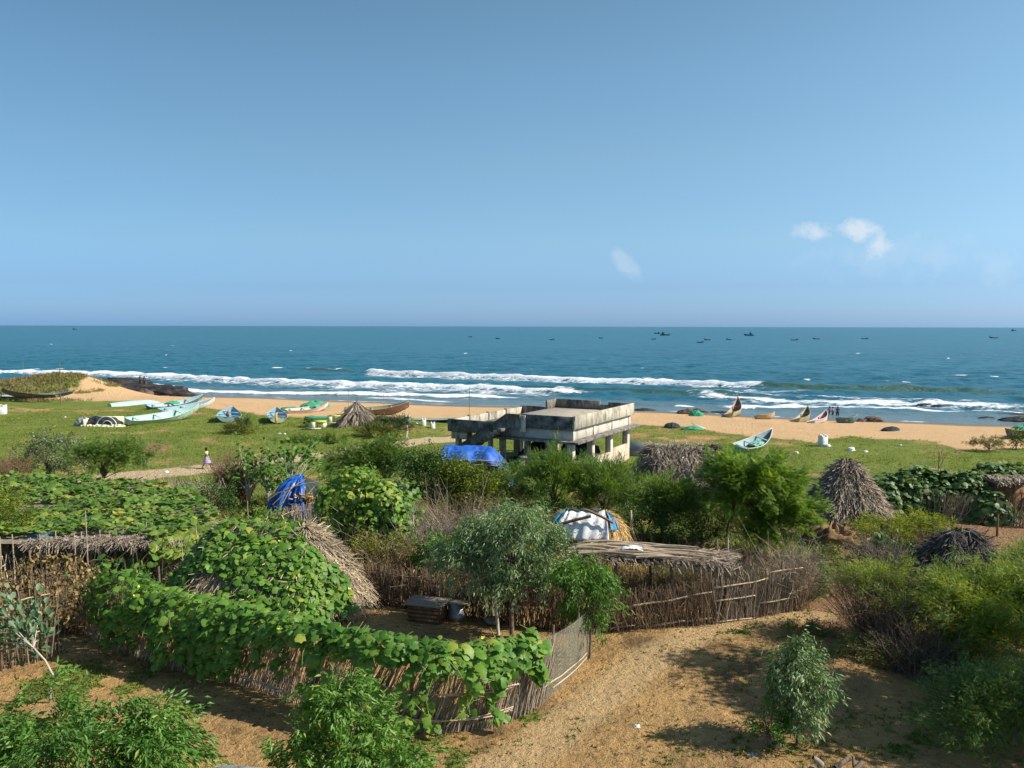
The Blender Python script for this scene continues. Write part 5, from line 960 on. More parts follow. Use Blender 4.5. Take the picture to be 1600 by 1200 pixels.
# milkweed at the left edge on its long bent stem
def milkweed():
    p = at(78, 1098); t = thing('milkweed_shrub', p, 'milkweed with grey-green oval leaves on a long bent pale stem at the left edge', 'shrub'); tip = np.array(tuple(atz(52, 1012, 1.5))); b = np.array(tuple(p))
    mid = np.array(tuple(atz(83, 1055, .75))); mb = MB(); mb.tube([b-[0, 0, .1], (b+mid)/2+[-.03, 0, 0], mid, (mid+tip)/2+[.05, 0, .03], tip], [.035, .032, .03, .027, .022], 7)
    ends = [np.array(tuple(atz(a, c, z))) for a, c, z in [(20, 985, 1.9), (50, 985, 1.8), (58, 1000, 1.6), (10, 950, 2.3), (32, 1000, 1.6), (5, 1005, 1.5), (60, 955, 2.2)]]
    for e in ends: limb(mb, tip, e, .018, .01, .06, 5, sides=5)
    mb.build('stem', M['palebark'], t, smooth=True); mb = MB()
    for e in ends:
        m = 44; P = e+rng.normal(size=(m, 3))*np.array([.2, .2, .2]); D = P-tip+rdir(m)*.4; Nn = rdir(m)*.5; Nn[:, 2] += .7; mb.leaves(P, D, Nn, U(.16, .26, m), U(.10, .16, m), OVAL, np.clip(.5+rng.normal(size=m)*.2, 0, 1))
    mb.build('leaves', M['cal'], t)
milkweed()
# ------------------------------------------------------------------ pergola covered with gourd vines (left)
def pergola():
    a = atz(45, 852, 1.9); b = atz(245, 846, 2.0); c = atz(345, 808, 2.2); d = atz(300, 768, 2.1); e = atz(60, 750, 2.1); f = atz(-160, 760, 2.1); g = atz(-160, 858, 1.9)
    org = Vector(((a[0]+b[0])/2, (a[1]+b[1])/2, 0)); org.z = G(org.x, org.y)
    pg = [tuple(q[:2]) for q in (a, b, c, d, e, f, g)]; t = thing('thatched_shed', org, 'wide flat-roofed shed at left, ragged straw eave below a carpet of gourd leaves', 'shed')
    x0, x1 = min(q[0] for q in pg), max(q[0] for q in pg); y0, y1 = min(q[1] for q in pg), max(q[1] for q in pg)
    def inside(P): return inpoly(P[:, 0], P[:, 1], pg)
    def zr(x, y): return 1.92+.22*(fbm(x/2.2, y/2.2, 15)-.5)+.02*(y-y0)
    gx, gy = np.meshgrid(np.linspace(x0, x1, 80), np.linspace(y0, y1, 50), indexing='ij'); V = np.stack([gx, gy, zr(gx, gy)], -1); idx = np.arange(4000).reshape(80, 50)
    ff = np.stack([idx[:-1, :-1], idx[1:, :-1], idx[1:, 1:], idx[:-1, 1:]], -1).reshape(-1, 4); cc = V.reshape(-1, 3)[ff].mean(1); ff = ff[inside(cc)]
    mb = MB(); mb.add(V.reshape(-1, 3), ff, .4); m = 2600
    k = U(0, .68, m); E = np.array([a[:2], b[:2], c[:2]]); P2 = np.stack([np.interp(k, [0, .62, 1], E[:, 0]), np.interp(k, [0, .62, 1], E[:, 1])], 1)+rng.normal(size=(m, 2))*.25+np.array([0, .35]); P = np.concatenate([P2, zr(P2[:, 0], P2[:, 1])[:, None]+U(0, .1, m)[:, None]], 1)
    D = rng.normal(size=(m, 3))*.35+np.array([.1, -1, -.25]); fr_ = U(0, 1, m) < .25; D[fr_, 2] -= 1.0; Nn = rdir(m)*.4+np.array([0, -.2, 1]); mb.leaves(P, D, Nn, U(.2, .55, m), U(.015, .04, m), STRIP, np.clip(.6+rng.normal(size=m)*.25, 0, 1)); mb.build('straw_roof', M['thatch'], t)
    for i in range(9):
        k = (i+.5)/9; X = np.interp(k, [0, .62, 1], E[:, 0]); Y = np.interp(k, [0, .62, 1], E[:, 1])+.3; mb = MB(); limb(mb, (X, Y, G(X, Y)-.1), (X+U(-.1, .1), Y, 1.95), .06, .05, .01, 4, sides=6); mb.build('post', M['bark'], t, smooth=True)
    for (x, y) in [(x0+2, y0+4), (x0+5, y0+6), (x1-3, y0+5), (x0+8, y0+7)]: MB().tube([(x, y, G(x, y)-.1), (x, y, 1.95)], .06, 6).build('post', M['bark'], t)
    for q0, q1 in ((a, b), (b, c)): mb = MB(); limb(mb, (q0[0], q0[1]+.15, 1.9), (q1[0], q1[1]+.15, 1.95), .05, .04, .005, 7, sides=6); mb.build('eave_pole', M['rail'], t, smooth=True)
    m = 9500; X = U(x0, x1, m); Y = U(y0, y1, m); P = np.stack([X, Y, zr(X, Y)], 1); k = inside(P) & (Y > np.interp(X, [q[0] for q in (a, b, c)], [q[1] for q in (a, b, c)])+np.where(X > b[0]-.5, -.25, .75)+.7*(fbm(X, X*0, 4)-.5)); P = P[k]
    e_ = 500; kk = U(0, 1, e_); PE = np.stack([b[0]+(c[0]-b[0])*kk, b[1]+(c[1]-b[1])*kk-.25+rng.normal(size=e_)*.2, 1.95-np.abs(rng.normal(size=e_))*.35], 1)
    hole = (np.hypot((P[:, 0]-atz(62, 797, 2)[0])/.9, (P[:, 1]-atz(62, 797, 2)[1])/.8) < 1); P = P[~hole]; P[:, 2] += .5*fbm(P[:, 0]*1.0, P[:, 1]*1.0, 19)-.1; NE_ = len(P); P = np.concatenate([P, PE])
    vine_thing('gourd_vine', (org.x, org.y+3, 1.95), 'flat carpet of gourd leaves covering the roof of the left shed', P, np.concatenate([np.tile([0., -.1, 1.], (NE_, 1)), np.tile([.1, -.75, .65], (len(P)-NE_, 1))]), .26, .12, 'gourd2', vb=.5)
    mb = MB(); q = atz(62, 842, 1.9); mb.box((q[0], q[1]+.3, 2.0), (1.0, 1.1, .04), R(4), rx=R(4)); tag(mb.build('blue_tin_sheet', M['bluedk'], org=(q[0], q[1]+.3, 2.0)), 'blue tin sheet lying on the left end of the shed roof', 'tin sheet')
pergola()
m_ = 900
fence('pole_fence', [(-20, 940), (60, 930), (140, 925), (230, 905), (330, 880)], [1.7, 1.7, 1.6, 1.5, 1.5], 'row of upright bare poles and sticks in front of the left shed', dens=16, thick=.02, lean=(0, .1), jit=.25, posts=12, postr=.035, posth=1.45, mat='stickgrey', postmat='stickgrey', top=.3)
brush('dry_brush', at(255, 900), (1.5, 1.0), 1.3, 500, 'stickgrey', 'grey dry brushwood heaped under the right end of the left shed', lean=.7)
brush('dry_brush', at(60, 905), (1.3, .5), 1.7, 420, 'stickgrey', 'pale straw and sticks bunched below the shed eave at left', lean=.25)
plant('leafy_shrub', at(8, 905), (0, 0, 2.0), (1.1, .9, 1.6), 'ylw', 'yellow-green small tree at the left edge in front of the shed', 'tree', n=90, per=55, sz=.2, tpl=OVAL, Lf=.09, Wf=.05, low=False, vb=.6)
for (px, py, h, lab) in [(140, 950, 3.5, 'tallest bare pole rising in front of the gourd carpet'), (123, 945, 2.6, 'bare pole just left of the tallest one'), (74, 935, 2.4, 'bare pole in front of the blue tin sheet'), (288, 925, 2.0, 'bare pole at the left side of the largest hut'), (310, 945, 2.9, 'thin leaning pole against the left side of the largest hut'), (234, 910, 2.4, 'pale leaning pole below the right end of the shed'), (388, 850, 2.0, 'pale post standing behind the largest hut')]:
    pole(px, py, h, .028, lab, mat='stickgrey', group='bare garden poles')
brush('vine_clump', at(180, 965), (1.5, .6), 1.7, 60, 'vine', 'thin-leaved creeper at the left top of the curving fence', 'climbing vine', lean=.4, leaf=('gourd', BROAD, 500, .17, .17))
# ------------------------------------------------------------------ other huts
def cone_hut(px, py, r, h, label, mat='thatch', n=3000, ridge=.15, rot=0, dist=None, ze=.15, apex=None, p=1.08):
    b = at(px, py) if dist is None else base_at(px, dist); b.y += r*.85 if dist is None else 0; b.x *= b.y/(b.y-r*.85) if dist is None else 1; b.z = G(b.x, b.y)
    t = thing('thatched_hut', b, label, 'hut'); f = roof_fn(tuple(b), r, r*.95, ridge, h, ze, rot, p, .05); mb = MB(); thatch(mb, f, n*3, (.2, .7), .032, .12, .36); mb.build('thatched_roof', M[mat], t)
    mb = MB(); mb.tube([(b.x, b.y, b.z), (b.x, b.y, b.z+h+.12)], .05, 6); k = int(26); mb.build('centre_pole', M['bark'], t)
    m = 60; a = U(0, 6.28, m); mb = MB(); P = np.tile([b.x, b.y, b.z+h-.12], (m, 1))+rng.normal(size=(m, 3))*.05; mb.leaves(P, np.stack([np.cos(a), np.sin(a), U(-.9, .8, m)], 1), rdir(m), U(.15, .45, m), .05, STRIP, .7); mb.build('peak_tuft', M[mat], t); return t, f, b
cone_hut(1320, 832, 2.4, 3.25, 'tall conical grey thatched hut standing in the grass at right', 'thatch', 4200)
cone_hut(1497, 960, 2.3, 2.5, 'low dark thatched hut half hidden by the mesquite at right', 'thatchdark', 3000, .3)
cone_hut(1070, 762, 3.1, 2.75, 'broad grey thatched hut behind the trees, right of the concrete building', 'thatch', 3600, 1.9, dist=49, ze=.5, p=1.7)
# blue tarpaulin hut
def drape(name, c, r, mat, label, n=40, seed=1, par=None, th=(0, 2*math.pi), org=None, wr=.08, p=.8, cat='tarpaulin', ph=(0, math.pi/2)):
    T, Pp = np.meshgrid(np.linspace(th[0], th[1], n*2), np.linspace(ph[0], ph[1], n), indexing='ij'); w = 1+wr*np.sin(T*9+seed)*np.cos(Pp)+wr*.8*np.sin(T*23+seed*3+3*Pp)*np.cos(Pp)+wr*1.2*(fbm(T*4, Pp*5, seed)-.5)
    X = c[0]+r[0]*np.cos(T)*np.cos(Pp)*w; Y = c[1]+r[1]*np.sin(T)*np.cos(Pp)*w; Z = c[2]+r[2]*np.sin(Pp)**p*(1+wr*.6*(fbm(T*3, Pp*6, seed+4)-.5))
    mb = MB(); mb.quadgrid(np.stack([X, Y, Z], -1)); o = mb.build(name, M[mat], par, org=org if par is None else None, smooth=True)
    md = o.modifiers.new('s', 'SOLIDIFY'); md.thickness = .02
    if par is None: tag(o, label, cat)
    return o
p = base_at(470, 42.5); t = thing('tarpaulin_hut', p, 'small domed shelter, blue tarpaulin on its left and dark sheet on its right', 'shelter'); c = np.array(tuple(p))
drape('blue_tarpaulin', c, (1.5, 1.4, 2.15), 'tarp', '', seed=2, par=t, th=(R(95), R(292)), wr=.16); drape('dark_sheet', c, (1.42, 1.3, 2.0), 'netdk', '', seed=5, par=t, th=(R(-80), R(120)))
for k, (a, b) in enumerate([((-1.5, -1.0, 1.1), (1.2, -1.0, 2.05)), ((-1.2, -1.3, .9), (.4, -.9, 2.15)), ((-.9, -1.5, .5), (-.2, -1.1, 1.9)), ((0, -1.5, .6), (.9, -1.1, 1.8)), ((-1.7, -.9, 1.0), (-.7, -1.2, 1.55))]): mb = MB(); limb(mb, c+a, c+b, .035, .02, .06, 5, sides=5); mb.build('stick', M['rail'], t, smooth=True)
mb = MB(); P = c+np.array([.5, -1.35, 1.25])+rng.normal(size=(160, 3))*np.array([.28, .05, .10]); mb.leaves(P, rdir(160), rdir(160)+np.array([0, -.6, .6]), .22, .05, STRIP, U(.2, 1, 160)); mb.build('straw_tuft', M['hay'], t)
fence('brush_fence', [(425, 850), (455, 838), (515, 832)], [1.5, 1.6, 1.5], 'short stick fence in front of the blue tarpaulin shelter', dens=75, thick=.018, lean=(0, .16), jit=.1, cross=.5, rails=((0, 1, .75, .8),), railmat='stickgrey', top=.22, mat='stickgrey')
# blue tarpaulin shed by the building
def bluetarp():
    a = np.array(tuple(base_at(748, 49.0))); t = thing('tarpaulin_shed', a, 'bright blue tarpaulin shed roof in front of the concrete building', 'shed'); u, v = np.meshgrid(np.linspace(0, 1, 60), np.linspace(0, 1, 30), indexing='ij')
    X = a[0]-2.2+4.3*u; edge = np.clip((u-.66)/.34, 0, 1); Z = a[2]+2.6-.15*u-1.7*edge**1.6+.06*np.sin(v*24+u*5)+.34*(fbm(u*7, v*5, 4)-.5)+.10*(fbm(u*22, v*14, 6)-.5)-.55*np.clip((.25-v)/.25, 0, 1)**1.5*(1-.3*u); Y = a[1]-1.3+3.0*v+.1*np.sin(u*17)
    mb = MB(); mb.quadgrid(np.stack([X, Y, Z], -1)); o = mb.build('tarpaulin', M['tarplt'], t, smooth=True); o.modifiers.new('s', 'SOLIDIFY').thickness = .02
    for dx in (-2, -.4, 1.2): MB().tube([(a[0]+dx, a[1]-.8, a[2]-.1), (a[0]+dx, a[1]-.8, a[2]+2.0)], .06, 6).build('post', M['bark'], t); MB().tube([(a[0]+dx, a[1]+1.4, a[2]-.1), (a[0]+dx, a[1]+1.4, a[2]+2.3)], .06, 6).build('post', M['bark'], t)
    for z, y in ((2.2, -1.35), (1.9, -1.38)): mb = MB(); limb(mb, a+[-.4, y, z], a+[2.0, y+.1, z-.25], .03, .03, .03, 5, sides=5); mb.build('tie_rope', M['stickgrey'], t)
bluetarp()
MB_ = None
p = base_at(817, 47.5); mb = MB(); mb.tube([tuple(p), (p.x, p.y, p.z+2.35)], .14, 7); t = thing('stone_post', p, 'grey flat-topped post before the building, right of the blue tarpaulin shed', 'post'); mb.build('shaft', M['stickgrey'], t); MB().box((p.x, p.y, p.z+2.42), (.5, .4, .12)).build('cap', M['concdark'], t)
# haystack with tarpaulins
def haystack():
    b = base_at(918, 34.2); c = np.array(tuple(b)); t = thing('haystack', b, 'round golden haystack partly covered with cloths', 'haystack'); f = roof_fn(c, 2.05, 1.4, .8, 2.1, .05, R(-4), 2.6, .05)
    mb = MB(); thatch(mb, f, 6500, (.15, .4), .018, .08, .2, vv=.5); mb.build('hay', M['hay'], t)
    def cloth(nm, mat, th0, th1, v0, v1, lab, lift=.09, seed=1):
        T, V = np.meshgrid(np.linspace(R(th0), R(th1), 60), np.linspace(v0, v1, 26), indexing='ij'); V2 = V*(1+.12*(fbm(T*3, T*0+seed, seed)-.5)*(V/v1)); P, Nn = normals_of(f, T.ravel(), V2.ravel()); P = P+Nn*(lift+.12*(fbm(T*5, V*6, seed)-.3)+.03*np.sin(T*26+V*9)).ravel()[:, None]; mb = MB(); mb.quadgrid(P.reshape(60, 26, 3)); o = mb.build(nm, M[mat], org=b, smooth=True); o.modifiers.new('s', 'SOLIDIFY').thickness = .015; tag(o, lab, 'cloth')
    cloth('white_cloth', 'whitecloth', 203, 296, .08, .74, 'large white cloth spread over the top of the haystack', .12, 3); cloth('grey_cloth', 'greysheet', 165, 215, .25, .95, 'grey-white cloth hanging down the left of the haystack', .11, 5)
    cloth('teal_cloth', 'tealcloth', 214, 232, .12, .62, 'teal cloth strip rolled between the white and grey cloths', .2, 6); cloth('blue_cloth', 'bluecloth', 300, 328, .10, .6, 'faded blue cloth on the right shoulder of the haystack', .12, 7)
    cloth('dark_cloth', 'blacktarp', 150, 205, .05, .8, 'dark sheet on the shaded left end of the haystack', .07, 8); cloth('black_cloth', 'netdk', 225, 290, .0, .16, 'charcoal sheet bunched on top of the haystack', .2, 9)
    q = c+[0, 0, 0]
    for a, e, r, lab in [((-2.3, -.5, 1.35), (.1, -.9, 2.2), .07, 'brown log laid up against the left of the haystack'), ((-.1, -.8, 2.45), (1.0, -1.0, 1.95), .06, 'short dark log over the white cloth')]: mb = MB(); limb(mb, q+a, q+e, r, r*.9, .02, 5, sides=7); tag(mb.build('log', M['brownwood'], org=q+np.array(a), smooth=True), lab, 'log')
haystack()
p = at(997, 868); t = thing('forked_post', p, 'crooked pale post standing just right of the haystack', 'post'); mb = MB(); mb.tube([tuple(p), (p.x-.12, p.y, p.z+.7), (p.x-.3, p.y, p.z+1.2), (p.x-.34, p.y, p.z+2.0)], [.07, .07, .06, .05], 7); mb.build('post', M['stickgrey'], t, smooth=True)
# low shed roofed with logs and palm ribs
def logshed():
    a = atz(878, 870, 1.75); b = atz(1128, 886, 1.75); c = atz(1142, 866, 1.85); d = atz(900, 852, 1.8)
    org = Vector(((a[0]+b[0])/2, (a[1]+b[1])/2, 0)); org.z = G(org.x, org.y); t = thing('log_roofed_shed', org, 'low shed roofed with loose logs and palm ribs behind the brown brushwood fence', 'shed'); A, B_, C_, D_ = [np.array(q) for q in (a, b, c, d)]
    def S(u, v): return A+(B_-A)*u+(D_-A)*v+(A-B_-D_+C_)*u*v
    uu, vv = np.meshgrid(np.linspace(0, 1, 30), np.linspace(0, 1, 8), indexing='ij'); mb = MB(); mb.quadgrid((A+(B_-A)*uu[..., None]+(D_-A)*vv[..., None]+(A-B_-D_+C_)*(uu*vv)[..., None])-np.array([0, 0, .06]), .3)
    m = 3400; u = U(0, 1, m); v = U(-.04, 1, m); P = np.array([S(x, y) for x, y in zip(u, v)]); P[:, 2] += U(0, .12, m); D = np.tile((B_-A)/np.linalg.norm(B_-A), (m, 1))+rng.normal(size=(m, 3))*np.array([.35, .45, .12]); k = v < .1; D[k] = D[k]*.5+np.array([0, -.5, -.8]); mb.leaves(P, D, np.tile([0, -.2, 1.], (m, 1))+rdir(m)*.4, np.where(v < .1, .45, 1)*U(.2, .6, m), U(.012, .04, m), STRIP, np.clip(.5+rng.normal(size=m)*.35, 0, 1)); mb.build('thatch_layer', M['thatch'], t)
    m = 260; P = np.array([S(x, y) for x, y in zip(U(0, .95, m), U(0, 1, m))])+np.array([0, 0, .14]); a_ = rng.normal(size=m)*.6+math.atan2(*(B_-A)[[1, 0]]); D = np.stack([np.cos(a_), np.sin(a_), U(-.05, .22, m)], 1); L_ = U(.25, .8, m)[:, None]; pm = MB(); pm.sticks(P, P+D*L_*.5, .014, .012, U(.3, 1, m)); pm.sticks(P+D*L_*.5, P+D*L_+np.array([0, 0, -.05]), .012, .006, U(.3, 1, m)); pm.build('palm_ribs', M['rail'], t)
    for i in range(36):
        u = U(0, .9); v = (i+.5)/36; P0 = S(u*.6, v)+np.array([0, 0, .14]); P1 = S(min(1, u*.6+U(.25, .5)), min(1, max(0, v+U(-.12, .12))))+np.array([0, 0, .16+U(0, .06)]); mb = MB(); limb(mb, P0, P1, U(.03, .075), .03, .03, 6, v=U(.2, .8), sides=6); mb.build('log', M['rail' if i % 3 else 'stickgrey'], t, smooth=True)
    for u, v in ((0.02, 0), (.35, 0), (.7, 0), (1, 0), (1, 1), (.5, 1), (0, 1)): q = S(u, v); MB().tube([(q[0], q[1]+.1, G(q[0], q[1])-.1), (q[0], q[1]+.1, q[2])], .06, 6).build('post', M['bark'], t)
    q = S(.42, .35)+np.array([0, 0, .25]); mb = MB(); gx, gy = np.meshgrid(np.linspace(-.38, .38, 20), np.linspace(-.2, .2, 12), indexing='ij'); mb.quadgrid(np.stack([q[0]+gx, q[1]+gy, q[2]+.16*fbm(gx*7, gy*7, 5)-.5*(gx**2)], -1)); o = mb.build('white_rag', M['whitecloth'], org=q, smooth=True); o.modifiers.new('s', 'SOLIDIFY').thickness = .02; tag(o, 'crumpled white rag lying on the log roof', 'cloth')
    for px, py, h in ((1137, 915, 1.9), (1122, 905, 1.6)): pole(px, py, h, .07 if px > 1130 else .04, 'stout grey post at the right end of the log-roofed shed' if px > 1130 else 'thin post beside the stout one at the log-roofed shed', mat='stickgrey', group='posts by the log-roofed shed')
    mb = MB(); m = 220; P = S(1, .3)+rng.normal(size=(m, 3))*np.array([.7, .3, .12])+np.array([0, -.2, 0]); D = rng.normal(size=(m, 3))*.5+np.array([.1, -.5, -.9]); mb.leaves(P, D, rdir(m)+np.array([0, -.5, .5]), U(.2, .5, m), U(.012, .035, m), STRIP, U(0, .9, m)); tag(mb.build('hanging_fronds', M['thatch'], org=S(1, .3)), 'dry fronds hanging over the right end of the log-roofed shed', 'dry fronds')
logshed()
# right-hand vine hedge, its stick fence and open booth
tr_, rr_, rq_ = fence('stick_fence', [(1388, 798), (1430, 806), (1490, 812), (1545, 818), (1620, 826)], [1.6, 1.6, 1.5, 1.4, 1.4], 'stick fence under the dark vine hedge on the right', dens=40, thick=.02, lean=(.2, .15), jit=.08, rails=((.2, .75, .3, .22), (.3, .8, .05, .05)), railmat='stickgrey', mat='stickgrey', top=.15)
def hedge():
    org = base_at(1480, 43.5); P = []; Nn = []
    for (px, d, r, n) in [(1392, 43.5, (1.4, 1.3, 2.2), 520), (1430, 43.6, (1.7, 1.3, 2.6), 700), (1470, 43.6, (1.7, 1.3, 2.45), 650), (1512, 43.3, (1.7, 1.2, 2.3), 560), (1545, 44.5, (1.6, 1.2, 2.5), 420), (1585, 45, (1.9, 1.3, 2.5), 500), (1630, 44.5, (2, 1.3, 2.4), 400), (1560, 41.4, (1.2, .7, 1.55), 260)]:
        b = np.array(tuple(base_at(px, d))); dd = rdir(n); dd[:, 2] = np.abs(dd[:, 2]); k = .85+.4*(fbm(dd[:, 0]*2.5+px, dd[:, 1]*2.5+dd[:, 2]*2, 7)-.4); P.append(b+dd*np.array(r)*k[:, None]); Nn.append(dd)
    P = np.concatenate(P); Nn = np.concatenate(Nn); keep = ~((P[:, 0] > base_at(1565, 42).x) & (P[:, 0] < base_at(1640, 42).x) & (P[:, 1] < 43.8) & (P[:, 2] > .9) & (P[:, 2] < 1.9)); t = vine_thing('vine_hedge', org, 'dark green broad-leaved vine hedge beyond the red-earth plot at right', P[keep], Nn[keep], .30, .15, 'dkgourd', vb=.5, cat='hedge')
    mb = MB(); m = 500; x = U(base_at(1380, 43.6).x, base_at(1640, 44).x, m); y = 43.7+rng.normal(size=m)*.5; a = np.stack([x, y, zg(x, y)], 1); mb.sticks(a, a+np.stack([rng.normal(size=m)*.4, rng.normal(size=m)*.3, U(.8, 2.0, m)], 1), .02, .01, .4); mb.build('branches', M['bark'], t)
    b = base_at(1585, 42.6); t = thing('thatched_booth', b, 'small open booth with grey thatch peeping out of the hedge at the right edge', 'booth'); mb = MB(); mb.box((b.x+.4, b.y+1.0, b.z+1.0), (2.6, .1, 2.0)); mb.build('back_wall', M['mud'], t)
    mb = MB(); m = 700; P = np.stack([U(b.x-.9, b.x+1.8, m), U(b.y-.5, b.y+1, m), b.z+1.95+U(0, .2, m)], 1); D = rng.normal(size=(m, 3))*.3+np.array([0, -1, -.35]); mb.leaves(P, D, np.tile([0, -.3, 1.], (m, 1)), U(.3, .6, m), .06, STRIP, U(.1, .9, m)); mb.box((b.x+.4, b.y+.3, b.z+1.92), (2.8, 1.6, .08)); mb.build('roof', M['thatch'], t); MB().tube([(b.x+.75, b.y-.3, b.z-.1), (b.x+.75, b.y-.3, b.z+1.95)], .08, 6).build('post', M['rail'], t)
hedge()
t, P = plant('bare_sapling', base_at(1472, 45), (0, 0, 3.0), (.6, .4, .5), 'weed', 'leafless forked twigs sticking up above the vine hedge', 'sapling', n=7, per=3, sz=.1, Lf=.08, Wf=.03, nl=7, tr=.04, low=False)
# ------------------------------------------------------------------ bushes of the middle band (nearest last)
MQ = dict(tpl=FROND, Wf=.13, upn=1.0, shell=.5)
pl = plant
pl('silver_shrub', at(85, 752), (0, 0, 1.5), (2.3, 1.5, 1.4), 'silver', 'silvery grey-green shrub on the far grass at left', 'shrub', n=110, per=34, sz=.24, tpl=OVAL, Lf=.15, Wf=.08, nl=30, tr=.05, extra=[((.3, 0, .5), (1.2, .6, .5), 20)])
pl('mesquite_shrub', at(165, 768), (0, 0, 1.9), (2.4, 1.6, 1.1), 'casu', 'spreading feathery shrub with a dark hollow beneath, right of the silvery shrub', 'shrub', n=130, per=34, sz=.28, Lf=.26, low=False, tr=.07, nl=40, ntr=3, **MQ, extra=[((1.5, .2, 2.1), (1.3, .9, .8), 40)])
pl('weed_patch', at(30, 745), (0, 0, .5), (1.3, .9, .7), 'weed', 'rank green weeds at the far left beside the brown reeds', 'shrub', n=40, per=30, sz=.2, tpl=LANCE, Lf=.2, Wf=.04)
brush('dry_reeds', at(8, 768), (1.2, .6), 2.2, 200, 'brownwood', 'reddish-brown dry reeds at the far left edge', 'dry reeds', lean=.15, thick=.02)
brush('dry_brush', at(215, 782), (2.6, 1.0), 1.1, 700, 'stick', 'low brown brushwood under and right of the feathery shrub', lean=.5, thick=.02)
brush('dry_grass_clump', at(262, 790), (2.6, 1.2), .9, 700, 'twig', 'grey-green tall grass just below the left end of the footpath', 'dry grass', lean=.4, thick=.012, leaf=('weed', BLADE, 3000, .5, .03))
brush('dry_brush', at(285, 812), (1.6, .7), 2.0, 320, 'stickgrey', 'grey stakes and orange dead fronds right of the gourd carpet', lean=.3, thick=.022, leaf=('dryleaf', LANCE, 500, .3, .06))
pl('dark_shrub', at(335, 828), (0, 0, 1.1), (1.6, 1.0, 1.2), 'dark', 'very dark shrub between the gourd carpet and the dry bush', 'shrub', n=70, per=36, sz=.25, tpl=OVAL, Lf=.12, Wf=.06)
brush('dry_shrub', base_at(366, 46.5), (.7, .6), 2.7, 420, 'brownwood', 'upright rusty-brown dead bush left of the castor plants', 'dry shrub', lean=.22, thick=.018, leaf=('dryleaf', LANCE, 1400, .14, .04))
def castor(px, d, h, w, label, n=26):
    b = base_at(px, d); t = thing('castor_plant', b, label, 'castor plant', 'tall castor plants by the footpath'); mb = MB(); lm = MB(); c = np.array(tuple(b))
    for k in range(n):
        e = c+np.array([rng.normal()*w*.42, rng.normal()*w*.3, h*U(.45, 1.0)]); limb(mb, c+[0, 0, h*U(.1, .4)] if k else c, e, .035, .012, .05, 5, sides=5); m = 12; P = e+rng.normal(size=(m, 3))*.2; D = P-e+rdir(m)*.3; D[:, 2] -= .25; lm.leaves(P, D, rdir(m)*.5+np.array([0, -.1, .9]), U(.12, .27, m), U(.12, .26, m), BROAD, np.clip(.5+rng.normal(size=m)*.2, 0, 1))
    mb.tube([c-[0, 0, .1], c+[0, 0, h*.5]], .05, 6); mb.build('stems', M['palebark'], t); lm.build('leaves', M['gourd'], t)
castor(386, 45.5, 3.6, 1.0, 'tall narrow castor plant standing over the footpath', 13); castor(452, 45, 3.6, 2.1, 'broad castor plant just above the blue tarpaulin shelter', 30); castor(415, 44.5, 2.6, 1.2, 'lower castor plant between the two taller ones', 14)
pl('mesquite_shrub', base_at(560, 47), (0, 0, 1.8), (2.3, 1.6, 1.1), 'casu', 'low spreading feathery tree left of the central thicket', 'tree', n=150, per=34, sz=.3, Lf=.28, low=False, tr=.08, nl=40, ntr=2, **MQ, extra=[((1.3, 0, 2.3), (1.5, 1.2, .9), 60)])
pl('mesquite_shrub', base_at(600, 47), (0, 0, 1.9), (1.7, 1.4, 1.15), 'dark', 'dark domed tree just below the standing person', 'tree', n=110, per=34, sz=.3, tpl=OVAL, Lf=.15, Wf=.08, low=False, tr=.09, nl=30, vb=.6)
pl('leafy_tree', base_at(672, 41.5), (0, 0, 1.7), (1.9, 1.4, 1.7), 'dark', 'dense dark glossy tree left of the olive one in the central thicket', 'tree', n=150, per=44, sz=.26, tpl=OVAL, Lf=.13, Wf=.07, tr=.08, nl=24, vb=.55, extra=[((-.4, 0, 2.9), (1.1, 1, .65), 36)])
pl('leafy_tree', base_at(745, 40.5), (0, 0, 1.5), (1.7, 1.3, 1.5), 'ylw', 'olive green dense tree in front of the blue tarpaulin shed', 'tree', n=140, per=44, sz=.26, tpl=OVAL, Lf=.13, Wf=.07, tr=.08, nl=24, extra=[((-1.0, 0, 2.6), (.8, .8, .6), 34)])
CA = dict(tpl=FROND, Wf=.07, upn=.5, shell=.6)
pl('feathery_tree', base_at(800, 43.5), (0, 0, 1.3), (1.6, 1.2, 1.15), 'casu', 'grey-green feathery tree right of the olive tree', 'tree', n=110, per=40, sz=.26, Lf=.26, tr=.07, nl=20, droop=.0, up=1.1, vb=.4, **CA)
pl('feathery_tree', base_at(868, 40.5), (0, 0, 1.8), (1.9, 1.5, 1.6), 'casu', 'big feathery tree right in front of the near corner of the building', 'tree', n=190, per=44, sz=.28, Lf=.28, tr=.09, nl=24, droop=-.1, up=1.2, **CA, extra=[((0, 0, 2.75), (1.0, .9, .6), 34)])
pl('feathery_tree', base_at(950, 40), (0, 0, 1.5), (1.7, 1.3, 1.5), 'casu', 'feathery tree behind the haystack', 'tree', n=150, per=42, sz=.28, Lf=.27, tr=.08, nl=22, droop=-.1, up=1.1, vb=.42, **CA, extra=[((-.3, 0, 2.3), (1.0, 1, .6), 36)])
pl('feathery_tree', base_at(1045, 37.5), (0, 0, 1.7), (1.7, 1.3, 1.15), 'casu', 'bright feathery tree in front of the broad thatched hut', 'tree', n=150, per=44, sz=.28, Lf=.27, tr=.08, nl=22, droop=-.1, up=1.1, vb=.58, **CA, extra=[((.7, 0, 1.2), (1.0, .9, 1.1), 50)])
pl('feathery_tree', base_at(925, 44.5), (0, 0, 1.3), (1.7, 1.0, 1.25), 'casu', 'low feathery tree hiding the foot of the tan wall of the building', 'tree', n=90, per=42, sz=.26, Lf=.26, tr=.06, nl=18, droop=-.1, up=1.1, vb=.55, **CA)
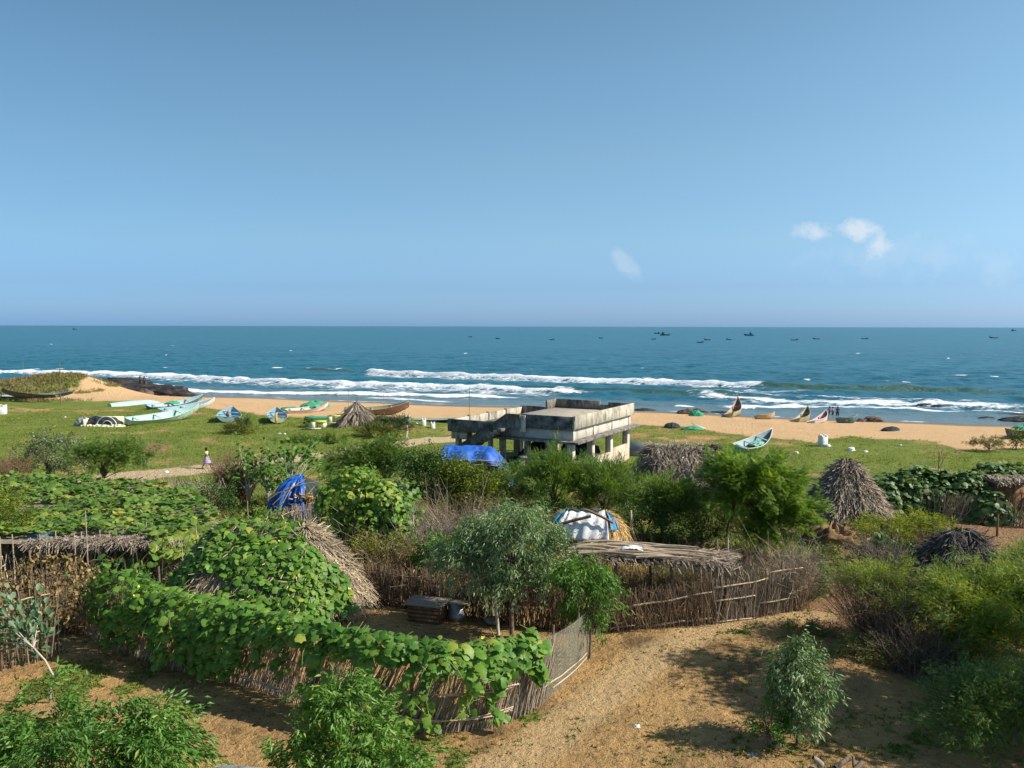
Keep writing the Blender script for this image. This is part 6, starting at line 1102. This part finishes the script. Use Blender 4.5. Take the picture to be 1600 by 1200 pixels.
pl('dark_shrub', base_at(1010, 36.3), (0, 0, .9), (1.9, 1.0, 1.1), 'dark', 'deep shadowy undergrowth right of the haystack', 'shrub', n=80, per=34, sz=.25, tpl=OVAL, Lf=.12, Wf=.05, vb=.3)
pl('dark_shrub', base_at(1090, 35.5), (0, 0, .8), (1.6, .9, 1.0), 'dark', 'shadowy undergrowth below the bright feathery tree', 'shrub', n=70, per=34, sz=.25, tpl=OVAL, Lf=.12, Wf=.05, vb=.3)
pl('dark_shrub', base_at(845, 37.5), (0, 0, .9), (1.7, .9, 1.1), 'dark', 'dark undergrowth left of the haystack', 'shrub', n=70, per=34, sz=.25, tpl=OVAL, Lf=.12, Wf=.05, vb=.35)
pl('moringa_tree', base_at(1190, 35.2), (0, 0, 2.7), (2.0, 1.5, 1.3), 'moringa', 'tallest bright green moringa tree with layered ferny foliage', 'tree', n=190, per=38, sz=.27, tpl=FROND, Lf=.26, Wf=.17, low=False, tr=.09, nl=50, droop=.15, upn=1.3, shell=.7, vb=.55, extra=[((1.0, -.3, 1.7), (1.5, 1.0, 1.0), 90), ((-1.0, 0, 3.4), (.9, .8, .6), 34), ((1.3, .2, 3.0), (.9, .8, .6), 34), ((.1, -.5, .9), (1.2, .7, .7), 40)])
pl('moringa_tree', base_at(1140, 37.5), (0, 0, 2.4), (1.5, 1.2, 1.8), 'moringa', 'smaller moringa tree at the left of the tallest one, against the thatched hut', 'tree', n=110, per=36, sz=.27, tpl=FROND, Lf=.28, Wf=.18, tr=.07, nl=24, droop=.15, upn=1.2, vb=.42)
def bare(px, d, h, label, w=1.0):
    b = base_at(px, d); t = thing('bare_shrub', b, label, 'bare shrub', 'leafless grey shrubs'); mb = MB()
    def go(p, dr, l, r, k):
        e = p+dr*l; mb.tube([p, (p+e)/2+rng.normal(size=3)*l*.05, e], [r, r*.8, r*.6], 4, U(.3, .9), cap=False)
        if k:
            for _ in range(3 if k > 1 else 2): q = dr+rng.normal(size=3)*.38*w; q[2] = abs(q[2])*.9+.15; go(e, q/np.linalg.norm(q), l*U(.6, .85), r*.6, k-1)
    for _ in range(5): q = np.array([rng.normal()*.3*w, rng.normal()*.3, 1]); go(np.array(tuple(b)), q/np.linalg.norm(q), h*.3, .03, 4)
    mb.build('branches', M['twig'], t)
bare(770, 34.5, 2.9, 'leafless grey shrub, left one of a pair in front of the dark thicket'); bare(822, 35, 2.7, 'leafless grey shrub, right one of a pair in front of the dark thicket'); bare(700, 35, 2.2, 'leafless grey shrub leaning over the heap of dead wood', 1.6)
# heap of dead wood with a white sack
brush('deadwood_heap', at(672, 868), (1.9, .8), 1.6, 700, 'twig', 'tangled grey heap of dead wood in the middle of the picture', 'dead wood', lean=1.0, thick=.02, tw=2)
brush('deadwood_heap', at(720, 850), (1.5, .8), 1.9, 500, 'stick', 'brown brushwood heap right of the tangled grey one', 'dead wood', lean=.8, thick=.018, tw=2)
pole(643, 872, 1.9, .07, 'grey post at the left end of the dead wood heap', mat='stickgrey', group='posts by the dead wood'); pole(676, 875, 1.5, .06, 'bent brown stump in the dead wood heap', mat='brownwood', group='posts by the dead wood')
p = at(694, 880); o = heap('cloth_scrap', (p.x, p.y, p.z+.35), (.16, .12, .5), 'whitecloth', 'white rag hung on the dead wood heap', 'cloth', seed=40, n=12)
# tall climber-covered mound
def mound_vine(px, d, comps, label, mat, size, nl=60, nm='climber_mound', vb=.5):
    b = base_at(px, d); P = []; Nn = []
    for (o_, r, n) in comps:
        dd = rdir(n); dd[:, 2] = np.where(dd[:, 2] < -.2, -dd[:, 2], dd[:, 2]); k = U(.8, 1.12, n)*(1+.25*(U(0, 1, n) > .95))*(.62+1.1*(fbm(dd[:, 0]*2.6+o_[0]+5, dd[:, 1]*2.6+dd[:, 2]*2.2, 3)-.2)); q = np.array(tuple(b))+np.array(o_)+dd*np.array(r)*k[:, None]; q[:, 2] = np.maximum(q[:, 2], b.z+.1); P.append(q); Nn.append(dd)
    P = np.concatenate(P); t = vine_thing(nm, b, label, P, np.concatenate(Nn), size, .12, mat, vb=vb); mb = MB(); 
    for i in rng.permutation(len(P))[:nl]: limb(mb, (b.x+U(-1.3, 1.3), b.y+U(-.4, .4), b.z), P[i], .03, .01, .05, 5, sides=4)
    mb.build('dead_branches', M['twig'], t); return t
mound_vine(565, 35.0, [((-.7, 0, 2.4), (1.2, .9, 1.1), 700), ((.9, 0, 2.0), (1.0, .9, 1.3), 700), ((-1.3, -.2, 1.1), (.6, .6, 1.3), 320), ((-.1, 0, 3.2), (.8, .6, .65), 260), ((.1, -.6, 1.5), (.6, .4, 1.0), 260), ((1.5, -.2, 1.0), (.6, .6, 1.0), 260), ((-1.6, 0, 2.0), (.5, .5, .5), 120)], 'tall mound of climbers right of the blue tarpaulin shelter', 'gourd', .19, vb=.66)
mound_vine(618, 35.5, [((0, 0, 1.5), (.75, .8, 1.6), 500)], 'narrow dark green climber column at the right end of the climber mound', 'dkgourd', .17)
castor(640, 36.5, 2.7, .7, 'small castor plant above the dead wood heap', 7)
pl('fern_shrub', base_at(765, 32.2), (0, 0, 1.5), (.55, .45, .75), 'silver', 'pale ferny plant in front of the left leafless shrub', 'shrub', n=26, per=20, sz=.18, tpl=FROND, Lf=.4, Wf=.22, upn=.8, vb=.6)
pl('leafy_shrub', base_at(400, 34.5), (0, 0, 1.1), (1.5, .9, .9), 'gourd2', 'yellowish leafy shrub behind the top of the largest hut', 'shrub', n=60, per=34, sz=.22, tpl=OVAL, Lf=.13, Wf=.09, vb=.65)
pl('castor_shrub', base_at(690, 30.6), (0, 0, 1.3), (1.0, .6, .75), 'neem', 'dark-leaved shrub at the left of the eucalyptus crown', 'shrub', n=40, per=34, sz=.2, tpl=LANCE, Lf=.24, Wf=.06, vb=.3)
pl('weed_patch', base_at(600, 32.2), (0, 0, .9), (1.9, .6, .6), 'ylw', 'yellow-green weeds between the climber mound and the back fence', 'shrub', n=60, per=34, sz=.2, tpl=LANCE, Lf=.16, Wf=.04, vb=.7)
pl('leafy_shrub', base_at(525, 36), (0, 0, .9), (.6, .5, 1.0), 'moringa', 'small bright green bush between the shelter and the climber mound', 'shrub', n=30, per=34, sz=.16, tpl=LANCE, Lf=.12, Wf=.03, vb=.6)
# ------------------------------------------------------------------ right-hand side
pl('mesquite_tree', base_at(1520, 24.2), (0.5, .2, 1.15), (2.6, 1.7, 1.1), 'mesq', 'large spreading mesquite hanging over the right side of the bare ground', 'tree', n=300, per=95, sz=.26, tpl=FROND, Lf=.17, Wf=.05, low=False, tr=.10, nl=90, ntr=3, spread=.5, droop=.25, upn=1.3, shell=.8, vb=.68, extra=[((-1.9, 1.7, 1.7), (1.3, .8, .35), 60), ((2.4, 0, 2.0), (1.4, 1.4, .6), 80), ((.9, -1.6, .9), (1.9, 1.2, .9), 110)])
pl('mesquite_tree', base_at(1665, 27.5), (.3, 0, 1.5), (2.6, 1.8, .9), 'mesq', 'second mesquite crown behind the large one at the right edge', 'tree', n=220, per=80, sz=.28, tpl=FROND, Lf=.18, Wf=.055, low=False, tr=.1, nl=50, ntr=2, spread=.5, droop=.3, upn=1.1, shell=.8, vb=.6)
pl('mesquite_tree', base_at(1590, 19.3), (.3, 0, .8), (1.8, 1.3, 1.0), 'casu', 'low mesquite, leaves darkened for shade, filling the bottom right corner', 'tree', n=190, per=90, sz=.26, tpl=FROND, Lf=.14, Wf=.04, low=True, tr=.08, nl=50, ntr=2, spread=.4, droop=.3, vb=.3, extra=[((-1.2, -.8, .7), (1.0, .8, .7), 50)])  # shade of the corner is put into the darker leaf tones
pl('mesquite_tree', Vector((18.0, 19.9, 0)), (0, 0, 5.4), (3.4, 2.1, 1.8), 'mesq', 'tall mesquite beyond the right edge that shades the bare ground', 'tree', n=300, per=50, sz=.36, tpl=OVAL, Lf=.17, Wf=.1, low=False, tr=.2, extra=[((-1.4, 2.8, 7.4), (1.6, .9, .5), 44), ((-1.6, .8, 7.0), (1.4, .7, .5), 36), ((.6, -3.0, 4.6), (2.4, 1.6, 1.5), 130)], nl=50, ntr=2, spread=.5)
brush('dry_brush', at(1375, 1005), (.55, .5), 2.2, 420, 'stick', 'tall grey-brown thorn brush at the corner of the shaded path', lean=.38, thick=.013)
brush('dry_brush', at(1455, 1050), (1.2, .9), 1.5, 380, 'bark', 'shade-darkened dry thicket under the left side of the large mesquite', lean=.5, thick=.014)  # dark bark colour carries the deep shade below the mesquite
brush('dry_brush', at(1378, 905), (.5, .9), 1.6, 360, 'twig', 'grey dry brush along the right side of the path near the conical hut', lean=.3, thick=.012)
brush('dry_brush', at(1400, 890), (1.3, .7), 1.2, 420, 'brownwood', 'reddish dry stalks between the path and the low dark hut', lean=.5, thick=.014, leaf=('weed', OVAL, 500, .16, .1))
brush('dry_brush', at(1460, 870), (.7, .4), 1.1, 200, 'brownwood', 'dark red dead twigs left of the low dark hut', lean=.5, thick=.014)
pl('weed_patch', at(1395, 850), (0, 0, .35), (2.6, 1.6, .55), 'grass', 'soft green weeds between the conical hut and the low dark hut', 'weeds', n=120, per=34, sz=.22, tpl=LANCE, Lf=.2, Wf=.03, vb=.55, nl=2)
pl('weed_patch', at(1440, 850), (0, .6, .35), (2.0, 1.6, .6), 'grass', 'light green weeds at the left end of the red-earth plot', 'weeds', n=100, per=34, sz=.22, tpl=BLADE, Lf=.3, Wf=.03, vb=.6, nl=2)
pl('weed_patch', at(1395, 890), (0, 0, .5), (1.1, .6, .6), 'dkgourd', 'broad-leaved weeds in front of the low dark hut', 'weeds', n=40, per=22, sz=.22, tpl=BROAD, Lf=.2, Wf=.2, vb=.6, nl=2)
pl('weed_patch', at(1300, 880), (0, 0, .2), (1.0, .8, .35), 'weed', 'low weeds beside the path below the conical hut', 'weeds', n=50, per=30, sz=.16, tpl=OVAL, Lf=.1, Wf=.05, vb=.5, nl=2)
pl('weed_patch', at(1280, 930), (0, 0, .4), (.5, 1.0, .6), 'neem', 'dark weeds along the left side of the shaded path', 'weeds', n=50, per=34, sz=.16, tpl=OVAL, Lf=.1, Wf=.05, vb=.35, nl=2)
pl('weed_patch', at(1350, 1030), (0, 0, .15), (.95, .8, .42), 'weed', 'mossy green weed mound at the end of the shaded path', 'weeds', n=90, per=44, sz=.12, tpl=OVAL, Lf=.06, Wf=.03, vb=.7, nl=2)
pl('weed_patch', at(1270, 990), (0, 0, .05), (1.1, .5, .22), 'weed', 'thin strip of weeds at the mouth of the shaded path', 'weeds', n=50, per=30, sz=.12, tpl=OVAL, Lf=.07, Wf=.03, vb=.5, nl=2)
pole(1558, 838, 1.1, .07, 'dark stake on the red-earth plot', mat='brownwood', group='stakes at right'); pole(1456, 875, 1.3, .06, 'dark stake at the left side of the low dark hut', mat='brownwood', group='stakes at right')
heap('mud_heap', at(1300, 850), (1.5, .9, .85), 'mud', 'heap of red-brown mud at the foot of the conical hut', 'mud heap', seed=60, rough_=.5)
pl('small_shrub', at(1255+8, 708-2), (0, 0, .1), (.2, .2, .1), 'weed', 'tiny tuft on the grass behind the conical hut', 'weeds', n=6, per=10, sz=.08, Lf=.1, Wf=.03, nl=1)
pl('low_shrub', at(1545, 705), (0, 0, .45), (1.5, .9, .65), 'weed', 'low brownish shrub on the far grass edge at right', 'shrub', n=60, per=30, sz=.2, tpl=LANCE, Lf=.16, Wf=.05, vb=.35, nl=10)
pl('low_shrub', at(1588, 702), (0, 0, .6), (.65, .5, .7), 'dark', 'small dark shrub beside the boat at the right edge', 'shrub', n=26, per=26, sz=.2, tpl=OVAL, Lf=.16, Wf=.09, vb=.6, nl=10)
pl('low_shrub', at(374, 678), (0, 0, .25), (1.7, 1.0, .6), 'weed', 'low grassy hummock plant in front of the blue boat with the engine', 'weeds', n=70, per=30, sz=.2, tpl=BLADE, Lf=.3, Wf=.03, vb=.5, nl=2)
pl('low_shrub', at(378, 674), (0, .2, .7), (.5, .4, .7), 'silver', 'spiky grey-green plant right of the engine boat', 'shrub', n=20, per=26, sz=.18, tpl=BLADE, Lf=.4, Wf=.04, vb=.3, nl=6)
for (px, py, r, lab) in [(478, 666, .35, 'small dark bush just left of the cream bench'), (486, 667, .3, 'smaller dark bush touching the cream bench')]: pl('low_shrub', at(px, py), (0, 0, .35), (r, r, .45), 'dark', lab, 'shrub', n=14, per=24, sz=.12, tpl=OVAL, Lf=.14, Wf=.07, vb=.4, nl=2)
pl('low_shrub', at(612, 668), (0, 0, .25), (2.3, 1.6, .55), 'silver', 'rough grey-green scrub over the mound behind the standing person', 'weeds', n=130, per=30, sz=.25, tpl=BLADE, Lf=.35, Wf=.04, vb=.35, nl=2)
pl('low_shrub', at(590, 682), (0, 0, .3), (2.2, 1.4, .6), 'weed', 'scrubby weeds at the foot of the dry palm frond pile', 'weeds', n=80, per=30, sz=.25, tpl=BLADE, Lf=.35, Wf=.04, vb=.5, nl=2)
pl('low_shrub', at(500, 690), (0, 0, .0), (3.2, 1.2, .35), 'casu', 'flat green scrub strip on the grass left of the thicket', 'weeds', n=80, per=30, sz=.2, tpl=BLADE, Lf=.25, Wf=.04, vb=.4, nl=2)
# ------------------------------------------------------------------ bottom edge
def ledge():
    a = atz(333, 1193, 6.6); t = thing('concrete_ledge', a, 'grey rounded concrete ledge at the bottom edge', 'ledge'); c = atz(470, 1240, 6.45); x0, y1 = a[0], a[1]
    mb = MB(); pr = [(x0, y1-.9), (x0-.01, y1-.12), (x0+.03, y1-.03), (x0+.11, y1), (x0+.9, y1-.10), (x0+1.6, y1-.2), (x0+1.6, y1-.9)]; n = len(pr); q = [(x, y, 6.6) for x, y in pr]+[(x, y, 6.45) for x, y in pr]
    mb.add(q, np.zeros((0, 4), int)); mb.Fc = {n: [(np.array([list(range(n-1, -1, -1)), list(range(n, 2*n))]), np.array([.5, .5]))], 4: [(np.array([[i, (i+1) % n, n+(i+1) % n, n+i] for i in range(n)]), np.full(n, .5))]}; o = mb.build('slab', M['concledge'], t); o.modifiers.new('b', 'BEVEL').width = .02
    MB().box((x0+.8, y1-1.05, 3.2), (1.6, .3, 6.9)).build('wall', M['plaster'], t)
M['concledge'] = rough_mat('grey_ledge', (.24, .25, .24), (.36, .37, .36), 3, stain=(.15, .15, .14), sscale=4, bump=.4)
ledge()
for i in range(14):
    px = 1280+104*((i*5) % 14)/14; y = 17.35+U(-.3, .3); x = (px-800)/F*y; z = G(x, y); L_ = U(.25, .6); mb = MB(); a = np.array([x, y, z+U(.03, .35)]); d = rng.normal(size=3); d[2] = abs(d[2])*.5; d /= np.linalg.norm(d); limb(mb, a, a+d*L_, U(.04, .09), U(.03, .07), .05, 5, sides=7); o = mb.build('log_piece', M['bark' if i % 3 else 'twig'], org=a, smooth=True)
    tag(o, 'broken grey log piece in the woodpile at the bottom edge right of the sapling', 'log', 'split logs in the bottom woodpile')
# small ground weeds (nobody could count them) and grass
def scatter(name, label, reg, n, tpl, mat, Lf, Wf, k=5, dens=None, cat='grass'):
    xs = []; tries = 0
    while len(xs) < n and tries < 60:
        tries += 1; y = np.sqrt(U(reg[2]**2, reg[3]**2, n)); x = U(reg[0], reg[1], n)*y; d = dens(x, y); m = U(0, 1, n) < d; xs += list(zip(x[m], y[m]))
    xs = np.array(xs[:n]); m = len(xs); P = np.stack([xs[:, 0], xs[:, 1], zg(xs[:, 0], xs[:, 1])-.01], 1); P = np.repeat(P, k, 0); mm = m*k; s = 1+xs[:, 1]*.0
    P[:, :2] += rng.normal(size=(mm, 2))*Lf*.35; D = rng.normal(size=(mm, 3))*.55; D[:, 2] = np.abs(D[:, 2])*.6+.55; Nn = rdir(mm); v = np.clip(.3+.4*np.repeat(fbm(xs[:, 0]/4, xs[:, 1]/4, 33), k)+rng.normal(size=mm)*.15, 0, 1)
    mb = MB(); mb.leaves(P, D, Nn, Lf*U(.5, 1.3, mm), Wf*U(.7, 1.3, mm), tpl, v); o = mb.build(name, M[mat], org=(0, P[0, 1], 0)); tag(o, label, cat, kind='stuff')
gd = lambda x, y: np.clip(masks(x, y)[0], 0, 1)
scatter('grass_tufts', 'short green grass of the open field', (-.66, .66, 44, 98), 20000, BLADE, 'grass', .15, .035, 4, dens=lambda x, y: gd(x, y)*(.25+.75*sst(.4, .6, fbm(x/3, y/3, 11))))
scatter('rank_grass', 'taller rough grass between the huts and bushes', (-.68, .68, 28, 48), 20000, BLADE, 'weed', .30, .03, 5, dens=lambda x, y: gd(x, y)*(.2+.8*sst(.35, .6, fbm(x/2, y/2, 12))))
scatter('ground_weeds', 'small creeping weeds on the bare ground', (-.66, .66, 13, 29), 5200, OVAL, 'weed', .07, .035, 6, dens=lambda x, y: np.clip(gd(x, y)*1.2+.012, 0, 1), cat='weeds')
scatter('dune_grass', 'pale grass on the dune', (-.72, -.44, 108, 126), 4200, BLADE, 'drygrass', .45, .07, 4, dens=lambda x, y: gd(x, y)*(x < -56))
def bits(name, label, n, reg, mat, s, cat='litter', kind='stuff', dens=None):
    y = np.sqrt(U(reg[2]**2, reg[3]**2, n)); x = U(reg[0], reg[1], n)*y; P = np.stack([x, y, zg(x, y)+.01], 1); mb = MB(); mb.leaves(P, rdir(n)*np.array([1, 1, .15]), np.tile([0, 0, 1.], (n, 1))+rdir(n)*.5, s*U(.5, 1.5, n), s*U(.4, 1, n), OVAL, U(.3, 1, n)); tag(mb.build(name, M[mat], org=(0, P[0, 1], 0)), label, cat, kind=kind)
bits('fallen_leaves', 'dry fallen leaves and twig bits on the bare ground', 1500, (-.62, .62, 14, 30), 'dryleaf', .05, 'leaf litter')
bits('dark_crumbs', 'dark dung crumbs and clods on the bare ground', 3200, (-.3, .45, 16, 31), 'brownwood', .05, 'debris')
for (px, py, s, lab) in [(995, 1135, .10, 'crumpled white scrap on the bare ground in the bottom middle'), (929, 1094, .05, 'small white scrap near the net fence'), (728, 1188, .06, 'white scrap at the bottom edge, left of two'), (738, 1190, .06, 'white scrap at the bottom edge, right of two'), (1330, 704, .35, 'white plastic sack on the grass right of the tall white block'), (1352, 706, .2, 'small white scrap right of the plastic sack'), (1244, 708, .2, 'white scrap on the grass between the turquoise boat and the conical hut'), (1292, 698, .3, 'white rubble beside the tall white block'), (1407, 696, .15, 'white scrap near the edge of the beach at right'), (260, 738, .16, 'white rubbish heap at the left end of the footpath'), (437, 678, .18, 'white scrap on the grass in front of the rope-hung boat, left one'), (445, 678.5, .15, 'white scrap on the grass in front of the rope-hung boat, right one'), (102, 652, .15, 'pale scrap on the grass between the dune pole and the ruined tank'), (502, 726, .22, 'white sack beside the footpath behind the thicket'), (651, 662, .15, 'white scrap on the grass between white blocks'), (55, 1000, .0, '')]:
    if s: p = at(px, py); heap('litter', p, (s, s*.8, s*.8), 'white', lab, 'litter', seed=int(px), n=8, rough_=.7, smooth=False)
p = at(1175, 1178); heap('litter', p, (.14, .09, .05), 'bluecloth', 'scrap of blue plastic left of the sapling at the bottom', 'litter', seed=9, n=8, smooth=False)
